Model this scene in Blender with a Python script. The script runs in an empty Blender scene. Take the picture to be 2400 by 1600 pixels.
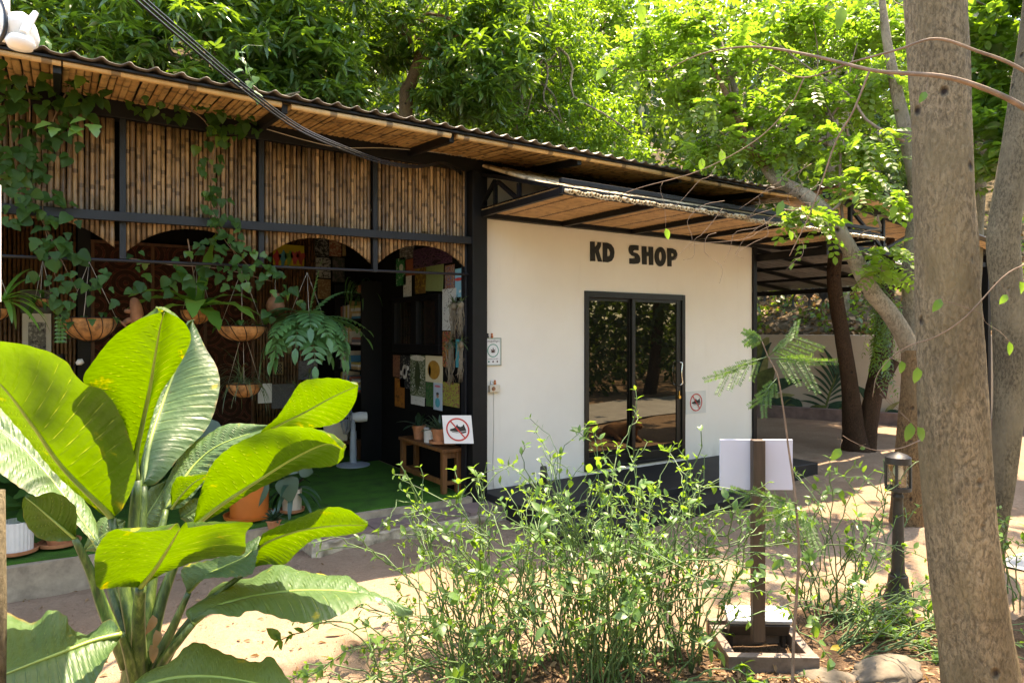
import bpy, bmesh, math, random
import numpy as np
from mathutils import Vector, Matrix
from mathutils.geometry import tessellate_polygon
PI = math.pi
RR = math.radians
random.seed(7)
rng = np.random.default_rng(11)
scene = bpy.context.scene
COL = scene.collection

# ------------------------------------------------------------------ camera
F, CX, CY = 1603.0, 1200.0, 780.0            # focal length and principal point, in units of a 2400 px wide frame
CAM = np.array([0.0, -5.98, 1.60])
FW = np.array([0.5538, 0.8327, 0.0]); FW /= np.linalg.norm(FW)
RT = np.array([FW[1], -FW[0], 0.0]); UP = np.array([0.0, 0.0, 1.0])
cd = bpy.data.cameras.new('camera'); cam = bpy.data.objects.new('camera', cd); COL.objects.link(cam)
cam.location = CAM; cam.rotation_euler = (PI/2, 0, -math.atan2(FW[0], FW[1]))
cd.sensor_width = 36; cd.lens = 36*F/2400; cd.shift_y = -(800-CY)/2400
cd.clip_start = 0.05; cd.clip_end = 400
scene.camera = cam
# ------------------------------------------------------------------ world, sun, exposure
TO_SUN = Vector((0.35, 0.10, 1.0)).normalized()
w = bpy.data.worlds.new('World'); scene.world = w; w.use_nodes = True
nt = w.node_tree
sky = nt.nodes.new('ShaderNodeTexSky'); sky.sky_type = 'NISHITA'; sky.sun_disc = False
sky.sun_elevation = math.asin(TO_SUN.z); sky.sun_rotation = math.atan2(TO_SUN.x, TO_SUN.y)
nt.links.new(sky.outputs[0], nt.nodes['Background'].inputs[0])
nt.nodes['Background'].inputs[1].default_value = 0.15
sl = bpy.data.lights.new('sun', 'SUN'); sl.energy = 3.0; sl.angle = RR(0.55); sl.color = (1.0, 0.92, 0.79)
so = bpy.data.objects.new('sun', sl); COL.objects.link(so); so.location = (4, 0, 20)
so.rotation_euler = TO_SUN.to_track_quat('Z', 'Y').to_euler()
vs = scene.view_settings
vs.view_transform = 'Standard'; vs.look = 'None'; vs.gamma = 1.0; vs.exposure = 2.85; vs.use_curve_mapping = False
vs.use_white_balance = True; vs.white_balance_temperature = 8100; vs.white_balance_tint = 13
scene.render.engine = 'CYCLES'
cy = scene.cycles
cy.use_denoising = True
cy.max_bounces = 8; cy.diffuse_bounces = 5; cy.glossy_bounces = 3; cy.transmission_bounces = 6; cy.transparent_max_bounces = 6
cy.sample_clamp_indirect = 6.0; cy.caustics_reflective = False; cy.caustics_refractive = False

# ------------------------------------------------------------------ placing helpers
def ray(px, py):
    return FW + (px-CX)/F*RT + (CY-py)/F*UP
def P(px, py, d):
    return CAM + d*ray(px, py)
def onY(px, py, Y):
    r = ray(px, py); return CAM + (Y-CAM[1])/r[1]*r
def onX(px, py, X):
    r = ray(px, py); return CAM + (X-CAM[0])/r[0]*r
def onZ(px, py, Z):
    r = ray(px, py); return CAM + (Z-CAM[2])/r[2]*r
def proj(p):
    v = np.asarray(p)-CAM; d = v@FW
    return CX+F*(v@RT)/d, CY-F*v[2]/d, d

# ------------------------------------------------------------------ object helpers
def tag(o, label=None, cat=None, group=None, kind=None):
    if label: o['label'] = label
    if cat: o['category'] = cat
    if group: o['group'] = group
    if kind: o['kind'] = kind
    return o
def empty(name, loc=(0, 0, 0), label=None, cat=None, group=None, kind=None, rz=0):
    o = bpy.data.objects.new(name, None); COL.objects.link(o)
    o.location = loc; o.rotation_euler = (0, 0, rz); o.empty_display_size = 0.1
    return tag(o, label, cat, group, kind)
def link(name, me, parent=None, mat=None, world=True):
    """mesh -> object; vertices are in world space unless the parent is given with world=False"""
    o = bpy.data.objects.new(name, me); COL.objects.link(o)
    if mat is not None and len(me.materials) == 0: me.materials.append(mat)
    if parent is not None:
        o.parent = parent
        if world:
            o.matrix_parent_inverse = wm(parent).inverted()
    return o
def wm(o):
    m = Matrix.LocRotScale(o.location, o.rotation_euler, o.scale)
    if o.parent is not None: m = wm(o.parent) @ o.matrix_parent_inverse @ m
    return m
def np_mesh(name, V, counts, loops, smooth=True):
    me = bpy.data.meshes.new(name)
    V = np.asarray(V, np.float32).reshape(-1, 3)
    loops = np.asarray(loops, np.int32).ravel(); counts = np.asarray(counts, np.int32)
    me.vertices.add(len(V)); me.vertices.foreach_set('co', V.ravel())
    me.loops.add(len(loops)); me.loops.foreach_set('vertex_index', loops)
    me.polygons.add(len(counts))
    st = np.zeros(len(counts), np.int32); st[1:] = np.cumsum(counts)[:-1]
    me.polygons.foreach_set('loop_start', st)
    me.polygons.foreach_set('loop_total', counts)
    me.polygons.foreach_set('use_smooth', np.full(len(counts), smooth))
    me.update(calc_edges=True); me.validate()
    return me

class MB:
    """collects shapes, then becomes one mesh object"""
    def __init__(s): s.V = []; s.Fc = []; s.mi = []
    def add(s, V, Fc, m=0):
        n = len(s.V); s.V += [tuple(v) for v in V]; s.Fc += [tuple(i+n for i in f) for f in Fc]; s.mi += [m]*len(Fc)
        return s
    def box(s, lo, hi, m=0, rot=None, ch=0.0):
        lo = np.array(lo, float); hi = np.array(hi, float)
        c = (lo+hi)/2; h = (hi-lo)/2
        return s.obox(c, h*2, rot, m)
    def obox(s, c, size, rot=None, m=0):
        h = np.array(size, float)/2
        V = [Vector((x*h[0], y*h[1], z*h[2])) for x in (-1, 1) for y in (-1, 1) for z in (-1, 1)]
        if rot is not None: V = [rot @ v for v in V]
        V = [v+Vector(c) for v in V]
        return s.add(V, [(0, 1, 3, 2), (4, 6, 7, 5), (0, 4, 5, 1), (2, 3, 7, 6), (0, 2, 6, 4), (1, 5, 7, 3)], m)
    def bar(s, a, b, w, h, up=(0, 0, 1), m=0):
        a = Vector(a); b = Vector(b); d = (b-a); L = d.length; d.normalize()
        u = Vector(up); x = d.cross(u)
        if x.length < 1e-4: x = d.cross(Vector((1, 0, 0)))
        x.normalize(); z = x.cross(d)
        R = Matrix((x, d, z)).transposed()
        return s.obox((a+b)/2, (w, L, h), R, m)
    def tube(s, pts, rad, n=8, cap=True, m=0, ph=0.0):
        pts = [np.asarray(p, float) for p in pts]
        k = len(pts); rad = [rad]*k if np.isscalar(rad) else list(rad)
        T = [pts[min(i+1, k-1)]-pts[max(i-1, 0)] for i in range(k)]
        T = [t/max(np.linalg.norm(t), 1e-9) for t in T]
        a = np.array([0, 0, 1.0]) if abs(T[0][2]) < .9 else np.array([1.0, 0, 0])
        X = np.cross(T[0], a); X /= np.linalg.norm(X)
        V = []; Fc = []
        for i in range(k):
            X = X-T[i]*(X@T[i]); X /= max(np.linalg.norm(X), 1e-9); Y = np.cross(T[i], X)
            for j in range(n):
                an = 2*PI*j/n+ph
                V.append(pts[i]+rad[i]*(math.cos(an)*X+math.sin(an)*Y))
        for i in range(k-1):
            for j in range(n):
                Fc.append((i*n+j, i*n+(j+1) % n, (i+1)*n+(j+1) % n, (i+1)*n+j))
        if cap:
            Fc.append(tuple(range(n-1, -1, -1))); Fc.append(tuple((k-1)*n+j for j in range(n)))
        return s.add(V, Fc, m)
    def lathe(s, prof, c=(0, 0, 0), n=20, m=0, R=None):
        V = []; Fc = []; k = len(prof)
        for r, z in prof:
            for j in range(n):
                v = Vector((r*math.cos(2*PI*j/n), r*math.sin(2*PI*j/n), z))
                if R is not None: v = R @ v
                V.append(v+Vector(c))
        for i in range(k-1):
            for j in range(n):
                Fc.append((i*n+j, i*n+(j+1) % n, (i+1)*n+(j+1) % n, (i+1)*n+j))
        Fc.append(tuple(range(n-1, -1, -1))); Fc.append(tuple((k-1)*n+j for j in range(n)))
        return s.add(V, Fc, m)
    def plate(s, loops, fr, t, m=0):
        """flat polygon with holes: loops of 2-D points, fr maps (u,v,w)->xyz, thickness t along w"""
        tri = tessellate_polygon([[Vector((u, v, 0)) for u, v in L] for L in loops])
        pts = [p for L in loops for p in L]; n = len(pts)
        V = [fr(u, v, 0) for u, v in pts]+[fr(u, v, t) for u, v in pts]
        Fc = [tuple(reversed(x)) for x in tri]+[tuple(i+n for i in x) for x in tri]
        o = 0
        for L in loops:
            q = len(L)
            for i in range(q):
                a, b = o+i, o+(i+1) % q
                Fc.append((a, b, b+n, a+n))
            o += q
        return s.add(V, Fc, m)
    def mesh(s, name, mats=(), smooth=False):
        me = bpy.data.meshes.new(name); me.from_pydata([tuple(map(float, v)) for v in s.V], [], s.Fc)
        for mm in mats: me.materials.append(mm)
        if any(s.mi): me.polygons.foreach_set('material_index', s.mi)
        if smooth is True: me.polygons.foreach_set('use_smooth', [True]*len(me.polygons))
        bm = bmesh.new(); bm.from_mesh(me); bmesh.ops.recalc_face_normals(bm, faces=bm.faces); bm.to_mesh(me); bm.free()
        if smooth == 'auto':
            me.polygons.foreach_set('use_smooth', [True]*len(me.polygons))
            me.set_sharp_from_angle(angle=RR(40))
        me.update(); return me
    def build(s, name, mats, parent=None, smooth=False, bevel=0.0):
        if not isinstance(mats, (list, tuple)): mats = [mats]
        o = link(name, s.mesh(name, mats, smooth), parent)
        if bevel:
            b = o.modifiers.new('b', 'BEVEL'); b.width = bevel; b.segments = 2; b.limit_method = 'ANGLE'
        return o

def catmull(pts, n):
    p = np.asarray(pts, float)
    seg = np.linalg.norm(np.diff(p, axis=0), axis=1); t = np.r_[0, np.cumsum(np.maximum(seg, 1e-6)**.7)]; t /= t[-1]
    q = np.vstack([2*p[0]-p[1], p, 2*p[-1]-p[-2]]); out = []
    for u in np.linspace(0, 1, n):
        i = min(max(np.searchsorted(t, u, side='right')-1, 0), len(p)-2)
        f = (u-t[i])/(t[i+1]-t[i]); a, b, c, d = q[i], q[i+1], q[i+2], q[i+3]
        out.append(.5*((2*b)+(-a+c)*f+(2*a-5*b+4*c-d)*f*f+(-a+3*b-3*c+d)*f**3))
    return np.array(out)

# ------------------------------------------------------------------ materials
class NT:
    def __init__(s, name):
        s.m = bpy.data.materials.new(name); s.m.use_nodes = True; s.t = s.m.node_tree; s.b = s.t.nodes['Principled BSDF']; s.out = s.t.nodes['Material Output']
    def n(s, typ, **k):
        o = s.t.nodes.new(typ)
        for a, b in k.items(): setattr(o, a, b)
        return o
    def l(s, a, b): s.t.links.new(a, b)
    def sv(s, node, **k):
        for a, b in k.items(): node.inputs[a].default_value = b
        return node
    def noise(s, scale, detail=3, vec=None, rough=.5, dist=0.0):
        o = s.n('ShaderNodeTexNoise'); s.sv(o, Scale=scale, Detail=detail, Roughness=rough, Distortion=dist)
        if vec is not None: s.l(vec, o.inputs['Vector'])
        return o.outputs[0]
    def ramp(s, fac, stops, interp='LINEAR'):
        o = s.n('ShaderNodeValToRGB'); o.color_ramp.interpolation = interp
        e = o.color_ramp.elements
        while len(e) < len(stops): e.new(0.5)
        for i, (p, c) in enumerate(stops):
            e[i].position = p; e[i].color = (*c, 1) if len(c) == 3 else c
        s.l(fac, o.inputs[0]); return o.outputs[0]
    def mix(s, fac, a, b, mode='MIX'):
        o = s.n('ShaderNodeMix', data_type='RGBA', blend_type=mode)
        for i, v in ((0, fac), (6, a), (7, b)):
            if hasattr(v, 'node'): s.l(v, o.inputs[i])
            else: o.inputs[i].default_value = v if i == 0 else ((*v, 1) if len(v) == 3 else v)
        return o.outputs[2]
    def math(s, op, a, b=0.5, clamp=False):
        o = s.n('ShaderNodeMath', operation=op, use_clamp=clamp)
        for i, v in ((0, a), (1, b)):
            if hasattr(v, 'node'): s.l(v, o.inputs[i])
            else: o.inputs[i].default_value = v
        return o.outputs[0]
    def coord(s, kind='Object', scale=(1, 1, 1), loc=(0, 0, 0)):
        c = s.n('ShaderNodeTexCoord').outputs[kind]
        mp = s.n('ShaderNodeMapping'); mp.inputs['Scale'].default_value = scale; mp.inputs['Location'].default_value = loc
        s.l(c, mp.inputs[0]); return mp.outputs[0]
    def pos(s, scale=(1, 1, 1)):
        c = s.n('ShaderNodeNewGeometry').outputs['Position']
        mp = s.n('ShaderNodeMapping'); mp.inputs['Scale'].default_value = scale
        s.l(c, mp.inputs[0]); return mp.outputs[0]
    def bump(s, h, strength=.3, dist=.01):
        o = s.n('ShaderNodeBump'); s.sv(o, Strength=strength, Distance=dist); s.l(h, o.inputs['Height'])
        s.l(o.outputs[0], s.b.inputs['Normal']); return o.outputs[0]
    def base(s, c, rough=.6, metal=0.0, spec=None):
        if hasattr(c, 'node'): s.l(c, s.b.inputs['Base Color'])
        else: s.b.inputs['Base Color'].default_value = (*c, 1)
        if hasattr(rough, 'node'): s.l(rough, s.b.inputs['Roughness'])
        else: s.b.inputs['Roughness'].default_value = rough
        s.b.inputs['Metallic'].default_value = metal
        if spec is not None: s.b.inputs['Specular IOR Level'].default_value = spec
        return s.m

def m_plain(name, c, rough=.6, metal=0.0, var=.25, scale=12, bump=.15, bscale=60, spec=None, kind='pos'):
    k = NT(name); v = k.pos() if kind == 'pos' else k.coord('Object')
    n1 = k.noise(scale, 5, v, .6)
    c0 = tuple(x*(1-var) for x in c); c1 = tuple(min(1, x*(1+var)) for x in c)
    col = k.ramp(n1, [(.3, c0), (.7, c1)])
    k.bump(k.noise(bscale, 4, v, .6), bump, .004)
    return k.base(col, rough, metal, spec)

def m_leaf(name, c1, c2, tr, fac=.45, rough=.38, island=True, spec=.5, dry=None, vein=False):
    k = NT(name)
    if island: r = k.n('ShaderNodeNewGeometry').outputs['Random Per Island']
    else: r = k.n('ShaderNodeObjectInfo').outputs['Random']
    n1 = k.noise(9, 3, k.pos(), .6)
    f = k.math('ADD', k.math('MULTIPLY', r, .75), k.math('MULTIPLY', n1, .35), True)
    stops = [(.0, c1), (.8, c2)]
    if dry: stops += [(.94, c2), (.975, dry)]
    col = k.ramp(f, stops)
    k.base(col, rough, 0, spec)
    t = k.n('ShaderNodeBsdfTranslucent')
    tc = k.ramp(f, [(0, tuple(x*.75 for x in tr)), (1, tuple(min(1, x*1.2) for x in tr))]+([] if not dry else []))
    k.l(tc, t.inputs[0])
    mx = k.n('ShaderNodeMixShader'); mx.inputs[0].default_value = fac
    k.l(k.b.outputs[0], mx.inputs[1]); k.l(t.outputs[0], mx.inputs[2]); k.l(mx.outputs[0], k.out.inputs[0])
    return k.m

def m_bamboo(name, c_lo, c_hi, axis=2, dark=.5, rough=.45, step=.27, weather=True):
    k = NT(name)
    oi = k.n('ShaderNodeObjectInfo').outputs['Random']
    c = k.n('ShaderNodeTexCoord').outputs['Object']
    sx = k.n('ShaderNodeSeparateXYZ'); k.l(c, sx.inputs[0]); z = sx.outputs[axis]
    zz = k.math('ADD', k.math('DIVIDE', z, step), k.math('MULTIPLY', oi, 17.0))
    fr = k.math('FRACT', zz)
    ring = k.math('LESS_THAN', k.math('ABSOLUTE', k.math('SUBTRACT', fr, .5)), .06)
    stretch = [30, 30, 30]; stretch[axis] = 2.2
    p = k.pos(tuple(stretch))
    n1 = k.noise(1.0, 4, p, .65)
    sm = k.noise(3.2, 4, k.pos((1, 1, .35)), .6)
    base = k.mix(oi, c_lo, c_hi)
    col = k.mix(k.math('MULTIPLY', k.ramp(n1, [(.42, (0, 0, 0)), (.68, (1, 1, 1))]), dark), base, tuple(x*.3 for x in c_lo))
    if weather:
        col = k.mix(k.math('MULTIPLY', k.ramp(sm, [(.5, (0, 0, 0)), (.72, (1, 1, 1))]), .55), col, (.045, .03, .022))
    sm2 = k.ramp(k.noise(9, 4, k.pos((1.5, 1.5, 1.0)), .6), [(.50, (0, 0, 0)), (.62, (1, 1, 1))])
    col = k.mix(k.math('MULTIPLY', sm2, dark), col, tuple(x*.34 for x in c_lo))
    col = k.mix(k.math('MULTIPLY', ring, .7), col, (.05, .028, .014))
    k.bump(n1, .25, .004)
    return k.base(col, rough)

def m_wood(name, c, axis=0, rough=.55, dark=.5, scale=22):
    k = NT(name); st = [scale]*3; st[axis] = scale/12
    n1 = k.noise(1, 5, k.coord('Object', tuple(st)), .65, .3)
    col = k.ramp(n1, [(.3, tuple(x*dark for x in c)), (.55, c), (.75, tuple(x*1.3 for x in c))])
    k.bump(n1, .3, .003)
    return k.base(col, rough)

def m_bark(name, c, c2, lent=(.03, .02, .015), scale=1.0):
    k = NT(name); p = k.pos((70*scale, 70*scale, 34*scale)); p2 = k.pos((1, 1, .6))
    n1 = k.noise(1, 6, p, .75, .4); n2 = k.noise(4.5*scale, 4, p2, .6)
    vor = k.n('ShaderNodeTexVoronoi'); k.sv(vor, Scale=8*scale, Randomness=1.0); k.l(k.pos((1, 1, .8)), vor.inputs['Vector'])
    dots = k.ramp(vor.outputs['Distance'], [(.06, (1, 1, 1)), (.17, (0, 0, 0))])
    gate = k.ramp(k.noise(7*scale, 2, p2), [(.42, (0, 0, 0)), (.52, (1, 1, 1))])
    col = k.mix(k.ramp(n1, [(.40, (0, 0, 0)), (.58, (1, 1, 1))]), tuple(x*.45 for x in c), tuple(x*1.12 for x in c))
    col = k.mix(k.ramp(n2, [(.45, (0, 0, 0)), (.7, (1, 1, 1))]), col, c2)
    big_ = k.ramp(k.noise(1.7*scale, 5, p2, .7), [(.35, (.62, .62, .62)), (.65, (1.15, 1.15, 1.15))]); col = k.mix(1.0, col, big_, 'MULTIPLY')
    col = k.mix(k.math('MULTIPLY', dots, gate), col, lent)
    h = k.math('SUBTRACT', k.math('MULTIPLY', n1, .7), k.math('MULTIPLY', k.math('MULTIPLY', dots, gate), .8))
    k.bump(h, 1.0, .035)
    return k.base(col, .85, 0, .2)

MAT = {}
def build_materials():
    # ground: sand with finer pebbles, darker damp patches, fine litter specks
    k = NT('sand'); p = k.pos()
    n1 = k.noise(1.3, 5, p, .6); n2 = k.noise(28, 4, p, .65); n3 = k.noise(150, 2, p)
    col = k.ramp(n1, [(.3, (.21, .14, .092)), (.55, (.29, .205, .14)), (.75, (.34, .25, .175))])
    col = k.mix(k.ramp(n2, [(.38, (.55, .55, .55)), (.6, (0, 0, 0))]), col, (.22, .15, .10))
    col = k.mix(k.ramp(n3, [(.62, (0, 0, 0)), (.72, (.6, .6, .6))]), col, (.12, .08, .055))
    h = k.math('ADD', k.math('MULTIPLY', n2, .8), k.math('MULTIPLY', n3, .25))
    k.bump(h, .9, .03); MAT['sand'] = k.base(col, .95, 0, .1)
    k = NT('hill_soil'); p = k.pos(); n1 = k.noise(2, 6, p, .7); n2 = k.noise(20, 4, p, .7)
    col = k.ramp(n1, [(.3, (.045, .032, .02)), (.5, (.12, .085, .05)), (.7, (.21, .16, .11))])
    col = k.mix(k.ramp(n2, [(.4, (.7, .7, .7)), (.6, (0, 0, 0))]), col, (.05, .04, .02)); k.bump(n2, .8, .05); MAT['soil'] = k.base(col, .95, 0, .1)
    k = NT('bed_soil'); p = k.pos(); n1 = k.noise(5, 6, p, .7); n2 = k.noise(60, 4, p, .7)
    col = k.ramp(n1, [(.3, (.085, .052, .03)), (.55, (.15, .095, .058)), (.75, (.23, .155, .10))]); col = k.mix(k.ramp(n2, [(.4, (.7, .7, .7)), (.6, (0, 0, 0))]), col, (.05, .03, .018)); k.bump(n2, 1.0, .02); MAT['bed_soil'] = k.base(col, .95, 0, .1)
    MAT['road'] = m_plain('road_concrete', (.34, .34, .33), .9, var=.18, scale=3)
    MAT['black_steel'] = m_plain('black_painted_steel', (.004, .004, .0045), .5, var=.3, scale=6, bump=.05, spec=.3)
    MAT['grey_steel'] = m_plain('charcoal_painted_steel', (.009, .0095, .012), .45, var=.25, scale=5, bump=.05, spec=.35)
    k = NT('white_render'); p = k.pos(); n1 = k.noise(1.2, 4, p, .6); n2 = k.noise(240, 3, p, .7)
    col = k.ramp(n1, [(.3, (.76, .70, .60)), (.7, (.82, .765, .66))])
    streak = k.math('MULTIPLY', k.ramp(k.noise(1, 4, k.pos((7, 7, .5)), .7), [(.55, (0, 0, 0)), (.75, (.30, .30, .30))]), k.ramp(k.noise(2.3, 3, p, .6), [(.4, (0, 0, 0)), (.65, (1, 1, 1))])); col = k.mix(streak, col, (.55, .48, .37))
    zz = k.n('ShaderNodeSeparateXYZ'); k.l(p, zz.inputs[0])
    low = k.math('MULTIPLY', k.ramp(zz.outputs[2], [(.0, (1, 1, 1)), (.16, (0, 0, 0))]), k.ramp(k.noise(5, 5, p, .7), [(.42, (0, 0, 0)), (.7, (.7, .7, .7))]))
    col = k.mix(low, col, (.50, .42, .33))
    k.bump(n2, .12, .002); MAT['white_wall'] = k.base(col, .85, 0, .25)
    MAT['letter'] = m_plain('black_letter_paint', (.006, .0055, .004), .55, var=.2)
    k = NT('black_platform'); p = k.pos(); n1 = k.noise(3, 6, p, .7); n2 = k.noise(60, 3, p, .7)
    col = k.mix(k.math('MULTIPLY', k.ramp(n1, [(.45, (0, 0, 0)), (.75, (1, 1, 1))]), k.ramp(n2, [(.35, (.1, .1, .1)), (.7, (1, 1, 1))])), (.006, .006, .0065), (.04, .032, .025))
    k.bump(n2, .2, .004); MAT['platform'] = k.base(col, .65, 0, .4)
    k = NT('door_glass'); k.base((.006, .006, .005), .015); k.b.inputs['IOR'].default_value = 1.75
    k.b.inputs['Specular Tint'].default_value = (1.0, .86, .62, 1); MAT['door_glass'] = k.m
    k = NT('window_glass'); k.base((.01, .01, .009), .03); k.b.inputs['IOR'].default_value = 1.9; MAT['window_glass'] = k.m
    MAT['bronze'] = m_plain('dark_bronze_frame', (.004, .0035, .0022), .4, var=.3, scale=8, bump=.03, spec=.5)
    MAT['chrome'] = m_plain('chrome', (.7, .69, .66), .16, 1.0, var=.05, bump=0)
    MAT['brass'] = m_plain('brass', (.6, .38, .1), .3, 1.0, var=.1, bump=0)
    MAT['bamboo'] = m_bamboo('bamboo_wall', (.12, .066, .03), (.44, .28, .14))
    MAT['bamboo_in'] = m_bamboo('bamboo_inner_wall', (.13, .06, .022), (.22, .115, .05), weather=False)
    MAT['bamboo_soffit'] = m_bamboo('bamboo_soffit', (.44, .25, .095), (.58, .37, .16), axis=1, weather=False, step=.4)
    MAT['bamboo_ceiling'] = m_bamboo('bamboo_ceiling', (.48, .29, .135), (.58, .38, .19), axis=0, dark=.35, weather=False, step=.37)
    MAT['bamboo_pale'] = m_bamboo('bamboo_sunbleached', (.48, .36, .2), (.62, .50, .32), axis=1, dark=.35, weather=False, step=.35)
    MAT['bamboo_fascia'] = m_bamboo('bamboo_fascia', (.50, .30, .12), (.56, .36, .16), axis=0, dark=.25, weather=False, step=.45)
    MAT['roof'] = m_plain('roof_sheet', (.075, .06, .046), .5, .3, var=.35, scale=5)
    MAT['roof_clear'] = m_plain('carport_sheet', (.20, .19, .18), .45, .25, var=.3, scale=3)
    MAT['concrete'] = m_plain('kerb_concrete', (.33, .255, .175), .9, var=.35, scale=9, bump=.6, bscale=35)
    MAT['rough_stone'] = m_plain('crumbly_stone', (.36, .29, .20), .95, var=.5, scale=14, bump=1.0, bscale=30)
    MAT['tile'] = m_plain('brown_step_tile', (.20, .135, .115), .7, var=.3, scale=6)
    k = NT('turf'); p = k.pos(); n1 = k.noise(320, 2, p, .7); n2 = k.noise(5, 3, p)
    col = k.ramp(n1, [(.3, (.028, .09, .01)), (.6, (.065, .20, .02)), (.8, (.13, .31, .04))]); k.bump(n1, 1.0, .01)
    MAT['turf'] = k.base(k.mix(k.ramp(n2, [(.4, (0, 0, 0)), (.7, (.6, .6, .6))]), col, (.03, .06, .016)), .9, 0, .2)
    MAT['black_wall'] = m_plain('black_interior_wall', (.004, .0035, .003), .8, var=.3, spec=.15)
    MAT['dark_wood'] = m_wood('dark_brown_wood', (.115, .045, .016), 2)
    MAT['bench_wood'] = m_wood('bench_wood', (.19, .075, .022), 2)
    MAT['post_wood'] = m_wood('weathered_brown_post', (.075, .045, .03), 2)
    MAT['frame_wood'] = m_wood('weathered_planter_wood', (.17, .125, .10), 0)
    MAT['terracotta'] = m_plain('terracotta', (.42, .17, .075), .8, var=.25, scale=14)
    MAT['orange_pot'] = m_plain('orange_plastic_pot', (.50, .13, .02), .4, var=.1, scale=6, bump=.05)
    MAT['coco'] = m_plain('coco_liner', (.30, .145, .05), .95, var=.65, scale=16, bump=.9, bscale=90)
    MAT['clay'] = m_plain('brown_clay', (.30, .13, .06), .75, var=.3, scale=14)
    MAT['white_plastic'] = m_plain('white_plastic', (.72, .72, .70), .4, var=.06, scale=4, bump=.02)
    MAT['grey_plastic'] = m_plain('grey_blue_plastic', (.32, .36, .40), .42, var=.1, scale=4, bump=.02)
    MAT['cream_pot'] = m_plain('cream_glaze', (.60, .52, .40), .5, var=.1, scale=8)
    MAT['white_pot'] = m_plain('white_ribbed_pot', (.66, .63, .58), .6, var=.1, scale=8)
    MAT['board'] = m_plain('white_board', (.56, .55, .64), .5, var=.04, scale=3, bump=.03)
    MAT['sign_white'] = m_plain('sign_white', (.74, .73, .70), .5, var=.05, scale=6, bump=.02)
    MAT['sign_clear'] = m_plain('acrylic_plate', (.60, .60, .54), .3, var=.05, scale=6, bump=.02)
    MAT['sign_red'] = m_plain('sign_red', (.55, .035, .03), .5, var=.1)
    MAT['sign_green'] = m_plain('sign_green', (.05, .26, .18), .5, var=.1)
    MAT['sign_brown'] = m_plain('sign_brown', (.08, .035, .025), .6, var=.1)
    MAT['sign_ink'] = m_plain('sign_black', (.012, .012, .012), .5, var=.1)
    MAT['lamp'] = m_plain('lamp_brown_black', (.03, .024, .02), .5, var=.35, scale=14, bump=.2)
    k = NT('lamp_glass'); gl = k.n('ShaderNodeBsdfGlossy'); gl.inputs['Roughness'].default_value = .05; trn = k.n('ShaderNodeBsdfTransparent'); trn.inputs[0].default_value = (.9, .9, .86, 1)
    mx = k.n('ShaderNodeMixShader'); mx.inputs[0].default_value = .10; k.l(trn.outputs[0], mx.inputs[1]); k.l(gl.outputs[0], mx.inputs[2]); k.l(mx.outputs[0], k.out.inputs[0]); MAT['lamp_glass'] = k.m
    MAT['bulb'] = m_plain('frosted_bulb', (.8, .8, .78), .3, var=.02, bump=0)
    MAT['cable'] = m_plain('black_cable', (.014, .014, .015), .35, var=.2, bump=0)
    MAT['wire_pale'] = m_plain('pale_wire', (.42, .38, .32), .5, var=.1, bump=0)
    MAT['bark_big'] = m_bark('bark_big', (.37, .28, .165), (.28, .215, .115))
    MAT['bark_pale'] = m_bark('bark_pale', (.32, .25, .165), (.36, .30, .21), scale=.9)
    MAT['bark_dark'] = m_bark('bark_dark', (.085, .045, .024), (.06, .034, .018))
    MAT['bark_orange'] = m_bark('bark_orange', (.25, .15, .07), (.20, .135, .07))
    MAT['bark_grey'] = m_bark('bark_grey', (.24, .19, .115), (.28, .225, .14))
    MAT['twig'] = m_plain('twig', (.20, .135, .09), .85, var=.35, scale=20)
    MAT['twig_green'] = m_plain('green_stem', (.075, .135, .04), .6, var=.45, scale=9)
    MAT['rock'] = m_plain('grey_brown_rock', (.13, .105, .075), .95, var=.5, scale=8, bump=1.0, bscale=22)
    MAT['mural_wall'] = m_plain('mural_wall_paint', (.46, .40, .31), .85, var=.08, scale=2)
    MAT['mural_dark'] = m_plain('mural_dark_green', (.022, .062, .03), .8, var=.5, scale=8)
    MAT['mural_mid'] = m_plain('mural_olive', (.10, .13, .03), .8, var=.45, scale=9)
    MAT['mural_light'] = m_plain('mural_yellow_green', (.24, .25, .09), .8, var=.35, scale=7)
    # foliage
    MAT['mango'] = m_leaf('mango_leaf', (.026, .066, .018), (.066, .135, .034), (.24, .40, .022), .35, .30, dry=(.16, .15, .02))
    MAT['mango_lime'] = m_leaf('fresh_leaf', (.042, .10, .018), (.09, .165, .028), (.30, .50, .022), .42, .33)
    MAT['lime'] = m_leaf('lime_leaflet', (.075, .13, .014), (.13, .19, .022), (.26, .46, .03), .46, .42)
    MAT['forest'] = m_leaf('forest_leaf', (.015, .034, .010), (.045, .085, .02), (.15, .26, .018), .34, .4)
    MAT['forest_lime'] = m_leaf('forest_leaf_bright', (.04, .085, .016), (.085, .14, .024), (.28, .44, .022), .42, .4)
    MAT['broad'] = m_leaf('broad_leaf', (.03, .075, .016), (.07, .14, .024), (.26, .44, .022), .38, .34)
    MAT['vine'] = m_leaf('vine_leaf', (.016, .05, .014), (.04, .105, .022), (.14, .32, .03), .32, .5, island=False, spec=.25)
    MAT['vine_lit'] = m_leaf('vine_young_lit_leaf', (.05, .13, .03), (.10, .2, .04), (.32, .55, .04), .4, .36, island=False)  # young vine leaves, with sunlight on them put into the lighter green
    MAT['bush'] = m_leaf('bush_leaf', (.05, .125, .030), (.095, .185, .04), (.25, .44, .03), .40, .4, island=False, dry=(.26, .25, .03))
    MAT['bush_i'] = m_leaf('bush_leaf_small', (.05, .125, .030), (.095, .185, .04), (.25, .44, .03), .40, .4)
    MAT['fern'] = m_leaf('fern_frond', (.05, .14, .055), (.08, .20, .065), (.16, .34, .05), .3, .36, island=False)
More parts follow.
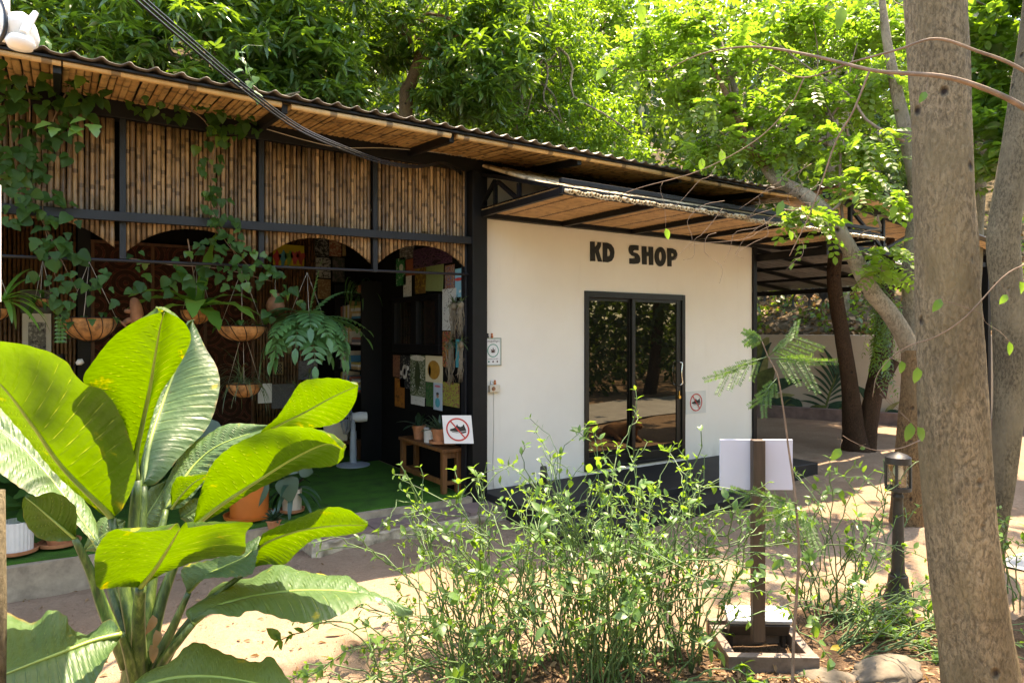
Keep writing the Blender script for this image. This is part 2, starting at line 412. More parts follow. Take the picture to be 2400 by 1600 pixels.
    MAT['nest'] = m_leaf('nest_fern_leaf', (.07, .19, .03), (.11, .26, .045), (.3, .55, .04), .4, .3, island=False)
    MAT['leucaena'] = m_leaf('feathery_leaf', (.04, .10, .025), (.07, .15, .035), (.22, .40, .04), .35, .6)
    MAT['grassy'] = m_leaf('grassy_leaf', (.06, .10, .045), (.11, .16, .07), (.2, .3, .08), .25, .4, island=False)
    MAT['silver'] = m_leaf('silver_green_leaf', (.03, .065, .032), (.055, .095, .05), (.12, .2, .1), .15, .4, island=False)
    MAT['dark_leaf'] = m_leaf('dark_pot_leaf', (.02, .05, .03), (.035, .08, .045), (.06, .14, .04), .2, .32, island=False)
    MAT['maroon'] = m_plain('maroon_leaf', (.09, .008, .015), .4, var=.3)
    MAT['root'] = m_plain('dry_roots', (.20, .17, .12), .95, var=.3, scale=30)
    MAT['dry'] = m_leaf('dry_leaf', (.16, .085, .04), (.32, .20, .10), (.35, .2, .06), .2, .7)
    MAT['yellow_leaf'] = m_leaf('yellow_leaf', (.45, .32, .03), (.55, .42, .05), (.7, .5, .03), .35, .45, island=False)
    # big foreground blade: waxy with paler veins, yellowing patches
    for nm, c1, c2, tr, fc, sp in (('blade_under', (.04, .085, .008), (.06, .115, .010), (.125, .235, .002), .40, .28),
                                   ('blade_top', (.042, .095, .03), (.07, .135, .042), (.22, .34, .02), .28, .45)):
        k = NT(nm); p = k.coord('Object'); n1 = k.noise(11, 6, k.pos(), .7)
        at = k.n('ShaderNodeAttribute', attribute_name='vein'); 
        col = k.ramp(n1, [(.3, c1), (.7, c2)])
        vn = k.ramp(at.outputs['Fac'], [(.72, (0, 0, 0)), (.95, (1, 1, 1))])
        col = k.mix(k.math('MULTIPLY', vn, .7), col, (.26, .34, .09))
        ed = k.n('ShaderNodeAttribute', attribute_name='edge')
        yl = k.math('MULTIPLY', k.ramp(k.noise(9, 4, k.pos(), .6), [(.62, (0, 0, 0)), (.72, (1, 1, 1))]), k.ramp(ed.outputs['Fac'], [(.45, (0, 0, 0)), (.9, (1, 1, 1))]))
        col = k.mix(k.math('MULTIPLY', yl, .85), col, (.50, .40, .02))
        br_ = k.ramp(k.noise(45, 3, k.pos(), .6), [(.66, (0, 0, 0)), (.74, (1, 1, 1))]); col = k.mix(k.math('MULTIPLY', br_, .6), col, (.10, .06, .02))
        rim = k.math('MULTIPLY', k.ramp(ed.outputs['Fac'], [(.95, (0, 0, 0)), (1.0, (1, 1, 1))]), k.ramp(k.noise(14, 3, k.pos(), .6), [(.45, (0, 0, 0)), (.6, (1, 1, 1))])); col = k.mix(rim, col, (.16, .10, .03))
        k.base(col, k.ramp(k.noise(18, 4, k.pos(), .7), [(.3, (.36, .36, .36)), (.7, (.62, .62, .62))]), 0, sp)
        t = k.n('ShaderNodeBsdfTranslucent')
        tc = k.ramp(n1, [(.25, tuple(x*.78 for x in tr)), (.75, tuple(x*1.08 for x in tr))])
        tc = k.mix(k.math('MULTIPLY', vn, .6), tc, (.60, .62, .05))
        tc = k.mix(k.math('MULTIPLY', yl, .8), tc, (.80, .55, .01))
        k.l(tc, t.inputs[0])
        h = k.math('ADD', k.math('MULTIPLY', at.outputs['Fac'], 1.0), k.math('MULTIPLY', k.noise(16, 3, k.pos(), .6), 1.0))
        bp = k.bump(h, .5, .010); k.l(bp, t.inputs['Normal'])
        mx = k.n('ShaderNodeMixShader'); mx.inputs[0].default_value = fc
        k.l(k.b.outputs[0], mx.inputs[1]); k.l(t.outputs[0], mx.inputs[2]); k.l(mx.outputs[0], k.out.inputs[0])
        MAT[nm] = k.m
    k = NT('petiole'); p = k.pos((30, 30, 7)); n1 = k.noise(1, 4, p, .7)
    MAT['petiole'] = k.base(k.ramp(n1, [(.38, (.018, .045, .012)), (.55, (.075, .12, .025)), (.7, (.19, .25, .07))]), .4)
    MAT['midrib'] = m_plain('pale_midrib', (.24, .31, .06), .4, var=.2, scale=9, bump=.03)
    MAT['pane_back'] = MAT['black_wall']
build_materials()

# ================================================================== SETTING
_VT = {}
def vnoise(x, y, seed=0):
    """cheap smooth value noise"""
    if seed not in _VT: _VT[seed] = np.random.default_rng(seed).random((64, 64))
    T = _VT[seed]
    xi = np.floor(x).astype(int); yi = np.floor(y).astype(int); fx = x-xi; fy = y-yi
    fx = fx*fx*(3-2*fx); fy = fy*fy*(3-2*fy)
    g = lambda a, b: T[a % 64, b % 64]
    return (g(xi, yi)*(1-fx)+g(xi+1, yi)*fx)*(1-fy)+(g(xi, yi+1)*(1-fx)+g(xi+1, yi+1)*fx)*fy
def gz(x, y):
    x = np.asarray(x, float); y = np.asarray(y, float)
    h = -0.185+.05*(vnoise(x*.55+3, y*.55+9, 1)-.5)+.035*(vnoise(x*1.7, y*1.7, 2)-.5)+.03*(vnoise(x*4.5, y*4.5, 3)-.5)+.014*(vnoise(x*11, y*11, 5)-.5)
    b = np.clip((y+.4)/.5, 0, 1)*np.clip((3.6-x)/.4, 0, 1)          # under the hut slab the soil lies lower
    return h-.12*b
def axis(lo, hi, fine_lo, fine_hi, df, dc):
    a = np.arange(fine_lo, fine_hi+1e-6, df); l = []; x = fine_lo; s = df
    while x > lo: s = min(s*1.25, dc); x -= s; l.append(x)
    r = []; x = fine_hi; s = df
    while x < hi: s = min(s*1.25, dc); x += s; r.append(x)
    return np.r_[np.array(l)[::-1], a, np.array(r)]
def grid_mesh(name, X, Y, Z):
    n, m = X.shape; V = np.stack([X, Y, Z], -1).reshape(-1, 3)
    i = np.arange(n*m).reshape(n, m)
    q = np.stack([i[:-1, :-1], i[1:, :-1], i[1:, 1:], i[:-1, 1:]], -1).reshape(-1, 4)
    return np_mesh(name, V, np.full(len(q), 4), q)
gx, gy = np.meshgrid(axis(-90, 90, -3, 9.5, .06, 6), axis(-90, 60, -6.5, 1.2, .06, 6), indexing='ij')
tag(link('ground', grid_mesh('ground', gx, gy, gz(gx, gy)), None, MAT['sand']), 'pale sandy earth yard in front of the shop', kind='structure')

MN = np.array([2.36, .84])/math.hypot(2.36, .84)                 # normal of the mural wall line
MT = np.array([-MN[1], MN[0]]); M0 = np.array([12.64, 3.51])
def hz(x, y):
    x = np.asarray(x, float); y = np.asarray(y, float)
    dr = (x-M0[0])*MN[0]+(y-M0[1])*MN[1]
    hr = np.where(dr > 0, 1.42+.40*dr, -9)
    hb = np.where(y > 5, -.2+.80*(y-5)*np.clip((y-5)/4, .3, 1), -9)
    return np.minimum(np.maximum(hr, hb), 30)+.5*(vnoise(x*.4+50, y*.4+50, 4)-.5)
def onHill(px, py, d0=8, d1=60):
    D_ = np.arange(d0, d1, .06); r_ = ray(px, py); q = CAM+D_[:, None]*r_
    k = np.nonzero(hz(q[:, 0], q[:, 1]) >= q[:, 2])[0]
    return q[k[0]] if len(k) else q[-1]
hx, hy = np.meshgrid(np.arange(-30, 60, .7), np.arange(5.1, 48, .7), indexing='ij')
hill = link('hillside', grid_mesh('hillside', hx, hy, hz(hx, hy)), None, MAT['soil']); tag(hill, kind='structure')
a, r = np.meshgrid(np.arange(-14, 2.6, .35), np.r_[0.1, np.arange(.4, 40, .5)], indexing='ij')
bx = M0[0]+MT[0]*a+MN[0]*r; by = M0[1]+MT[1]*a+MN[1]*r
tag(link('leafy_bank', grid_mesh('leafy_bank', bx, by, hz(bx, by)), None, MAT['soil']), kind='structure')
# concrete lane climbing across the bank
mb = MB(); prev = None
for t in np.linspace(0, 1, 15):
    up_ = onHill(1740+390*t, 535+92*t); lo_ = onHill(1740+390*t, 578+88*t)
    V = [up_+[0, 0, .12], lo_+[0, 0, .12]]
    if prev is not None: mb.add([prev[0], prev[1], V[1], V[0]], [(0, 1, 2, 3)])
    prev = V
tag(mb.build('hill_lane', MAT['road'], smooth=True), kind='structure')
# the lane in front of the yard, beyond the right edge of the picture (seen in the door glass)
mb = MB(); xs = np.linspace(6, 40, 40)
for i in range(39):
    y0 = lambda x: -4.1-.16*(x-9)
    mb.add([(xs[i], y0(xs[i]), gz(xs[i], y0(xs[i]))+.03), (xs[i+1], y0(xs[i+1]), gz(xs[i+1], y0(xs[i+1]))+.03), (xs[i+1], y0(xs[i+1])-2.6, gz(xs[i+1], y0(xs[i+1])-2.6)+.03), (xs[i], y0(xs[i])-2.6, gz(xs[i], y0(xs[i])-2.6)+.03)], [(0, 1, 2, 3)])
tag(mb.build('lane', MAT['road']), kind='structure')

# ================================================================== BAMBOO HUT
hut = empty('bamboo_hut', (1.5, 1.5, -.2), 'long black steel framed hut with bamboo wall, scalloped arches and corrugated roof', 'hut')
BS, GS = MAT['black_steel'], MAT['grey_steel']
XL, XR = -1.7, 3.46
def beamz(x): return 2.50+.0155*x
def archz(x):
    u = ((x-.414) % 1.013)/1.013*2-1
    return 2.19+.235*(1-abs(u)**2.3)
def arch_bot(x): return archz(x)+.006*x
x = XL; i = 0
while x < XR-.03:
    r = random.uniform(.013, .0205); x += r
    u = ((x-.414) % 1.013)
    if min(u, 1.013-u) > .026+r*.6:
        zb = arch_bot(x)+random.uniform(-.004, .004); zt = 3.245
        z = zb; rows = [(r, zb)]; q = zb+random.uniform(.03, .3)
        while q < zt-.02:
            rows += [(r*.97, q-.012), (r*1.09, q), (r*.97, q+.012)]; q += random.uniform(.24, .36)
        rows.append((r, zt))
        m_ = MB(); m_.lathe([(a, b-zb) for a, b in rows], n=7)
        m_.V = [(v[0], v[1], arch_bot(x+v[0])-zb) if i_ < 7 else v for i_, v in enumerate(m_.V)]
        o = link('bamboo_pole', m_.mesh('bamboo_pole', [MAT['bamboo']], True), hut)
        o.location = (x, random.uniform(-.006, .006), zb); o.rotation_euler = (random.uniform(-.004, .004), random.uniform(-.005, .005), 0)
    x += r+random.uniform(.0, .003)
for k in range(-2, 4):
    X = .414+1.013*k
    if k < 3: MB().box((X-.022, -.045, 2.16), (X+.022, .0, 3.25)).build('mullion', GS, hut, bevel=.003)
MB().bar((XL, -.075, beamz(XL)-.035), (XR+.0, -.075, beamz(XR)-.035), .05, .07).build('cross_beam', GS, hut, bevel=.003)
MB().tube([(XL, -.03, 2.12), (XR, -.03, 2.185)], .0125, 8).build('hanging_rail', GS, hut, 'auto')
MB().box((XL-.6, -.07, 3.215), (7.9, .06, 3.36)).build('top_plate', BS, hut, bevel=.004)
MB().box((3.43, -.12, -.2), (3.60, .05, 3.21)).build('corner_post', BS, hut, bevel=.004)
MB().box((3.40, -.02, -.02), (3.425, .06, 3.21)).build('corner_post', GS, hut, bevel=.003)
# eaves: rafters, soffit strips, fascia poles, corrugated sheet
ZS = lambda y: 3.375+.012*(-y)
for k in range(-1, 6):
    X = 1.39*k
    MB().bar((X, .05, 3.31), (X, -.88, 3.245), .045, .07).build('rafter', BS, hut, bevel=.003)
me = {}
for v in range(5):
    m_ = MB(); wv = .036+.004*v; n = 5
    V = []; Fc = []
    for yy in np.linspace(.0, -.92, 4):
        for j in range(n):
            an = PI*j/(n-1); V.append((-math.cos(an)*wv/2, yy, -math.sin(an)*.007+random.uniform(-.001, .001)))
    for a_ in range(3):
        for j in range(n-1): Fc.append((a_*n+j, a_*n+j+1, (a_+1)*n+j+1, (a_+1)*n+j))
        Fc.append((a_*n, (a_+1)*n, (a_+1)*n+n-1, a_*n+n-1))
    m_.add(V, Fc); me[v] = m_.mesh('soffit_strip', [MAT['bamboo_soffit']], True)
x = -2.2
while x < 7.88:
    v = random.randrange(5); o = link('soffit_strip', me[v], hut)
    o.location = (x, .02+random.uniform(-.01, .02), 3.352+random.uniform(-.003, .003)); o.rotation_euler = (.078+random.uniform(-.006, .006), random.uniform(-.05, .05), random.uniform(-.006, .006)+.0)
    x += .0375+.004*v+random.uniform(-.001, .004)
for xa, xb in ((-2.4, .02), (.03, 1.36), (1.43, 2.75), (2.81, 4.9), (4.905, 7.86)):
    m_ = MB(); n = 10; pts = [(xx-xa, .012*math.sin(xx*2.1), .010*math.sin(xx*1.7+1)) for xx in np.linspace(xa, xb, n)]
    m_.tube(pts, [.021+.003*random.random() for _ in pts], 9)
    o = m_.build('fascia_pole', MAT['bamboo_fascia'], None, 'auto'); o.parent = hut; o.matrix_parent_inverse = wm(hut).inverted(); o.location = (xa, -.905, 3.262)
MB().box((-2.5, -.945, 3.278), (7.9, -.89, 3.296)).build('eave_rail', BS, hut, bevel=.003)
def corrugated(name, x0, x1, y0, y1, zf, pitch, amp, mat, parent, t=.003, ny=6, along='x', thick=True):
    n = int((x1-x0)/pitch*10); xs = np.linspace(x0, x1, n); ys = np.linspace(y0, y1, ny)
    def prof(x):
        u = (x/pitch) % 1; return amp*np.clip(np.interp(u, [0, .22, .34, .5, .62, .74, 1], [-1, -1, -.2, 1, 1, -.6, -1]), -1, 1)
    X, Y = np.meshgrid(xs, ys, indexing='ij'); Z = zf(X, Y)+prof(X)
    m_ = grid_mesh(name, X, Y, Z); o = link(name, m_, parent, mat)
    s = o.modifiers.new('s', 'SOLIDIFY'); s.thickness = .006
    return o
for a_, b_ in ((-2.6, -.2), (-.25, 2.15), (2.1, 4.5), (4.45, 6.85), (6.8, 8.0)):
    zz = 0.004*(int(a_*10) % 2)
    corrugated('roof_sheet', a_, b_, -.985, 4.4, lambda X, Y, zz=zz: 3.318+.10*(Y+.985)+zz, (.152), .014, MAT['roof'], hut)
# slab, turf, kerb, inner walls
SL = MB(); n = 40; xs = np.linspace(-3.0, 3.43, n)
for i in range(n-1):
    w0, w1 = [-.115+.012*math.sin(q*3.1)+.008*math.sin(q*9+1) for q in xs[i:i+2]]
    SL.add([(xs[i], w0, -.34), (xs[i+1], w1, -.34), (xs[i+1], w1+.01, -.028), (xs[i], w0+.01, -.028), (xs[i], 4.2, -.34), (xs[i+1], 4.2, -.34), (xs[i+1], 4.2, -.028), (xs[i], 4.2, -.028)],
           [(0, 1, 2, 3), (3, 2, 6, 7), (4, 7, 6, 5), (0, 4, 5, 1)])
SL.build('floor_slab', MAT['concrete'], hut)
turf = MB(); xs = np.linspace(-2.9, 3.39, 60)
for i in range(59):
    w0, w1 = [(-.055-.015*math.sin(q*2.3)-.01*math.sin(q*7)-(.04 if q > 2 else 0)*min(1, (q-2)*2)*0) for q in xs[i:i+2]]
    turf.add([(xs[i], w0, -.027), (xs[i+1], w1, -.027), (xs[i+1], w1+.005, -.012), (xs[i], w0+.005, -.012), (xs[i+1], 4.1, -.012), (xs[i], 4.1, -.012)], [(0, 1, 2, 3), (3, 2, 4, 5)])
tag(turf.build('turf_carpet', MAT['turf'], smooth=False), 'green artificial turf carpet covering the hut floor', 'carpet')
BY = 3.55
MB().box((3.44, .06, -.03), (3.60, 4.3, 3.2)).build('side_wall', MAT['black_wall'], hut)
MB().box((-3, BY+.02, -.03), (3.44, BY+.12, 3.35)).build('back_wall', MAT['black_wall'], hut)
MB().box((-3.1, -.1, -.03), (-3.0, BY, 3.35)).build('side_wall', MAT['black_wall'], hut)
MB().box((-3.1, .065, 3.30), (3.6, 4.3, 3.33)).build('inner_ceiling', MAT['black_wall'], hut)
# inner bamboo lining on the back wall: two stretches
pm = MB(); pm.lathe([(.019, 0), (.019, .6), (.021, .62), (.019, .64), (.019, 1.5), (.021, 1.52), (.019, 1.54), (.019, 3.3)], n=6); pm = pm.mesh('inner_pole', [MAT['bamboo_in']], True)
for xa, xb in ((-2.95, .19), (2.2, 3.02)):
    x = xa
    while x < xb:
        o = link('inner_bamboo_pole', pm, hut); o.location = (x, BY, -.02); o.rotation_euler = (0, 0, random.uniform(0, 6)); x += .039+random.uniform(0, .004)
MB().box((.2, BY-.06, -.02), (.33, BY+.02, 3.2)).build('inner_post', BS, hut)
# low step in front of the hut: tiles on a crumbling base
step = empty('low_step', (2.6, -.5, -.2), 'low crumbling stone step with brown tiles along the hut kerb', 'step')
def crumble(name, lo, hi, mat, parent, amp=.02, res=.05, seed=3):
    bm = bmesh.new(); bmesh.ops.create_cube(bm, size=1)
    for v in bm.verts: v.co = Vector([lo[j]+(v.co[j]+.5)*(hi[j]-lo[j]) for j in range(3)])
    L = max(hi[0]-lo[0], hi[1]-lo[1]); bmesh.ops.subdivide_edges(bm, edges=bm.edges, cuts=max(2, min(40, int(L/res))), use_grid_fill=True)
    rr = random.Random(seed)
    for v in bm.verts:
        p = v.co; q = vnoise(np.array([p.x*11+p.z*9]), np.array([p.y*11+p.z*7]), seed)[0]-.5; q2 = vnoise(np.array([p.x*31+p.z*9]), np.array([p.y*31-p.z*17]), seed+1)[0]-.5
        v.co = p+Vector((q*amp, (q+q2)*amp, q2*amp*.5))
    me_ = bpy.data.meshes.new(name); bm.to_mesh(me_); bm.free(); me_.materials.append(mat)
    me_.polygons.foreach_set('use_smooth', [True]*len(me_.polygons))
    return link(name, me_, parent)
crumble('stone_base', (1.72, -.50, -.36), (3.75, -.125, -.108), MAT['rough_stone'], step, .045)
for q in range(4):
    MB().box((1.80+.47*q, -.455, -.112), (2.262+.47*q, -.135, -.078+.004*(q % 2))).build('tile', MAT['tile'], step, bevel=.004)

# ================================================================== WHITE SHOP
shop = empty('white_shop', (5.7, .05, 0), 'white rendered shop box with black sliding door and lettering over it', 'shop')
X0, X1, ZT = 3.615, 7.92, 2.765
DX0, DX1, DZ0, DZ1 = 4.955, 6.585, .035, 2.075
wl = MB()
wl.box((X0, 0, -.15), (DX0, .12, ZT)).box((DX1, 0, -.15), (X1, .12, ZT)).box((DX0, 0.0, DZ1), (DX1, .12, ZT)).box((DX0, 0, -.15), (DX1, .12, DZ0))
wl.build('wall', MAT['white_wall'], shop)
MB().box((X1-.12, .12, -.15), (X1, 3.6, ZT)).build('side_wall', MAT['white_wall'], shop)
MB().box((X0, .02, ZT+.0), (X1, .10, 3.21)).build('upper_wall', MAT['white_wall'], shop)
MB().box((X1+.002, -.03, -.15), (X1+.075, .10, 3.2)).build('corner_post', BS, shop, bevel=.003)
MB().box((3.606, -.0, -.1), (3.613, .06, 2.75)).build('corner_trim', BS, shop)
door = MB()
fw = .055
for lo, hi in (((DX0, -.022, DZ0), (DX0+fw, .09, DZ1)), ((DX1-fw, -.022, DZ0), (DX1, .09, DZ1)), ((DX0+fw, -.020, DZ1-.07), (DX1-fw, .09, DZ1)), ((DX0+fw, -.022, DZ0), (DX1-fw, .09, DZ0+.035))):
    door.box(lo, hi)
door = door.build('sliding_door', MAT['bronze'], shop, bevel=.003)
xm = (DX0+DX1)/2-.045
for xa, xb, yy, top in ((DX0+fw, xm+.04, .050, .012), (xm-.03, DX1-fw, .012, .05)):
    fr = MB()
    zb, zt = DZ0+.036, DZ1-.071
    fr.box((xa, yy-.014, zb), (xa+.05, yy+.014, zt)).box((xb-.08, yy-.014, zb), (xb, yy+.014, zt)).box((xa+.05, yy-.013, zt-.035), (xb-.08, yy+.013, zt)).box((xa+.05, yy-.013, zb), (xb-.08, yy+.013, zb+.10))
    fr.build('leaf_frame', MAT['bronze'], door, bevel=.002)
    MB().box((xa+.049, yy-.003, zb+.099), (xb-.079, yy+.003, zt-.034)).build('pane', MAT['door_glass'], door)
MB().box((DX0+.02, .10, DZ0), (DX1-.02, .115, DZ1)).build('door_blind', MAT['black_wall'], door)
# bowed pull handles: one outside, one seen through the pane as its reflection partner
h1 = onY(1591, 848, -.06); h2 = onY(1591, 903, -.06)
hp = [(DX1-.115, .0, h1[2]), (DX1-.115, -.045, h1[2]-.004), (DX1-.10, -.062, h1[2]-.03), (DX1-.112, -.062, (h1[2]+h2[2])/2), (DX1-.10, -.062, h2[2]+.03), (DX1-.115, -.045, h2[2]+.004), (DX1-.115, .0, h2[2])]
MB().tube(catmull(hp, 26), .009, 8).build('pull_handle', MAT['chrome'], door, True)
hl = onY(1597, 930, -.02)
m_ = MB(); m_.lathe([(.0, 0), (.022, 0), (.022, .02), (.0, .02)], (DX1-.10, -.002, hl[2]), 14, R=Matrix.Rotation(RR(90), 3, 'X')); m_.bar((DX1-.10, -.01, hl[2]), (DX1-.10, -.01, hl[2]+.075), .012, .012)
m_.build('padlock', MAT['brass'], door, 'auto')
# lettering over the door, drawn from its outlines
def lp(pts):
    out = []
    for u, v in pts:
        p = onY(1340+u/8.4, 540+v/8.4, -.012); out.append((p[0], p[2]))
    return out
def ell(cx, cy, rx, ry, n=22, rot=0): return [(cx+rx*math.cos(2*PI*i/n), cy+ry*math.sin(2*PI*i/n)) for i in range(n)]
LET = {'k': [[(370, 218), (455, 222), (455, 340), (505, 285), (515, 232), (583, 238), (575, 310), (535, 395), (565, 505), (603, 618), (525, 612), (475, 440), (462, 440), (465, 605), (370, 603)]],
       'd': [[(620, 240), (700, 242), (780, 275), (830, 350), (843, 430), (830, 530), (790, 600), (720, 628), (620, 620)], [(703, 353), (740, 370), (765, 430), (760, 490), (735, 510), (700, 512)]],
       's': [[(1318, 298), (1318, 392), (1240, 388), (1208, 408), (1215, 430), (1290, 450), (1335, 500), (1352, 560), (1345, 620), (1310, 655), (1240, 662), (1143, 655), (1143, 550), (1210, 552), (1250, 545), (1250, 515), (1190, 495), (1145, 450), (1128, 390), (1135, 330), (1165, 292), (1220, 288)]],
       'h': [[(1386, 312), (1472, 316), (1476, 425), (1522, 425), (1520, 322), (1606, 326), (1608, 682), (1530, 680), (1530, 508), (1478, 505), (1480, 672), (1395, 668)]],
       'o': [ell(1748, 517, 110, 192), ell(1750, 512, 33, 90, 16)],
       'p': [[(1886, 348), (1980, 352), (2050, 385), (2083, 460), (2075, 530), (2040, 580), (1968, 590), (1968, 710), (1895, 706)], [(1962, 450), (2005, 452), (2017, 485), (2005, 512), (1960, 512)]]}
for ch, loops in LET.items():
    MB().plate([lp(L) for L in loops], lambda u, v, w_: (u, -.002-w_, v), .011).build('wall_letter', MAT['letter'], shop)['label'] = 'black hand-cut letter %s above the door' % ch.upper()
# black platform with a lower step
plat = empty('black_platform', (5.7, -.6, -.18), 'low black painted platform running along the white shop front', 'platform')
MB().box((3.58, -1.02, -.30), (7.86, -.004, -.002)).build('deck', MAT['platform'], plat, bevel=.012)
MB().box((3.48, -1.46, -.32), (6.08, -1.024, -.075)).build('lower_step', MAT['platform'], plat, bevel=.012)
# ---- canopy over the shop front
can = empty('bamboo_canopy', (5.7, -.7, 2.8), 'black steel canopy with bamboo ceiling and bleached bamboo poles on top', 'canopy')
CY0, CY1, CZ = -.01, -1.42, 2.80
for yy, zz in ((-.03, 2.80), (-1.42, 2.80)): MB().box((3.52, yy-.025, zz-.03), (8.55, yy+.025, zz+.03)).build('canopy_beam', BS, can, bevel=.003)
MB().box((3.52, -1.44, 2.86), (8.55, -1.40, 2.90)).build('canopy_beam', BS, can, bevel=.003)
for X in (3.55, 4.62, 5.65, 6.65, 7.6, 8.5):
    MB().box((X-.022, -1.395, 2.762), (X+.022, -.055, 2.822)).build('canopy_rafter', BS, can, bevel=.003)
    MB().bar((X, -.08, 3.19), (X, -1.40, 2.83), .035, .035).build('canopy_rafter', BS, can)
tr = MB()
for a_, b_ in (((-.03, 2.83), (-.35, 3.08)), ((-.35, 2.82), (-.35, 3.08)), ((-.40, 3.06), (-.75, 2.83)), ((-.76, 2.82), (-.76, 2.98))):
    tr.bar((3.55, a_[0], a_[1]), (3.55, b_[0], b_[1]), .035, .035)
tr.build('end_truss', BS, can)
cl = MB()                                       # thin canes of the ceiling: too fine to single out
yy = -.03
while yy > -1.41:
    rr_ = random.uniform(.007, .010); zz = 2.826+random.uniform(-.002, .002)
    pts = [(X, yy+random.uniform(-.002, .002), zz) for X in np.linspace(3.53, 8.5, 7)]
    cl.tube(pts, rr_, 5, False); yy -= rr_*2+.0006
o = cl.build('ceiling_canes', MAT['bamboo_ceiling'], can, True); o['kind'] = 'stuff'
MB().box((3.52, -1.40, 2.838), (8.52, -.05, 2.845)).build('ceiling_board', MAT['black_wall'], can)
pmv = []
for v in range(4):
    m_ = MB(); r0 = .0165+.0015*v; L = 1.47
    rows = [(r0, 0)]; q = .2+.1*v
    while q < L-.1: rows += [(r0*.98, q-.012), (r0*1.1, q), (r0*.98, q+.012)]; q += .36
    rows += [(r0, L), (r0*.6, L), (r0*.6, L-.06)]
    m_.lathe(rows, n=10, R=Matrix.Rotation(RR(90), 3, 'X')); pmv.append(m_.mesh('canopy_pole', [MAT['bamboo_pale']], 'auto'))
x = 3.56; th = math.atan2(.36, 1.0)
while x < 8.56:
    v = random.randrange(4); o = link('canopy_pole', pmv[v], can)
    dz = -.02 if (x > 5.9) else 0
    o.location = (x, -.10+random.uniform(-.02, .02), 3.275+random.uniform(-.003, .003)+dz); o.rotation_euler = (th, 0, random.uniform(-.006, .006)); x += .036+.003*v+random.uniform(0, .003)
# ================================================================== CARPORT AND MURAL WALL
cp = empty('carport', (10.4, 1, -.2), 'black steel carport with corrugated roof right of the white shop', 'carport')
zr = lambda X: 3.29-(X-8.6)*.098
zr2 = lambda X: 3.10-(X-8.0)*.105
MB().bar((8.02, -1.0, zr(8.0)), (12.9, -1.0, zr(12.9)), .05, .10).build('front_chord', BS, cp, bevel=.003)
MB().bar((8.02, -1.0, 2.70), (12.9, -1.0, 2.70), .05, .07).build('front_chord', BS, cp, bevel=.003)
for X in (8.6, 9.4, 10.3, 11.2, 12.1): MB().bar((X, -1.0, 2.735), (X, -1.0, zr(X)-.05), .045, .045).build('strut', BS, cp)
for Xa, Xb in ((8.6, 9.4), (10.3, 9.4), (10.3, 11.2), (12.1, 11.2)): MB().bar((Xa, -1.0, zr(Xa)-.07), (Xb, -1.0, 2.74), .035, .035).build('strut', BS, cp)
MB().bar((12.55, -1.05, 2.43), (12.55, 3.9, 2.43), .06, .09).build('side_beam', BS, cp)
MB().bar((8.02, -1.05, 2.62), (8.02, 3.9, 2.62), .05, .08).build('side_beam', BS, cp)
for Y in (-.2, .8, 1.8, 2.8, 3.7): MB().bar((8.05, Y, zr2(8.05)-.10), (12.9, Y, zr2(12.9)-.10), .04, .06).build('purlin', BS, cp)
for X in (9.2, 10.3, 11.4): MB().bar((X, -1, zr2(X)-.16), (X, 3.9, zr2(X)-.16), .04, .05).build('purlin', BS, cp)
for X, Y in ((12.55, -1.0), (12.5, 3.6)): MB().box((X-.05, Y-.05, -.3), (X+.05, Y+.05, 2.38 if Y > 0 else 2.85)).build('carport_post', BS, cp)
# sheet corrugated across y so the ribs run down the slope
def sheet(X0_, X1_, Y0_, Y1_, zf, name, mat, pitch=.15, amp=.02):
    ys = np.arange(Y0_, Y1_, pitch/6); xs = np.linspace(X0_, X1_, 4)
    X, Y = np.meshgrid(xs, ys, indexing='ij'); u = (Y/pitch) % 1
    Z = zf(X)+amp*np.interp(u, [0, .25, .35, .5, .62, .75, 1], [-1, -1, -.2, 1, 1, -.6, -1])
    o = link(name, grid_mesh(name, X, Y, Z), cp, mat); s = o.modifiers.new('s', 'SOLIDIFY'); s.thickness = .006; return o
sheet(8.0, 13.0, -.25, 4.0, lambda X: 3.06-(X-8)*.105, 'roof_sheet', MAT['roof_clear'])
sheet(7.95, 13.0, -1.3, -.26, lambda X: zr(X)+.08, 'roof_sheet', MAT['roof'])
so_ = MB()
for i, Y in enumerate(np.arange(-1.2, -.26, .022)):
    so_.tube([(8.0, Y, zr(8.0)+.045), (10.5, Y, zr(10.5)+.045+random.uniform(-.002, .002)), (12.95, Y, zr(12.95)+.045)], .0105, 5, False)
o = so_.build('soffit_canes', MAT['bamboo_ceiling'], cp, True); o['kind'] = 'stuff'

mural = empty('mural_wall', (13, 2.3, -.2), 'beige yard wall painted with dark green tropical leaves', 'wall')
def mfr(u, v, w_):   # u metres along the wall towards the viewer's right, v height, w out of the wall
    p = M0-MT*u-MN*w_; return (p[0], p[1], v)
wb = MB(); wb.add([mfr(-1.6, -.4, 0), mfr(9, -.4, 0), mfr(9, 1.56, 0), mfr(-1.6, 1.56, 0), mfr(-1.6, -.4, -.14), mfr(9, -.4, -.14), mfr(9, 1.56, -.14), mfr(-1.6, 1.56, -.14)],
               [(0, 1, 2, 3), (4, 7, 6, 5), (3, 2, 6, 7), (0, 3, 7, 4), (1, 5, 6, 2), (0, 4, 5, 1)])
wb.build('wall_panel', MAT['mural_wall'], mural, bevel=.01)
def mp(px, py):
    """photo pixel -> (u, v) on the mural wall"""
    r_ = ray(px, py); den = r_[0]*MN[0]+r_[1]*MN[1]
    t = ((M0[0]-CAM[0])*MN[0]+(M0[1]-CAM[1])*MN[1])/den; p = CAM+t*r_
    d = p[:2]-M0; return (-(d@MT), p[2])
LW = [.004]
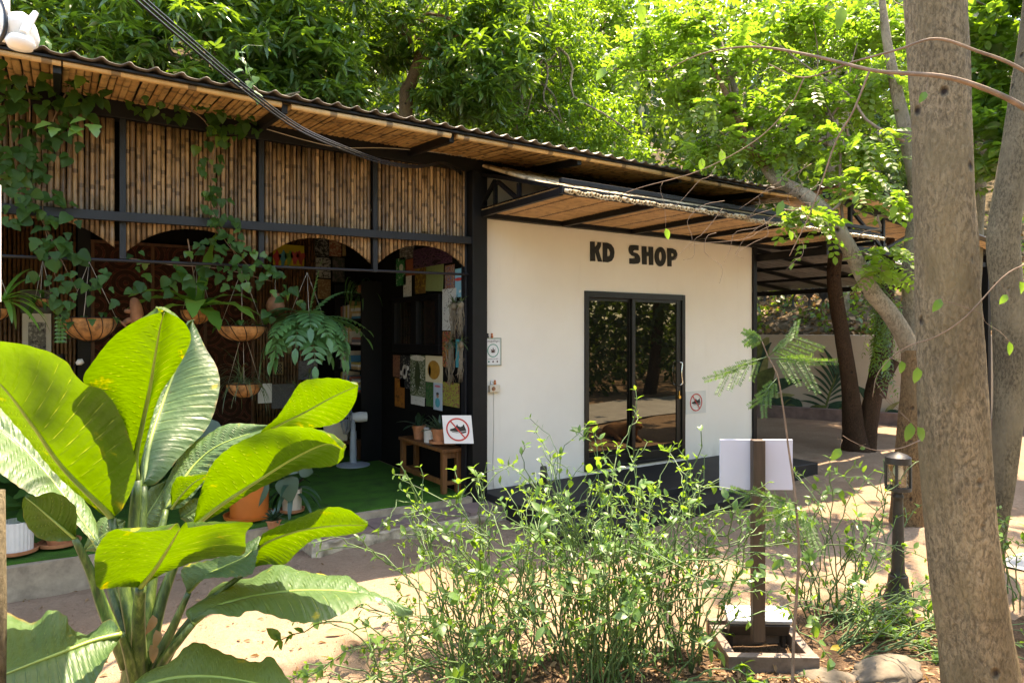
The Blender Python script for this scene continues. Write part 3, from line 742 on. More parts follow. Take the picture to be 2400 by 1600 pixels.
def mleaf(a, b, wd, mat, name='mural_leaf', curve=.15):
    a = np.array(mp(*a)); b = np.array(mp(*b)); d = b-a; L = np.linalg.norm(d); n_ = np.array([-d[1], d[0]])/L
    top = []; bot = []
    for t in np.linspace(0, 1, 9):
        c = a+d*t+n_*curve*L*math.sin(PI*t); ww = wd*L*math.sin(PI*min(1, t*.93+.05))**.9
        top.append(tuple(c+n_*ww)); bot.append(tuple(c-n_*ww))
    LW[0] += .0007
    MB().plate([top+bot[::-1]], lambda u, v, w_: mfr(u, v, w_), LW[0]).build(name, mat, mural)
MD, MM, ML = MAT['mural_dark'], MAT['mural_mid'], MAT['mural_light']
for a_, b_, w_, m_ in (((1770, 960), (1800, 790), .22, ML), ((1768, 930), (1808, 802), .10, MD), ((1775, 965), (1815, 860), .24, MM), ((1770, 955), (1880, 890), .12, MD), ((1790, 965), (1862, 925), .13, ML), ((1772, 968), (1850, 955), .25, MD), ((1765, 900), (1790, 800), .18, MM)):
    mleaf(a_, b_, w_, m_)
for i in range(9):                                # palm frond
    t = i/8; c = (1942-12*t*0+18*t*1.2-10, 965-90*t)
    for s_ in (-1, 1):
        mleaf((1936+24*t, 958-75*t), (1936+24*t+s_*(62-30*t), 958-75*t-(30+40*t)+ (34*(1-t) if s_ > 0 else 10*(1-t))), .05, MD, curve=.08*s_)
mleaf((1930, 975), (1964, 872), .022, MM, curve=.02)
for a_, b_, w_, m_ in (((1835, 945), (1880, 975), .42, MD), ((1895, 965), (1915, 985), .5, MD), ((1940, 985), (1995, 955), .35, MD), ((1900, 990), (1935, 950), .3, MM), ((1965, 990), (2005, 960), .35, MM), ((2010, 905), (2050, 985), .14, MD), ((2075, 990), (2110, 940), .10, ML), ((2080, 995), (2120, 965), .35, MD), ((2015, 985), (2060, 965), .22, MM), ((2050, 960), (2095, 880), .08, MM)):
    mleaf(a_, b_, w_, m_)
# monstera leaf: dark disc with pale cuts
c0 = mp(1846, 955); LW[0] += .001
MB().plate([[(c0[0]+.30*math.cos(q)*(1-.15*math.cos(q)), c0[1]+.24*math.sin(q)) for q in np.linspace(0, 2*PI, 24, endpoint=False)]], mfr, LW[0]).build('mural_leaf', MD, mural)
for q in range(7): mleaf((1838, 952), (1838+30*math.cos(q*.9), 952+24*math.sin(q*.9)), .06, MM)
# garden edging at the foot of the mural wall
MB().add([mfr(-1.5, -.5, .25), mfr(7, -.5, .25), mfr(7, .06, .25), mfr(-1.5, .06, .25), mfr(-1.5, -.5, .02), mfr(7, -.5, .02), mfr(7, .06, .02), mfr(-1.5, .06, .02)], [(0, 1, 2, 3), (3, 2, 6, 7), (0, 3, 7, 4), (1, 5, 6, 2)]).build('wall_footing', MAT['tile'], mural)
# little turned finials along the edge of the lane on the bank
fm = MB(); fm.lathe([(.05, 0), (.05, .05), (.025, .1), (.025, .28), (.09, .36), (.11, .5), (.08, .62), (.035, .72), (.02, .8), (.0, .82)], n=12); fm = fm.mesh('finial', [MAT['lamp']], 'auto')
fpos = [(1792, 'leftmost turned dark finial post on the lane edge above the mural'), (1841, 'dark finial post second from left on the lane edge'), (1859, 'dark finial post third from left on the lane edge'), (1897, 'dark finial post fourth from left on the lane edge'), (1930, 'rightmost dark finial post on the lane edge beside the forked trunk')]
for px, lb in fpos:
    p = onHill(px, 708+(px-1790)*.12); o = link('finial_post', fm, None); o.location = p-np.array([0, 0, .08]); o.scale = (1.05, 1.05, 1.05)
    tag(o, lb, 'finial', 'finial posts along the lane')

# ================================================================== FOLIAGE TOOLS
def leaf_base(w=.22, nl=4, fold=.25, droop=.35, shape='lance', wave=0.0):
    """unit leaf along +X, returns V, list of faces"""
    V = []; Fc = []
    for i in range(nl+1):
        t = i/nl
        if shape == 'lance': ww = w*math.sin(PI*min(1, .06+t*.94))**.8*(1-.25*t)
        elif shape == 'oval': ww = w*math.sqrt(max(0, 1-(2*t-1)**2))**1.0+(.0 if 0 < i < nl else 0)
        elif shape == 'heart': ww = w*np.interp(t, [0, .12, .3, .6, .85, 1], [.55, .95, 1, .72, .3, 0])
        elif shape == 'lobed': ww = w*np.interp(t, [0, .12, .28, .42, .55, .8, 1], [.3, .9, 1.1, .62, .7, .4, 0])
        else: ww = w*(1-t)
        z = -droop*t*t*.5; wv = wave*math.sin(t*9)
        if i == 0 and shape in ('lance', 'oval'): V += [(0, 0, 0)]*1; continue
        if i == nl: V += [(1-.06*droop, 0, z)]; continue
        V += [(t*(1-.06*droop*t), ww, z+fold*ww+wv), (t*(1-.06*droop*t), 0, z), (t*(1-.06*droop*t), -ww, z+fold*ww-wv)]
    if shape in ('lance', 'oval'):
        rows = [[1+3*i+j for j in range(3)] for i in range(nl-1)]
        Fc += [(0, rows[0][1], rows[0][0]), (0, rows[0][2], rows[0][1])]
    else:
        rows = [[3*i+j for j in range(3)] for i in range(nl)]
    for a, b in zip(rows[:-1], rows[1:]):
        Fc += [(a[0], a[1], b[1], b[0]), (a[1], a[2], b[2], b[1])]
    tip = len(V)-1
    Fc += [(rows[-1][0], rows[-1][1], tip), (rows[-1][1], rows[-1][2], tip)]
    return np.array(V, float), Fc
def frames(D, N=None, roll=None):
    """D (n,3) directions -> rotation matrices (n,3,3) with columns x=D, z close to N"""
    D = D/np.linalg.norm(D, axis=1, keepdims=True)
    if N is None: N = np.tile([0, 0, 1.0], (len(D), 1))
    Y = np.cross(N, D); l = np.linalg.norm(Y, axis=1, keepdims=True)
    bad = l[:, 0] < 1e-3; Y[bad] = np.cross(np.array([1.0, .2, 0]), D[bad]); l = np.linalg.norm(Y, axis=1, keepdims=True)
    Y /= l; Z = np.cross(D, Y)
    if roll is not None:
        c = np.cos(roll)[:, None]; s = np.sin(roll)[:, None]; Y, Z = c*Y+s*Z, c*Z-s*Y
    return np.stack([D, Y, Z], axis=2)
def scatter(base, R, S, T):
    """copies base leaf by R (n,3,3), scale S (n,), place T (n,3)"""
    V, Fc = base; n = len(T)
    W = np.einsum('nij,vj->nvi', R, V)*np.asarray(S)[:, None, None]+np.asarray(T)[:, None, :]
    cnt = np.array([len(f) for f in Fc]); lp_ = np.concatenate([np.array(f) for f in Fc])
    off = (np.arange(n)*len(V))[:, None]
    return W.reshape(-1, 3), np.tile(cnt, n), (lp_[None, :]+off).ravel()
def merge(parts):
    Vs, Cs, Ls = [], [], []; o = 0
    for V, C, L in parts: Vs.append(V); Cs.append(C); Ls.append(L+o); o += len(V)
    return np.vstack(Vs), np.concatenate(Cs), np.concatenate(Ls)
def leaf_obj(name, parts, mat, parent=None, kind=None):
    V, C, L = merge(parts) if isinstance(parts, list) else parts
    o = link(name, np_mesh(name, V, C, L), parent, mat)
    if kind: o['kind'] = kind
    return o
def rdir(n, up=0.0, spread=1.0):
    d = rng.normal(size=(n, 3)); d /= np.linalg.norm(d, axis=1, keepdims=True); d[:, 2] = d[:, 2]*spread+up
    return d/np.linalg.norm(d, axis=1, keepdims=True)
def in_blob(n, c, r, shell=.35):
    d = rng.normal(size=(n, 3)); d /= np.linalg.norm(d, axis=1, keepdims=True)
    q = (shell+(1-shell)*rng.random((n, 1))**.6)
    return np.asarray(c)+d*q*np.asarray(r), d
B_LANCE = leaf_base(.13, 4, .3, .5, 'lance'); B_LANCE2 = leaf_base(.16, 3, .25, .8, 'lance')
B_OVAL = leaf_base(.30, 3, .2, .25, 'oval'); B_HEART = leaf_base(.40, 4, .22, .35, 'heart'); B_LOBED = leaf_base(.46, 6, .2, .35, 'lobed')
B_FLAT = leaf_base(.28, 2, .15, .2, 'oval')

def rosettes(centers, per, L, droop=.5, base=B_LANCE, jit=.03, up=.15, nrm=None):
    """drooping whorls of long leaves"""
    n = len(centers); N = n*per
    c = np.repeat(centers, per, 0)
    az = rng.random(N)*2*PI; el = rng.normal(up-droop*.7, .42, N)
    D = np.stack([np.cos(az)*np.cos(el), np.sin(az)*np.cos(el), np.sin(el)], 1)
    R = frames(D, None, rng.normal(0, .5, N)); S = L*rng.uniform(.65, 1.2, N)
    return scatter(base, R, S, c+rng.normal(0, jit, (N, 3)))
def sprays(centers, dirs, npair, L, leafl, base=B_OVAL, bend=.35):
    """pinnate leaves: leaflets in pairs along a bending rachis"""
    n = len(centers); k = npair*2+1
    D0 = frames(dirs, None, rng.normal(0, .35, n))
    T = []; DD = []; NN = []
    for i in range(k):
        pair = i//2; t = (pair+.8)/(npair+.4); s = 1 if i % 2 else -1
        if i == k-1: t, s = 1.0, 0
        pos = np.asarray(centers)+D0[:, :, 0]*(t*L)[:, None]-np.array([0, 0, 1])*(bend*t*t*L)[:, None]
        dd = D0[:, :, 0]*(.45 if s else 1)+D0[:, :, 1]*s*.9-np.array([0, 0, .18])
        T.append(pos); DD.append(dd+rng.normal(0, .1, dd.shape)); NN.append(D0[:, :, 2])
    T = np.concatenate(T); DD = np.concatenate(DD); NN = np.concatenate(NN)
    R = frames(DD, NN, rng.normal(0, .25, len(T)))
    return scatter(base, R, leafl*rng.uniform(.75, 1.2, len(T)), T)
def wobble(a, b, n, amp, seed=None):
    a = np.asarray(a, float); b = np.asarray(b, float); r_ = np.random.default_rng(seed) if seed is not None else rng
    t = np.linspace(0, 1, n)[:, None]; p = a+(b-a)*t; j = r_.normal(0, amp, (n, 3)); j[0] = 0
    return p+j*np.linspace(.3, 1, n)[:, None]
def trunk_mesh(name, pts, radii, mat, parent, n=28, steps=60, amp=.05, seed=1, flare=0.0, knots=()):
    """round trunk with uneven surface, along image of a curve"""
    pts = catmull(pts, steps); rad = np.interp(np.linspace(0, 1, steps), np.linspace(0, 1, len(radii)), radii)
    T = np.gradient(pts, axis=0); T /= np.linalg.norm(T, axis=1, keepdims=True)
    X = np.cross(T[0], [0.3, 1, .1]); X /= np.linalg.norm(X); V = []
    s = np.r_[0, np.cumsum(np.linalg.norm(np.diff(pts, axis=0), axis=1))]
    for i in range(steps):
        X = X-T[i]*(X@T[i]); X /= np.linalg.norm(X); Y = np.cross(T[i], X)
        a = np.arange(n)*2*PI/n
        q = 1+amp*2*(vnoise(np.cos(a)*1.6+5+s[i]*1.1, np.sin(a)*1.6+9+s[i]*.9, seed)-.5)+amp*.9*(vnoise(np.cos(a)*5+s[i]*4, np.sin(a)*5+s[i]*5+20, seed+1)-.5)+amp*.55*(vnoise(np.cos(a)*14+s[i]*12+30, np.sin(a)*14+s[i]*13+30, seed+2)-.5)
        if flare: q = q+flare*math.exp(-s[i]/.25)*(1+.5*np.cos(a*3+seed))
        for ks, ka, kr in knots: q = q+kr*math.exp(-((s[i]-ks)/.05)**2)*np.exp(-((np.angle(np.exp(1j*(a-ka))))/.35)**2)
        V.append(pts[i]+(rad[i]*q)[:, None]*(np.cos(a)[:, None]*X+np.sin(a)[:, None]*Y))
    V = np.vstack(V); i = np.arange(steps*n).reshape(steps, n)
    q = np.stack([i[:-1], np.roll(i, -1, 1)[:-1], np.roll(i, -1, 1)[1:], i[1:]], -1).reshape(-1, 4)
    return link(name, np_mesh(name, V, np.full(len(q), 4), q), parent, mat)

# ================================================================== TREES BEHIND THE HUT
def pxr(px, d): return px/F*d
def blob(px, py, d, rx, ry, rd): return (P(px, py, d), rx/F*d, ry/F*d, rd)
def sample_blobs(blobs, dens, shell=.45):
    """dens clusters per blob weight; blob axes follow right, up, forward of the view only to size it"""
    out = []
    for c, rx, rz, rd in blobs:
        n = max(4, int(dens*(rx*rz*4+rd*rz*2)))
        d = rng.normal(size=(n, 3)); d /= np.linalg.norm(d, axis=1, keepdims=True)
        q = (shell+(1-shell)*rng.random((n, 1))**.7)
        d = d*q*np.array([rx, rd, rz]); out.append(c+d[:, :1]*RT+d[:, 1:2]*FW+d[:, 2:3]*UP)
    return np.vstack(out)
def tree(name, label, base, trunk_pts, rad, bark, blobs, mat, leafL, per, dens, cat='tree', group='trees on the slope behind the hut', lf=B_LANCE, droop=.5, limbs=4, extra=None, shell=.45):
    t = empty(name, base, label, cat, group)
    trunk_mesh('trunk', trunk_pts, rad, bark, t, n=14, steps=24, amp=.06, seed=int(abs(base[0])*7) % 50)
    mb = MB(); top = np.asarray(trunk_pts[-1]); mid = np.asarray(trunk_pts[len(trunk_pts)//2])
    for c, rx, rz, rd in blobs:
        for q in range(limbs):
            e = np.asarray(c)+rng.normal(0, .45, 3)*np.array([rx, rd, rz])
            s = mid+(top-mid)*rng.random()
            pts = wobble(s, e, 7, .05*np.linalg.norm(e-s)); mb.tube(catmull(pts, 12), np.linspace(rad[-1]*.45, .012, 12), 6)
    mb.build('branches', bark, t, True)
    C = sample_blobs(blobs, dens, shell)
    leaf_obj('crown', rosettes(C, per, leafL, droop, lf), mat, t, 'stuff')
    if extra:
        m2, frac, LL = extra; C2 = C[rng.random(len(C)) < frac]+rng.normal(0, .1, (1, 3)); leaf_obj('fresh_shoots', rosettes(C2, max(4, per//2), LL, droop*.5, lf), m2, t, 'stuff')
    return t
def gbase(px, d, hill=True):
    p = P(px, 700, d); z = float(hz(p[0], p[1])) if (hill and p[1] > 5) else float(gz(p[0], p[1]))
    return np.array([p[0], p[1], max(z, -.2)-.05])
def tr_pts(px0, d, pts):
    b = gbase(px0, d); return b, [b]+[P(a, c, e) for a, c, e in pts]
MG = MAT['mango']
b, tp = tr_pts(260, 10.5, [(280, 300, 10.4), (330, 120, 10.2), (360, -40, 10)])
tree('mango_tree', 'dark mango tree with drooping leaves over the left of the hut roof', b, tp, [.17, .14, .11, .08], MAT['bark_grey'],
     [blob(180, 110, 9.6, 190, 130, 1.1), blob(430, 130, 9.4, 200, 140, 1.1), blob(330, -60, 9.6, 300, 110, 1.3), blob(560, 230, 9.8, 130, 90, .8), blob(60, -10, 10, 140, 160, 1)],
     MG, .25, 12, 40, extra=(MAT['mango_lime'], .10, .18))
b, tp = tr_pts(720, 11.5, [(720, 250, 11.4), (715, 60, 11.3), (690, -120, 11.2)])
tree('mango_tree', 'dense dark mango tree above the middle of the hut roof', b, tp, [.2, .17, .13, .09], MAT['bark_grey'],
     [blob(640, 90, 10.3, 170, 130, 1.2), blob(760, 170, 10.6, 110, 120, 1.0), blob(720, -60, 10.5, 240, 110, 1.2), blob(700, 250, 11, 130, 60, .7)],
     MG, .25, 12, 40, extra=(MAT['mango_lime'], .12, .18))
b, tp = tr_pts(945, 12.5, [(950, 280, 12.4), (962, 200, 12.3), (985, 120, 12.1), (930, 60, 12), (870, -10, 12)])
tree('mango_tree', 'mango tree whose bare brown forked trunk shows above the roof', b, tp, [.16, .15, .14, .12, .09, .07], MAT['bark_orange'],
     [blob(1010, 30, 12, 200, 110, 1.1), blob(1130, 160, 11.6, 150, 120, .8), blob(880, 110, 12.8, 110, 90, .6), blob(1080, 240, 12.4, 120, 60, .6), blob(1180, 60, 12.2, 120, 90, 1)],
     MG, .25, 12, 34, extra=(MAT['mango_lime'], .30, .22))
b, tp = tr_pts(1230, 13.5, [(1215, 290, 13.3), (1190, 240, 13.2), (1240, 120, 13), (1260, 0, 13)])
tree('leafy_tree', 'sunny green tree with crooked trunk behind the middle of the roof', b, tp, [.16, .15, .13, .1, .07], MAT['bark_grey'],
     [blob(1300, 130, 13.3, 130, 130, 1.0), blob(1360, 290, 13, 150, 80, .8), blob(1260, 20, 13.8, 150, 90, 1.0), blob(1420, 360, 12.8, 120, 45, .6), blob(1240, 300, 12.6, 110, 40, .5)],
     MAT['mango_lime'], .13, 12, 62, lf=B_LANCE2, extra=(MAT['lime'], .3, .13))
b, tp = tr_pts(1440, 16, [(1430, 250, 16), (1420, 60, 16), (1400, -100, 16)])
tree('leafy_tree', 'bright lime crowned tree left of the dark cliff gap', b, tp, [.15, .12, .1, .07], MAT['bark_grey'],
     [blob(1380, 80, 15.5, 110, 130, 1.2), blob(1440, 10, 15.8, 130, 70, 1), blob(1400, 210, 15, 100, 90, .9)],
     MAT['mango_lime'], .14, 11, 48, lf=B_LANCE2, extra=(MAT['lime'], .45, .14))
b, tp = tr_pts(1975, 15, [(1965, 480, 15), (1955, 380, 15), (1975, 250, 15), (2010, 100, 15)])
tree('shade_tree', 'dark leafy tree with pale trunk behind the leaning lime tree', b, tp, [.2, .18, .16, .13, .1], MAT['bark_grey'],
     [blob(1800, 300, 16, 200, 110, 1.2), blob(2000, 150, 16, 190, 150, 1.2), blob(2080, 330, 15.5, 110, 110, .9), blob(1850, 80, 16.5, 200, 110, 1.2), blob(1720, 400, 15.5, 110, 50, .6)],
     MAT['forest'], .17, 11, 34)
b, tp = tr_pts(2260, 11, [(2290, 480, 11), (2310, 250, 11), (2330, 50, 11)])
tree('broadleaf_tree', 'broad leaved green tree behind the right hand trunks', b, tp, [.13, .12, .1, .07], MAT['bark_grey'],
     [blob(2340, 120, 9.5, 120, 170, .9), blob(2310, 330, 9.3, 90, 120, .7), blob(2400, 40, 9, 140, 110, .8), blob(2210, 250, 10.5, 80, 150, .8), blob(2420, 330, 9, 80, 120, .7)],
     MAT['broad'], .17, 8, 38, lf=B_OVAL, extra=(MAT['lime'], .25, .16))
# jungle mass on the hill: reads as one wall of leaves
parts_d = []; parts_l = []
for _ in range(480):
    px = rng.uniform(-500, 2950); py = rng.uniform(-260, 480); d = rng.uniform(17, 33)
    p = P(px, py, d); ground_z = float(hz(p[0], p[1]))
    if p[2] < ground_z-1 or p[2] > ground_z+9: 
        p[2] = ground_z+rng.uniform(.5, 4)
    r_ = rng.uniform(.9, 2.0)
    c, dd = in_blob(int(150*r_), p, (r_*1.2, r_*1.0, r_*.85), .5)
    n = len(c); D = dd+rng.normal(0, .6, (n, 3)); D[:, 2] -= .3
    g = scatter(B_FLAT, frames(D, None, rng.normal(0, .8, n)), rng.uniform(.2, .42, n), c)
    (parts_l if rng.random() < .3 else parts_d).append(g)
leaf_obj('hill_jungle', parts_d, MAT['forest'], kind='stuff')
leaf_obj('hill_jungle', parts_l, MAT['forest_lime'], kind='stuff')
# understorey on the bank behind the mural wall
pb = []; pdry = []
for _ in range(150):
    px = rng.uniform(1740, 2420); py = rng.uniform(520, 790); p = onHill(px, py, 12, 40)
    n = rng.integers(10, 26); c = p+rng.normal(0, .16, (n, 3)); c[:, 2] = p[2]+np.abs(c[:, 2]-p[2])
    pb.append(scatter(B_FLAT, frames(rdir(n, .5), None, rng.normal(0, .7, n)), rng.uniform(.07, .2, n), c))
for _ in range(700):
    px = rng.uniform(1740, 2420); py = rng.uniform(560, 795); p = onHill(px, py, 12, 40); n = 6
    c = p+rng.normal(0, .12, (n, 3))*np.array([1, 1, .1])+np.array([0, 0, .03])
    pdry.append(scatter(B_FLAT, frames(rdir(n, 0, .3), None, rng.normal(0, .9, n)), rng.uniform(.10, .22, n), c))
leaf_obj('bank_undergrowth', pb, MAT['forest_lime'], kind='stuff'); leaf_obj('bank_leaf_litter', pdry, MAT['dry'], kind='stuff')

# ================================================================== YARD TREES ON THE RIGHT
def gpt(px, py):  # pixel on the yard ground
    p = onZ(px, py, -.19); p[2] = gz(p[0], p[1]); return p
big = empty('big_trunk_tree', P(2275, 1760, 3.0), 'thick grey brown trunk with dark knots, nearest tree on the right', 'tree')
bd = 3.0
trunk_mesh('trunk', [P(2330, 1770, bd), P(2302, 1600, bd), P(2266, 1330, bd), P(2240, 1050, bd), P(2228, 800, bd), P(2213, 500, bd), P(2204, 250, bd+.03), P(2193, 0, bd+.06), P(2180, -300, bd+.15), P(2150, -900, bd+.4)],
           [.160, .142, .133, .129, .123, .118, .121, .127, .12, .11], MAT['bark_big'], big, n=96, steps=260, amp=.085, seed=21, flare=.08,
           knots=[(1.1, 4.0, .06), (2.3, 4.4, .08), (2.75, 4.9, .05), (3.3, 4.2, .07), (1.6, 5.0, .05)])
# its unseen crown above the frame: clumps placed to drop dappled shade on the yard
ctop = P(2150, -900, bd+.4); bl = []
mbr = MB()
crown_spots = [(4.9, -1.7, 11.2, 1.2), (3.9, -2.9, 11.4, 1.0), (8.2, -2.2, 10.4, 1.0), (8.4, -4.4, 9.8, 1.4), (10.0, -3.0, 10.5, 1.3), (5.4, -5.2, 11, 1.1), (9.4, .8, 10.4, 1.5), (10.8, -1.6, 10.5, 1.2)]
CC = []
for X, Y, Z, r_ in crown_spots:
    e = np.array([X, Y, Z]); pts = wobble(ctop, e, 6, .12); mbr.tube(catmull(pts, 14), np.linspace(.055, .012, 14), 6)
    c, _ = in_blob(int(17*r_), e, (r_, r_, r_*.6), .2); CC.append(c)
    for q in c[::3]: mbr.tube(wobble(e, q, 4, .05), [.015, .012, .009, .006], 4)
mbr.build('branches', MAT['bark_big'], big, True)
leaf_obj('crown', rosettes(np.vstack(CC), 10, .14, .3, B_OVAL), MAT['broad'], big, 'stuff')

sec = empty('grey_trunk_tree', P(2345, 1310, 5.2), 'smooth grey trunk at the right edge leaning over behind the thick trunk', 'tree')
sd = 5.2
trunk_mesh('trunk', [P(2335, 1330, sd), P(2335, 1250, sd), P(2352, 1100, sd), P(2366, 900, sd), P(2362, 700, sd), P(2352, 560, sd), P(2375, 400, sd), P(2405, 200, sd), P(2425, 60, sd), P(2460, -250, sd), P(2500, -700, sd)],
           [.055, .078, .10, .108, .108, .105, .10, .097, .09, .085, .07], MAT['bark_grey'], sec, n=36, steps=90, amp=.05, seed=33, flare=.0, knots=[(3.1, 2.0, .12)])
e0 = P(2500, -700, sd); CC = []; mbr = MB()  # unseen crown above the frame, added to help shade the yard
for X, Y, Z, r_ in ((11.6, -3.4, 9.6, 1.6), (10.6, -5.4, 9.2, 1.6), (12.8, -1.8, 9.4, 1.6)):
    e = np.array([X, Y, Z]); mbr.tube(catmull(wobble(e0, e, 6, .12), 12), np.linspace(.05, .012, 12), 6); c, _ = in_blob(45, e, (r_, r_, r_*.6), .2); CC.append(c)
mbr.build('branches', MAT['bark_grey'], sec, True); leaf_obj('crown', rosettes(np.vstack(CC), 9, .17, .3, B_OVAL), MAT['broad'], sec, 'stuff')

# leaning lime tree
ld = 6.4
lean = empty('leaning_lime_tree', gpt(2125, 1212), 'leaning tree with feathery lime green leaves in front of the carport', 'tree')
trunk_mesh('trunk', [P(2125, 1230, ld), P(2128, 1120, ld), P(2135, 1000, ld), P(2142, 900, ld), P(2140, 820, ld)], [.135, .12, .115, .11, .10], MAT['bark_orange'], lean, n=28, steps=40, amp=.07, seed=5, flare=.15)
trunk_mesh('limb', [P(2146, 930, ld+.03), P(2142, 850, ld+.02), P(2122, 795, ld), P(2085, 735, ld), P(2040, 680, ld), P(2005, 610, ld), P(1975, 555, ld), P(1945, 510, ld+.05), P(1905, 470, ld+.15), P(1860, 442, ld+.3), P(1815, 420, ld+.5), P(1790, 380, ld+.7), P(1765, 330, ld+.8), P(1738, 250, ld+1), P(1710, 180, ld+1.1), P(1690, 110, ld+1.2), P(1650, 0, ld+1.3)],
           [.06, .085, .082, .078, .075, .07, .068, .066, .062, .058, .055, .05, .045, .04, .035, .03, .02], MAT['bark_pale'], lean, n=22, steps=90, amp=.07, seed=9, knots=[(.28, 1.0, .25), (1.0, 4.0, .2)])
trunk_mesh('limb', [P(2140, 850, ld+.1), P(2142, 760, ld+.15), P(2135, 650, ld+.2), P(2142, 560, ld+.3), P(2150, 450, ld+.4), P(2120, 300, ld+.5), P(2080, 100, ld+.6), P(2060, -80, ld+.7)],
           [.09, .085, .08, .078, .07, .055, .04, .02], MAT['bark_pale'], lean, n=22, steps=60, amp=.06, seed=12)
trunk_mesh('limb', [P(1800, 395, ld+.65), P(1752, 340, ld+.5), P(1735, 290, ld+.5), P(1700, 215, ld+.7), P(1665, 150, ld+.8)], [.045, .042, .036, .026, .012], MAT['bark_orange'], lean, n=12, steps=30, amp=.06, seed=14)
LB = [blob(1600, 50, 7.6, 110, 70, .6), blob(1690, 130, 7.4, 130, 60, .6), blob(1850, 60, 7.8, 140, 90, .7), blob(1600, 200, 7.4, 90, 50, .5), blob(1730, 270, 7.1, 150, 60, .5), blob(1880, 220, 7.2, 130, 60, .5), blob(2040, 210, 7.2, 90, 60, .5), blob(1660, 330, 7.0, 90, 40, .4), blob(1850, 340, 6.9, 120, 45, .4), blob(2010, 350, 6.8, 110, 60, .4), blob(1990, 430, 6.5, 110, 40, .35), blob(1890, 500, 6.2, 75, 40, .25), blob(2085, 590, 6.2, 55, 30, .2), blob(2060, 630, 6.3, 60, 30, .2), blob(2100, 470, 6.3, 40, 30, .2), blob(2050, 80, 7.6, 120, 90, .6), blob(1500, 130, 7.8, 60, 60, .4)]
C = sample_blobs(LB, 92, .0); n = len(C)
dz = rdir(n, -.1, .5)
leaf_obj('crown', sprays(C, dz, 6, rng.uniform(.20, .34, n), .072, B_OVAL), MAT['lime'], lean, 'stuff')
mb = MB()
for i in range(0, n, 9):
    j = np.argmin(np.linalg.norm(C-C[i], axis=1)+(np.arange(n) == i)*9+rng.random(n)*.7)
    mb.tube(wobble(C[i], C[j], 4, .02), [.006, .006, .005, .004], 4)
for px, py, dd_, px2, py2, d2 in ((1640, 20, 7.5, 1800, 390, 7.1), (1900, 20, 7.7, 1990, 560, 6.5), (2010, 100, 7.2, 1960, 330, 7.0), (1820, 100, 7.4, 2110, 330, 6.6), (1560, 180, 7.5, 1760, 300, 7.2), (2010, 560, 6.3, 2110, 480, 6.3), (1900, 510, 6.3, 1960, 480, 6.4), (1850, 60, 7.7, 1700, 200, 7.3)):
    mb.tube(catmull(wobble(P(px, py, dd_), P(px2, py2, d2), 6, .05), 14), np.linspace(.006, .016, 14), 5)
mb.build('twigs', MAT['twig'], lean, True)

# forked dark trunk under the carport with hanging fern
fk = gpt(2005, 1050); fdp = proj(fk)[2]; fd = 10.3
forked = empty('forked_dark_tree', P(2010, 1045, fd), 'dark forked trunk rising under the carport roof edge', 'tree')
trunk_mesh('trunk', [P(2010, 1070, fd), P(2000, 1000, fd), P(1990, 900, fd), P(1975, 800, fd), P(1962, 720, fd), P(1955, 660, fd), P(1958, 600, fd), P(1965, 520, fd)], [.20, .145, .12, .11, .105, .10, .10, .10], MAT['bark_dark'], forked, n=22, steps=50, amp=.08, seed=41, flare=.15)
trunk_mesh('limb', [P(2030, 1060, fd), P(2035, 1000, fd), P(2050, 920, fd), P(2080, 870, fd), P(2095, 845, fd)], [.15, .14, .125, .10, .08], MAT['bark_dark'], forked, n=20, steps=30, amp=.08, seed=43)
trunk_mesh('limb', [P(2050, 930, fd+.1), P(2065, 850, fd+.1), P(2075, 760, fd+.1), P(2075, 660, fd+.15), P(2080, 560, fd+.2)], [.15, .14, .125, .12, .1], MAT['bark_dark'], forked, n=16, steps=30, amp=.08, seed=44)
C = np.array([P(2060+rng.uniform(-22, 22), rng.uniform(620, 860), fd-.25) for _ in range(70)])
leaf_obj('hanging_fern', sprays(C, np.tile([-.3, -.5, -.7], (70, 1))+rng.normal(0, .35, (70, 3)), 9, rng.uniform(.3, .5, 70), .075, B_LANCE), MAT['broad'], forked, 'stuff')

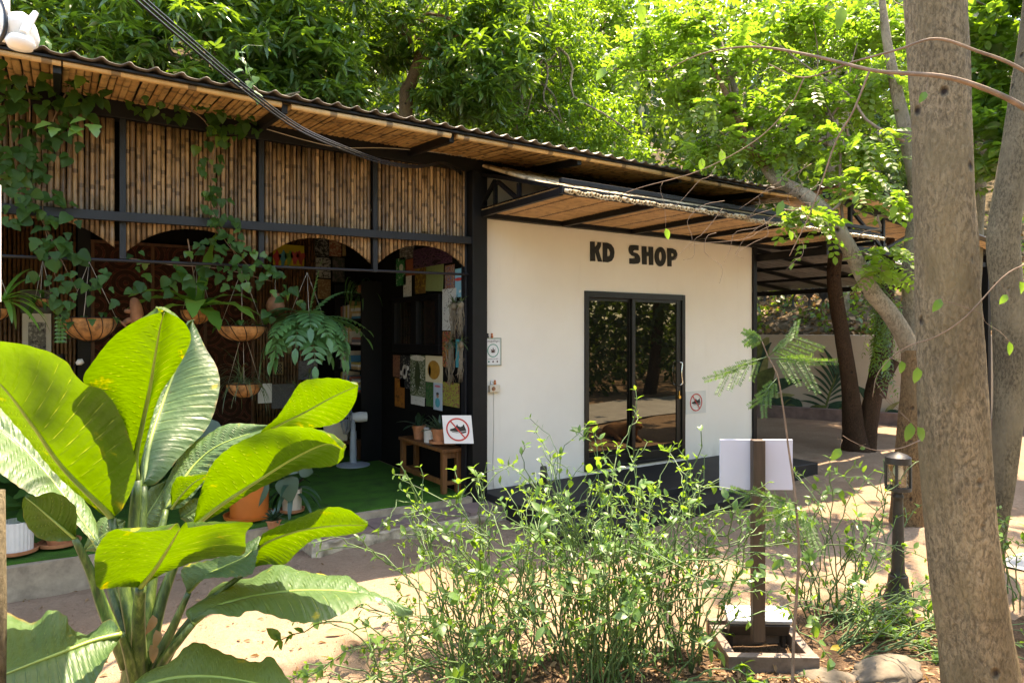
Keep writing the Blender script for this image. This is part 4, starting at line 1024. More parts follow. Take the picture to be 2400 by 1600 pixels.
# ================================================================== FOREGROUND BROAD-LEAVED PLANT
plant = empty('broadleaf_plant', P(330, 1900, 2.62), 'huge glossy paddle leaved plant in the left foreground', 'plant')
def blade(L, M, R, mat, side=1, nu=110, nv=8, bulge=.012, rip=.0042, nvein=15, rib=.008, wave=.0):
    L, M, R = [catmull([P(*q) for q in c], nu+1) for c in (L, M, R)]
    V = []; vein = []; edge = []
    for i in range(nu+1):
        u = i/nu; a, m, b = L[i], M[i], R[i]
        acr = b-a; t = M[min(i+1, nu)]-M[max(i-1, 0)]; n_ = np.cross(acr, t); n_ /= max(np.linalg.norm(n_), 1e-6)
        for j in range(-nv, nv+1):
            v = j/nv; av = abs(v); e = a if v < 0 else b
            ph = (u*nvein-av*1.6)
            r_ = math.cos(2*PI*ph)
            env = math.sin(PI*min(1, max(0, u)))**.5
            p = m+(e-m)*av+n_*(side*bulge*math.sin(PI*av)+rip*r_*av*(1.2-av)*2*env+wave*av*av*math.sin(u*13+v*2)*env)
            V.append(p); vein.append(max(0, r_)**3*env*(av > .03)*(av < .97)); edge.append(max(av, abs(2*u-1)**3))
    w_ = 2*nv+1; idx = np.arange((nu+1)*w_).reshape(nu+1, w_)
    q = np.stack([idx[:-1, :-1], idx[1:, :-1], idx[1:, 1:], idx[:-1, 1:]], -1).reshape(-1, 4)
    me_ = np_mesh('leaf', np.array(V), np.full(len(q), 4), q)
    for nm, dat in (('vein', vein), ('edge', edge)):
        at = me_.attributes.new(nm, 'FLOAT', 'POINT'); at.data.foreach_set('value', np.array(dat, np.float32))
    o = link('leaf', me_, plant, MAT[mat])
    MB().tube(M[::4], np.linspace(rib, .0015, len(M[::4])), 7).build('midrib', MAT['midrib'], o, True)
    return o
# each leaf: left edge, midrib, right edge as (x, y, distance)
A = blade([(262, 1215, 2.70), (240, 1205, 2.70), (140, 1120, 2.62), (60, 1025, 2.52), (-20, 930, 2.42), (-90, 845, 2.32)],
          [(262, 1215, 2.70), (247, 1195, 2.68), (147, 1094, 2.56), (77, 997, 2.45), (0, 900, 2.36), (-100, 830, 2.30)],
          [(262, 1215, 2.70), (290, 1186, 2.66), (320, 1105, 2.58), (296, 1005, 2.48), (250, 922, 2.40), (191, 894, 2.34), (153, 846, 2.30), (96, 818, 2.28), (0, 800, 2.25), (-100, 815, 2.28)], 'blade_under', -1, rib=.013)
blade([(235, 1290, 2.780), (150, 1200, 2.839), (60, 1150, 2.840), (0, 1108, 2.828), (-80, 1050, 2.823)],
      [(235, 1290, 2.780), (170, 1190, 2.923), (100, 1100, 3.001), (20, 1020, 3.036), (-80, 960, 3.041)],
      [(235, 1290, 2.780), (220, 1210, 2.954), (165, 1125, 3.051), (115, 1055, 3.101), (57, 993, 3.127), (0, 955, 3.124), (-80, 930, 3.094)], 'blade_top', 1, rib=.009)
blade([(176, 1262, 2.5), (150, 1268, 2.50), (95, 1262, 2.52), (60, 1225, 2.52), (52, 1180, 2.50), (57, 1163, 2.48)],
      [(176, 1262, 2.5), (150, 1240, 2.48), (115, 1210, 2.47), (80, 1180, 2.46), (57, 1163, 2.46)],
      [(176, 1262, 2.5), (180, 1225, 2.46), (178, 1190, 2.44), (150, 1162, 2.42), (115, 1153, 2.42), (80, 1165, 2.44), (57, 1163, 2.46)], 'blade_under', -1, nu=70, rib=.006, nvein=8)
blade([(322, 1125, 2.74), (316, 1095, 2.72), (290, 1010, 2.62), (235, 935, 2.52), (195, 892, 2.46), (222, 842, 2.42), (268, 787, 2.38), (325, 749, 2.36), (384, 729, 2.34)],
      [(322, 1125, 2.74), (318, 1074, 2.72), (337, 978, 2.62), (352, 905, 2.54), (362, 844, 2.48), (375, 768, 2.42), (386, 728, 2.36)],
      [(322, 1125, 2.74), (332, 1075, 2.74), (356, 980, 2.68), (378, 920, 2.62), (410, 872, 2.56), (440, 818, 2.5), (447, 785, 2.46), (428, 752, 2.42), (388, 729, 2.38)], 'blade_under', -1, bulge=.03, rib=.012, nvein=18)
blade([(336, 1140, 2.800), (330, 1090, 2.898), (345, 1000, 3.048), (370, 900, 3.205), (400, 820, 3.306), (440, 752, 3.378)],
      [(336, 1140, 2.800), (352, 1035, 2.961), (383, 940, 3.124), (413, 863, 3.243), (436, 800, 3.332), (446, 750, 3.400)],
      [(336, 1140, 2.800), (372, 1128, 2.849), (425, 1066, 2.977), (488, 998, 3.109), (514, 915, 3.213), (509, 863, 3.273), (482, 815, 3.330), (460, 768, 3.386), (448, 750, 3.410)], 'blade_top', 1, bulge=.025, rip=.005, rib=.013, nvein=18)
blade([(388, 1195, 2.85), (382, 1150, 2.92), (406, 1096, 3.0), (440, 1046, 3.06), (480, 1022, 3.1), (536, 993, 3.12), (632, 996, 3.12)],
      [(388, 1195, 2.85), (420, 1140, 2.92), (460, 1085, 3.0), (520, 1040, 3.05), (635, 1000, 3.12)],
      [(388, 1195, 2.85), (430, 1185, 2.88), (480, 1130, 2.94), (540, 1080, 3.0), (600, 1040, 3.06), (637, 1003, 3.12)], 'blade_top', 1, rip=.006, rib=.009)
blade([(600, 1035, 2.82), (612, 1010, 2.78), (648, 978, 2.70), (676, 938, 2.64), (706, 896, 2.58), (755, 886, 2.54), (800, 888, 2.54), (838, 902, 2.54)],
      [(600, 1035, 2.82), (640, 1003, 2.78), (714, 966, 2.70), (780, 930, 2.62), (840, 903, 2.56)],
      [(600, 1035, 2.82), (650, 1022, 2.82), (714, 1006, 2.80), (775, 996, 2.76), (806, 980, 2.72), (832, 942, 2.66), (840, 904, 2.57)], 'blade_under', -1, rib=.006)
blade([(450, 1238, 2.72), (468, 1160, 2.60), (494, 1092, 2.48), (536, 1050, 2.42), (597, 1019, 2.38), (658, 1000, 2.36), (727, 1002, 2.36), (770, 1020, 2.38), (802, 1050, 2.42)],
      [(450, 1238, 2.72), (516, 1184, 2.66), (604, 1126, 2.60), (689, 1073, 2.54), (765, 1040, 2.48), (805, 1055, 2.45)],
      [(450, 1238, 2.72), (516, 1202, 2.70), (574, 1163, 2.68), (650, 1124, 2.66), (708, 1100, 2.64), (777, 1092, 2.60), (803, 1074, 2.54), (806, 1058, 2.46)], 'blade_under', -1, bulge=.02, rib=.010, nvein=18)
blade([(330, 1376, 2.42), (280, 1375, 2.36), (231, 1378, 2.30), (222, 1340, 2.24), (226, 1287, 2.18), (262, 1242, 2.14), (320, 1246, 2.14), (400, 1240, 2.16)],
      [(330, 1376, 2.42), (362, 1335, 2.36), (390, 1292, 2.28), (412, 1255, 2.2), (422, 1238, 2.16)],
      [(330, 1376, 2.42), (380, 1345, 2.40), (450, 1318, 2.36), (530, 1302, 2.32), (572, 1297, 2.28), (576, 1250, 2.2), (590, 1224, 2.14), (520, 1226, 2.13), (440, 1236, 2.15)], 'blade_under', -1, bulge=.02, rip=.004, rib=.010, nvein=16)
blade([(442, 1388, 2.62), (424, 1345, 2.64), (440, 1322, 2.70), (500, 1310, 2.74), (560, 1280, 2.78), (612, 1258, 2.80)],
      [(442, 1388, 2.62), (480, 1350, 2.62), (530, 1325, 2.64), (580, 1300, 2.70), (613, 1260, 2.78)],
      [(442, 1388, 2.62), (478, 1357, 2.56), (540, 1352, 2.54), (589, 1345, 2.56), (603, 1300, 2.66), (614, 1262, 2.76)], 'blade_top', 1, rip=.006, rib=.006)
blade([(590, 1330, 2.74), (610, 1262, 2.68), (628, 1243, 2.64), (705, 1211, 2.56), (768, 1188, 2.5), (820, 1195, 2.5), (860, 1226, 2.52)],
      [(590, 1330, 2.74), (610, 1281, 2.72), (688, 1247, 2.66), (775, 1232, 2.58), (861, 1230, 2.54)],
      [(590, 1330, 2.74), (625, 1322, 2.74), (668, 1321, 2.74), (700, 1290, 2.72), (740, 1262, 2.68), (800, 1255, 2.62), (845, 1246, 2.58), (862, 1233, 2.55)], 'blade_under', -1, rib=.006)
blade([(452, 1462, 2.56), (436, 1432, 2.62), (478, 1402, 2.72), (516, 1367, 2.80), (590, 1352, 2.84), (650, 1321, 2.88), (700, 1335, 2.88), (775, 1348, 2.84), (817, 1350, 2.82), (850, 1385, 2.76), (916, 1414, 2.68), (962, 1438, 2.58)],
      [(452, 1462, 2.56), (509, 1421, 2.62), (612, 1394, 2.66), (727, 1383, 2.68), (845, 1392, 2.67), (966, 1440, 2.58)],
      [(452, 1462, 2.56), (497, 1438, 2.54), (555, 1445, 2.50), (590, 1430, 2.50), (669, 1451, 2.46), (708, 1459, 2.44), (750, 1455, 2.46), (793, 1443, 2.5), (845, 1416, 2.56), (890, 1412, 2.60), (937, 1439, 2.58), (968, 1442, 2.57)], 'blade_top', 1, bulge=.018, rip=.006, rib=.010, nvein=18)
blade([(285, 1485, 2.46), (255, 1450, 2.54), (205, 1480, 2.56), (164, 1468, 2.56), (155, 1448, 2.58), (115, 1432, 2.60), (77, 1455, 2.58), (0, 1430, 2.58), (-90, 1470, 2.5)],
      [(285, 1485, 2.46), (220, 1500, 2.40), (140, 1530, 2.32), (60, 1560, 2.24), (-90, 1620, 2.12)],
      [(285, 1485, 2.46), (262, 1530, 2.36), (225, 1590, 2.26), (160, 1660, 2.16), (60, 1720, 2.06), (-80, 1700, 2.04)], 'blade_top', 1, bulge=.015, rip=.006, rib=.010, wave=.01)
blade([(300, 1620, 2.36), (340, 1575, 2.44), (402, 1553, 2.50), (440, 1515, 2.56), (474, 1504, 2.58), (536, 1528, 2.56), (601, 1555, 2.52), (638, 1542, 2.5), (690, 1610, 2.40)],
      [(300, 1620, 2.36), (400, 1590, 2.38), (500, 1585, 2.38), (600, 1600, 2.36), (694, 1620, 2.36)],
      [(300, 1620, 2.36), (380, 1650, 2.26), (480, 1680, 2.2), (580, 1680, 2.2), (660, 1650, 2.28), (696, 1625, 2.36)], 'blade_top', 1, rip=.006, rib=.010, wave=.01)
blade([(330, 1240, 2.86), (336, 1180, 2.9), (350, 1145, 2.94), (380, 1130, 2.96), (395, 1120, 2.98)], [(330, 1240, 2.86), (350, 1200, 2.88), (372, 1165, 2.92), (397, 1120, 2.98)],
      [(330, 1240, 2.86), (370, 1238, 2.84), (388, 1210, 2.86), (394, 1165, 2.92), (399, 1122, 2.98)], 'blade_top', 1, nu=70, rib=.006, nvein=10)
blade([(402, 1192, 2.66), (400, 1150, 2.62), (415, 1118, 2.60), (440, 1116, 2.58), (486, 1110, 2.58)], [(402, 1192, 2.66), (425, 1160, 2.64), (455, 1130, 2.62), (488, 1112, 2.6)],
      [(402, 1192, 2.66), (440, 1165, 2.68), (470, 1135, 2.66), (489, 1114, 2.61)], 'blade_under', -1, nu=60, rib=.005, nvein=8)
blade([(200, 1290, 2.95), (215, 1240, 2.98), (245, 1210, 3.0), (290, 1220, 3.0)], [(200, 1290, 2.95), (225, 1268, 2.93), (255, 1245, 2.94), (292, 1222, 3.0)], [(200, 1290, 2.95), (240, 1290, 2.9), (280, 1262, 2.92), (294, 1224, 3.0)], 'blade_top', 1, nu=56, rib=.004, nvein=8)
blade([(424, 1215, 2.9), (420, 1190, 2.94), (440, 1172, 2.98), (500, 1160, 3.0)], [(424, 1215, 2.9), (450, 1198, 2.92), (475, 1180, 2.96), (502, 1161, 3.0)], [(424, 1215, 2.9), (450, 1228, 2.88), (490, 1205, 2.9), (503, 1163, 3.0)], 'blade_top', 1, nu=56, rib=.004, nvein=8)
core = P(325, 1500, 2.6)
for pts, r0, r1 in (([(262, 1215, 2.70), (278, 1300, 2.68), (295, 1400, 2.65), (320, 1540, 2.62), (328, 1760, 2.62)], .016, .034), ([(322, 1125, 2.74), (312, 1250, 2.72), (315, 1400, 2.68), (325, 1560, 2.64), (330, 1760, 2.62)], .018, .036),
                    ([(336, 1140, 2.80), (330, 1260, 2.74), (332, 1400, 2.70), (338, 1560, 2.65)], .017, .034), ([(330, 1376, 2.42), (325, 1430, 2.46), (325, 1500, 2.52), (330, 1600, 2.58)], .018, .03),
                    ([(176, 1262, 2.5), (215, 1345, 2.55), (245, 1430, 2.58), (300, 1560, 2.6)], .012, .028), ([(235, 1290, 2.78), (262, 1380, 2.72), (300, 1500, 2.66)], .012, .026),
                    ([(388, 1195, 2.85), (372, 1270, 2.78), (350, 1400, 2.7), (335, 1540, 2.64)], .013, .028), ([(450, 1238, 2.72), (415, 1310, 2.72), (375, 1420, 2.68), (345, 1560, 2.62)], .013, .028),
                    ([(442, 1388, 2.62), (405, 1470, 2.62), (370, 1540, 2.6), (345, 1620, 2.6)], .011, .026), ([(452, 1462, 2.56), (420, 1500, 2.56), (375, 1560, 2.58), (340, 1660, 2.6)], .012, .026),
                    ([(590, 1330, 2.74), (500, 1400, 2.70), (420, 1490, 2.66), (350, 1620, 2.62)], .009, .024), ([(600, 1035, 2.82), (520, 1130, 2.84), (440, 1260, 2.80), (360, 1450, 2.7), (340, 1600, 2.64)], .009, .024),
                    ([(285, 1485, 2.46), (300, 1530, 2.5), (318, 1600, 2.56)], .012, .024), ([(300, 1620, 2.36), (312, 1660, 2.44), (325, 1720, 2.54)], .012, .024)):
    c = catmull([P(*q) for q in pts], 16); MB().tube(c, np.linspace(r0, r1, 16), 9).build('petiole', MAT['petiole'], plant, True)
trunk_mesh('stem', [P(330, 1950, 2.62), P(328, 1800, 2.62), P(326, 1640, 2.62), P(325, 1520, 2.62)], [.085, .08, .075, .05], MAT['petiole'], plant, n=18, steps=24, amp=.08, seed=3)
dry_c = [P(358, 1440, 2.5), P(365, 1475, 2.48), P(352, 1510, 2.5)]
for q, c in enumerate(dry_c):
    V, Fc = leaf_base(.3, 5, .5, 1.0, 'lance'); R = frames(np.array([[.2*q-.1, -.3, -.8]]), np.array([[.4, -.8, .2]])); leaf_obj('dry_sheath', scatter((V, Fc), R, [.07], [c]), MAT['dry'], plant)

# ================================================================== BUSHES WITH ZIGZAG GREEN STEMS
BL = []
for v in range(6):
    V, Fc = leaf_base(.26+.03*(v % 3), 4, .18+.06*(v % 2), .3+.15*(v % 3), 'lance', .01*(v % 3))
    me_ = np_mesh('leaf', V, [len(f) for f in Fc], np.concatenate([np.array(f) for f in Fc])); me_.materials.append(MAT['bush']); BL.append(me_)
def put_leaf(mesh, parent, p, D, N, s, name='leaf'):
    D = Vector(D).normalized(); N = Vector(N); Y = N.cross(D)
    if Y.length < 1e-3: Y = Vector((1, 0, 0)).cross(D)
    Y.normalize(); Z = D.cross(Y); M = Matrix((D, Y, Z)).transposed().to_4x4(); M = Matrix.Translation(Vector(p)) @ M @ Matrix.Scale(s, 4)
    o = bpy.data.objects.new(name, mesh); COL.objects.link(o); o.parent = parent; o.matrix_parent_inverse = wm(parent).inverted(); o.matrix_basis = M
    return o
def zig(p, d, L, n, amp, grav):
    pts = [np.array(p, float)]; d = np.array(d, float)/np.linalg.norm(d)
    for i in range(n):
        j = rng.normal(0, amp, 3); d = d+j+np.array([0, 0, -grav*(i/n)]); d /= np.linalg.norm(d); pts.append(pts[-1]+d*L/n)
        d = d-j*.6
        if pts[-1][2] < gz(pts[-1][0], pts[-1][1])+.03: d[2] = abs(d[2])*.4; pts[-1][2] = float(gz(pts[-1][0], pts[-1][1]))+.03
    return np.array(pts)
def bush(label, cx, cy_, rad, h, nst, nleaf, lean=(0, 0), spread=.55, leafs=.062, mat=None, flat=0.0, tips=2):
    base = np.array([cx, cy_, float(gz(cx, cy_))]); b = empty('zigzag_bush', base, label, 'shrub', 'green stemmed shrubs in the yard')
    st = MB(); ends = []
    for _ in range(nst):
        a = rng.random()*2*PI; q = rad*math.sqrt(rng.random())*.6; p = base+np.array([math.cos(a)*q, math.sin(a)*q, -.02])
        d = np.array([math.cos(a)*spread*rng.random()+lean[0], math.sin(a)*spread*rng.random()+lean[1], max(.12, 1.15-flat)])
        L = h*rng.uniform(.45, 1.05); n = int(7+L*7); pts = zig(p, d, L, n, .21, .03+.14*rng.random()*(1+3*flat))
        st.tube(pts, np.linspace(.0050, .0026, len(pts)), 5, False); ends.append((pts, L))
        for _k in range(rng.integers(1, 4)):
            i = rng.integers(len(pts)//3, len(pts)-1); dd = pts[i]-pts[i-1]; dd = dd/np.linalg.norm(dd)+rng.normal(0, .55, 3)+np.array([0, 0, .1])
            L2 = L*rng.uniform(.2, .45); p2 = zig(pts[i], dd, L2, int(5+L2*8), .28, .15); st.tube(p2, np.linspace(.0035, .002, len(p2)), 4, False); ends.append((p2, L2))
    st.build('stems', MAT['twig_green'], b, True)['kind'] = 'stuff'
    k = 0
    while k < nleaf:
        pts, L = ends[rng.integers(len(ends))]
        tip = rng.random() < .7
        m = rng.integers(4, 8) if tip else 1
        for j in range(m):
            i = len(pts)-1-(j//2 if tip else rng.integers(1, max(2, len(pts)*2//3))); i = max(i, 1)
            d = pts[i]-pts[i-1]; d = d/np.linalg.norm(d); s_ = rng.normal(0, 1, 3); s_ -= d*(s_@d); s_ /= np.linalg.norm(s_)
            D = d*(.55 if tip else .1)+s_*.8+np.array([0, 0, .12 if tip else -.5]); N = d*.6+np.array([0, 0, 1.0])-s_*.2
            put_leaf(BL[rng.integers(6)], b, pts[i], D, N, leafs*rng.uniform(.6, 1.25)); k += 1
    T_, D_, N_ = [], [], []
    for pts, L in ends:
        for j in range(7):
            i = max(1, len(pts)-1-(j//2 if j < 5 else rng.integers(1, len(pts)-1))); d = pts[i]-pts[i-1]; d = d/np.linalg.norm(d); s_ = rng.normal(0, 1, 3); s_ -= d*(s_@d); s_ /= np.linalg.norm(s_)
            T_.append(pts[i]); D_.append(d*.5+s_*.8+[0, 0, .05]); N_.append(d*.6+np.array([0, 0, 1.0]))
    leaf_obj('small_leaves', scatter(leaf_base(.24, 3, .22, .35, 'lance'), frames(np.array(D_), np.array(N_)), leafs*rng.uniform(.35, .8, len(T_)), np.array(T_)), MAT['bush_i'], b, 'stuff')
    return b
def gp2(px, py): p = gpt(px, py); return p[0], p[1]
g_ = gp2(1130, 1590); bush('dense green stemmed shrub nearest the paddle leaved plant, left of the three', g_[0], g_[1], .40, 1.12, 62, 330, spread=.42, lean=(-.06, .03))
g_ = gp2(1390, 1570); bush('tallest dense zigzag stemmed shrub in the middle, in front of the shop door', g_[0], g_[1], .42, 1.36, 84, 420, lean=(-.02, .02), spread=.36)
g_ = gp2(1580, 1540); bush('thinner green stemmed shrub just left of the blank sign post', g_[0], g_[1], .28, 1.2, 40, 220, spread=.34, lean=(.02, 0))
g_ = gp2(1940, 1440); bush('loose leafy shrub between the blank sign and the garden lamp', g_[0], g_[1], .28, 1.05, 24, 260, lean=(.03, .02), spread=.42)
g_ = gp2(2000, 1500); bush('flattened tangle of fallen green stems in front of the garden lamp', g_[0], g_[1], .42, .9, 40, 150, lean=(.55, -.25), spread=.5, flat=.75)
g_ = gp2(1500, 1625); bush('low straggling shrub at the bottom edge before the planter box', g_[0], g_[1], .45, .8, 26, 90, lean=(.35, -.2), spread=.8, flat=.55)
g_ = gp2(2400, 1420); bush('leafy shrub behind the thick trunk at the right edge', g_[0], g_[1], .30, .8, 22, 120, spread=.6)
g_ = gp2(1010, 1640); bush('low spreading shrub at the bottom edge right of the paddle leaves', g_[0], g_[1], .35, .8, 24, 90, lean=(-.35, .1), spread=.9, flat=.4)

# feathery seedling in front of the sign
fs = empty('feathery_seedling', P(1856, 1640, 3.3), 'thin stemmed seedling with feathery leaves in front of the blank sign', 'seedling')
stem = [P(1856, 1680, 3.25), P(1860, 1500, 3.3), P(1872, 1300, 3.3), P(1862, 1150, 3.32), P(1848, 1050, 3.35), P(1836, 960, 3.36), P(1822, 880, 3.38), P(1800, 835, 3.4), P(1786, 800, 3.4)]
MB().tube(catmull(stem, 40), np.linspace(.009, .003, 40), 6).build('stem', MAT['twig'], fs, True)
def bipin(p0, p1, npin, lp0, lp1, n_leaf=24, dr=.2, side=(0, 0, 1), lw=.014):
    p0 = np.array(p0); p1 = np.array(p1); ax = p1-p0; L = np.linalg.norm(ax); ax /= L; sd = np.cross(ax, np.array(FW)); sd /= np.linalg.norm(sd)
    T = []; D = []; rachis = MB(); rachis.tube([p0, (p0+p1)/2+[0, 0, .01], p1], [.003, .0025, .0015], 4)
    for i in range(npin):
        t = .25+.75*i/max(1, npin-1); o_ = p0+ax*L*t
        for s_ in (-1, 1):
            l = lp0+(lp1-lp0)*t; d = ax*.8+sd*s_*.6+np.array([0, 0, -dr-.25]); d = d+rng.normal(0, .06, 3); d /= np.linalg.norm(d)
            rachis.tube([o_, o_+d*l*.5+[0, 0, .006], o_+d*l], [.0015, .0012, .0008], 3)
            n2 = np.cross(d, FW); n2 /= np.linalg.norm(n2)
            for j in range(n_leaf):
                u = (j+.6)/n_leaf
                for s2 in (-1, 1): T.append(o_+d*l*u); D.append(n2*s2+d*.35+rng.normal(0, .06, 3))
    T = np.array(T); D = np.array(D)
    return T, D, rachis
def feather(parent, specs):
    for (a, b_, npin, l0, l1) in specs:
        T, D, rc = bipin(a, b_, npin, l0, l1); N = np.tile(-FW+np.array([0, 0, .8]), (len(T), 1))
        o = leaf_obj('feather_leaf', scatter(leaf_base(.11, 2, .05, .1, 'oval'), frames(D, N, rng.normal(0, .3, len(T))), rng.uniform(.017, .023, len(T)), T), MAT['leucaena'], parent)
        rc.build('rachis', MAT['twig_green'], o, True)
feather(fs, [(P(1800, 835, 3.4), P(1862, 792, 3.3), 4, .08, .14), (P(1805, 840, 3.4), P(1885, 850, 3.25), 4, .12, .16), (P(1800, 835, 3.4), P(1705, 875, 3.45), 4, .10, .12), (P(1822, 885, 3.38), P(1788, 930, 3.3), 3, .06, .10), (P(1786, 800, 3.4), P(1765, 790, 3.4), 3, .05, .06),
             (P(1868, 1180, 3.3), P(1760, 1160, 3.25), 3, .08, .11), (P(1868, 1200, 3.3), P(1900, 1230, 3.1), 4, .10, .14), (P(1868, 1190, 3.3), P(1810, 1215, 3.2), 3, .10, .13)])

# ================================================================== BLANK SIGN, PLANTER, LAMP, ROCKS
sgd = 3.75
sign = empty('blank_sign', P(1776, 1490, sgd), 'blank white board seen from behind on a brown wooden post', 'sign')
bx_ = Matrix((Vector(RT), Vector(FW), Vector(UP))).transposed()
c = P(1776, 1265, sgd); MB().obox(c, (29/F*sgd, .05, 470/F*sgd), bx_).build('post', MAT['post_wood'], sign, bevel=.004)
c = P(1777, 1091, sgd)+FW*.034; MB().obox(c, (172/F*sgd, .014, 119/F*sgd), bx_).build('board', MAT['board'], sign, bevel=.002)
pl = empty('planter_frame', P(1780, 1530, 3.6), 'weathered wooden planter frame round the foot of the sign post', 'planter')
g0 = gpt(1700, 1570); yaw = Matrix.Rotation(-.62, 3, 'Z')
pc = np.array([*gp2(1785, 1530), 0]); pc[2] = gz(pc[0], pc[1])
for lo, hi in (((-.24, -.20, -.05), (.24, -.15, .09)), ((-.24, .15, -.05), (.24, .20, .09)), ((.19, -.15, -.05), (.24, .15, .085)), ((-.24, -.15, -.05), (-.19, .15, .085)), ((-.24, .235, -.05), (.24, .275, .10))):
    lo, hi = np.array(lo), np.array(hi); ctr = yaw @ Vector((lo+hi)/2); MB().obox(np.array(ctr)+pc, hi-lo, yaw).build('plank', MAT['frame_wood'], pl, bevel=.004)
# tilted pale slab light behind the planter
fl = empty('floodlight', P(1775, 1470, 3.9), 'pale flat floodlight slab tilted behind the planter frame', 'floodlight')
R_ = yaw @ Matrix.Rotation(RR(24), 3, 'X'); fc = P(1775, 1440, 3.92)
MB().obox(fc, (.36, .12, .03), R_).build('housing', MAT['grey_plastic'], fl, bevel=.008)
MB().obox(fc-np.array([0, 0, .06]), (.34, .08, .075), R_).build('heat_sink', MAT['lamp'], fl, bevel=.004)
for s_ in (-1, 1): MB().obox(np.array(fc)+np.array(yaw @ Vector((s_*.15, .02, -.12))), (.02, .05, .22), yaw).build('bracket', MAT['lamp'], fl, bevel=.003)

lb_ = gpt(2105, 1408); ldp = proj(lb_)[2]; sc_ = ldp/F
lamp = empty('garden_lamp', lb_, 'dark bollard garden lamp with glass lantern and bulb', 'garden lamp')
H = lambda py: (1405-py)*sc_
lw = lambda px_: px_*sc_
o_ = lambda nm, pr, mt, par=lamp, n=20: MB().lathe([(lw(a), H(b)) for a, b in pr], lb_, n).build(nm, mt, par, 'auto')
o_('base', [(34, 1412), (34, 1404), (30, 1400), (24, 1380), (21, 1358), (21, 1352), (16, 1350)], MAT['lamp'], n=12)
o_('column', [(15, 1352), (17, 1348), (15, 1342), (14, 1335), (10.5, 1180), (10.5, 1172), (12, 1170), (12, 1165), (9.5, 1162), (9.5, 1155)], MAT['lamp'], n=12)
lan = o_('lantern_base', [(20, 1154), (28, 1152), (28, 1144), (10, 1142)], MAT['lamp'])
o_('lantern_cap', [(27, 1090), (28, 1090), (28, 1075), (20, 1069), (8, 1065), (0.1, 1063)], MAT['lamp'])
o_('glass', [(22, 1142), (22, 1090), (21, 1090), (21, 1142)], MAT['lamp_glass'])
o_('socket', [(6, 1143), (6, 1126), (5, 1126)], MAT['lamp'], n=12)
o_('bulb', [(5, 1127), (6, 1122), (10.5, 1112), (11, 1105), (8, 1097), (3, 1094), (.1, 1093)], MAT['bulb'])
for q in range(4):
    a_ = q*PI/2+.35; pp = [np.array(lb_)+np.array([lw(25.5)*math.cos(a_), lw(25.5)*math.sin(a_), H(y_)]) for y_ in (1146, 1088)]
    MB().bar(pp[0], pp[1], lw(5), lw(5)).build('lantern_bar', MAT['lamp'], lamp)
def rock(label, p, r, seed, mat=None):
    bm = bmesh.new(); bmesh.ops.create_icosphere(bm, subdivisions=4, radius=1)
    for v in bm.verts:
        q = v.co; n1 = vnoise(np.array([q.x*1.5+q.z+10]), np.array([q.y*1.5-q.z+10]), seed)[0]; n2 = vnoise(np.array([q.x*5+q.z*4+30]), np.array([q.y*5-q.z*4+30]), seed+1)[0]
        n3 = vnoise(np.array([q.x*14+q.z*11+30]), np.array([q.y*14-q.z*12+30]), seed+2)[0]; s_ = .72+.5*n1+.22*n2+.07*n3; v.co = Vector((q.x*s_*r[0], q.y*s_*r[1], q.z*s_*r[2]))
    me_ = bpy.data.meshes.new('rock'); bm.to_mesh(me_); bm.free(); me_.polygons.foreach_set('use_smooth', [True]*len(me_.polygons)); me_.materials.append(mat or MAT['rock'])
    o = link('rock', me_, None); o.location = p; o.rotation_euler = (0, 0, seed); return tag(o, label, 'rock', 'rocks edging the planting bed')
rock('large rough grey rock at the foot of the thick trunk', gpt(2080, 1575)+[0, 0, .01], (.20, .13, .065), 3)
rock('pale flat rock beside the planter frame corner', gpt(1935, 1580)+[0, 0, .0], (.15, .10, .045), 8)
rock('small pale stone lying among the middle shrub stems', gpt(1410, 1300)+[0, 0, .02], (.07, .05, .03), 5)
# brown soil of the planting bed
def bed(poly, name='planting_bed'):
    pts = np.array([gp2(a, b_) for a, b_ in poly]); lo, hi = pts.min(0)-.2, pts.max(0)+.2
    X, Y = np.meshgrid(np.arange(lo[0], hi[0], .04), np.arange(lo[1], hi[1], .04), indexing='ij'); n1, m1 = X.shape
    def inside(x, y):
        c = np.zeros(x.shape, bool); j = len(pts)-1
        for i in range(len(pts)):
            xi, yi = pts[i]; xj, yj = pts[j]
            c ^= ((yi > y) != (yj > y)) & (x < (xj-xi)*(y-yi)/(yj-yi+1e-12)+xi); j = i
        return c
    cx = (X[:-1, :-1]+X[1:, 1:])/2; cyy = (Y[:-1, :-1]+Y[1:, 1:])/2
    ins = inside(cx+.16*(vnoise(cx*3+7, cyy*3+3, 31)-.5)+.08*(vnoise(cx*13, cyy*13, 33)-.5), cyy+.16*(vnoise(cx*3+40, cyy*3+9, 32)-.5)+.08*(vnoise(cx*13+5, cyy*13, 34)-.5))
    i = np.arange(n1*m1).reshape(n1, m1); q = np.stack([i[:-1, :-1], i[1:, :-1], i[1:, 1:], i[:-1, 1:]], -1)[ins]
    V = np.stack([X, Y, gz(X, Y)+.007+.012*vnoise(X*9, Y*9, 35)], -1).reshape(-1, 3); us = np.unique(q); mp_ = np.zeros(len(V), int); mp_[us] = np.arange(len(us))
    tag(link(name, np_mesh(name, V[us], np.full(len(q), 4), mp_[q]), None, MAT['bed_soil']), kind='structure')
bed([(980, 1680), (1040, 1600), (1150, 1560), (1300, 1530), (1500, 1535), (1680, 1500), (1840, 1440), (1990, 1430), (2150, 1440), (2260, 1480), (2420, 1450), (2500, 1700), (1700, 1800), (1100, 1800)])
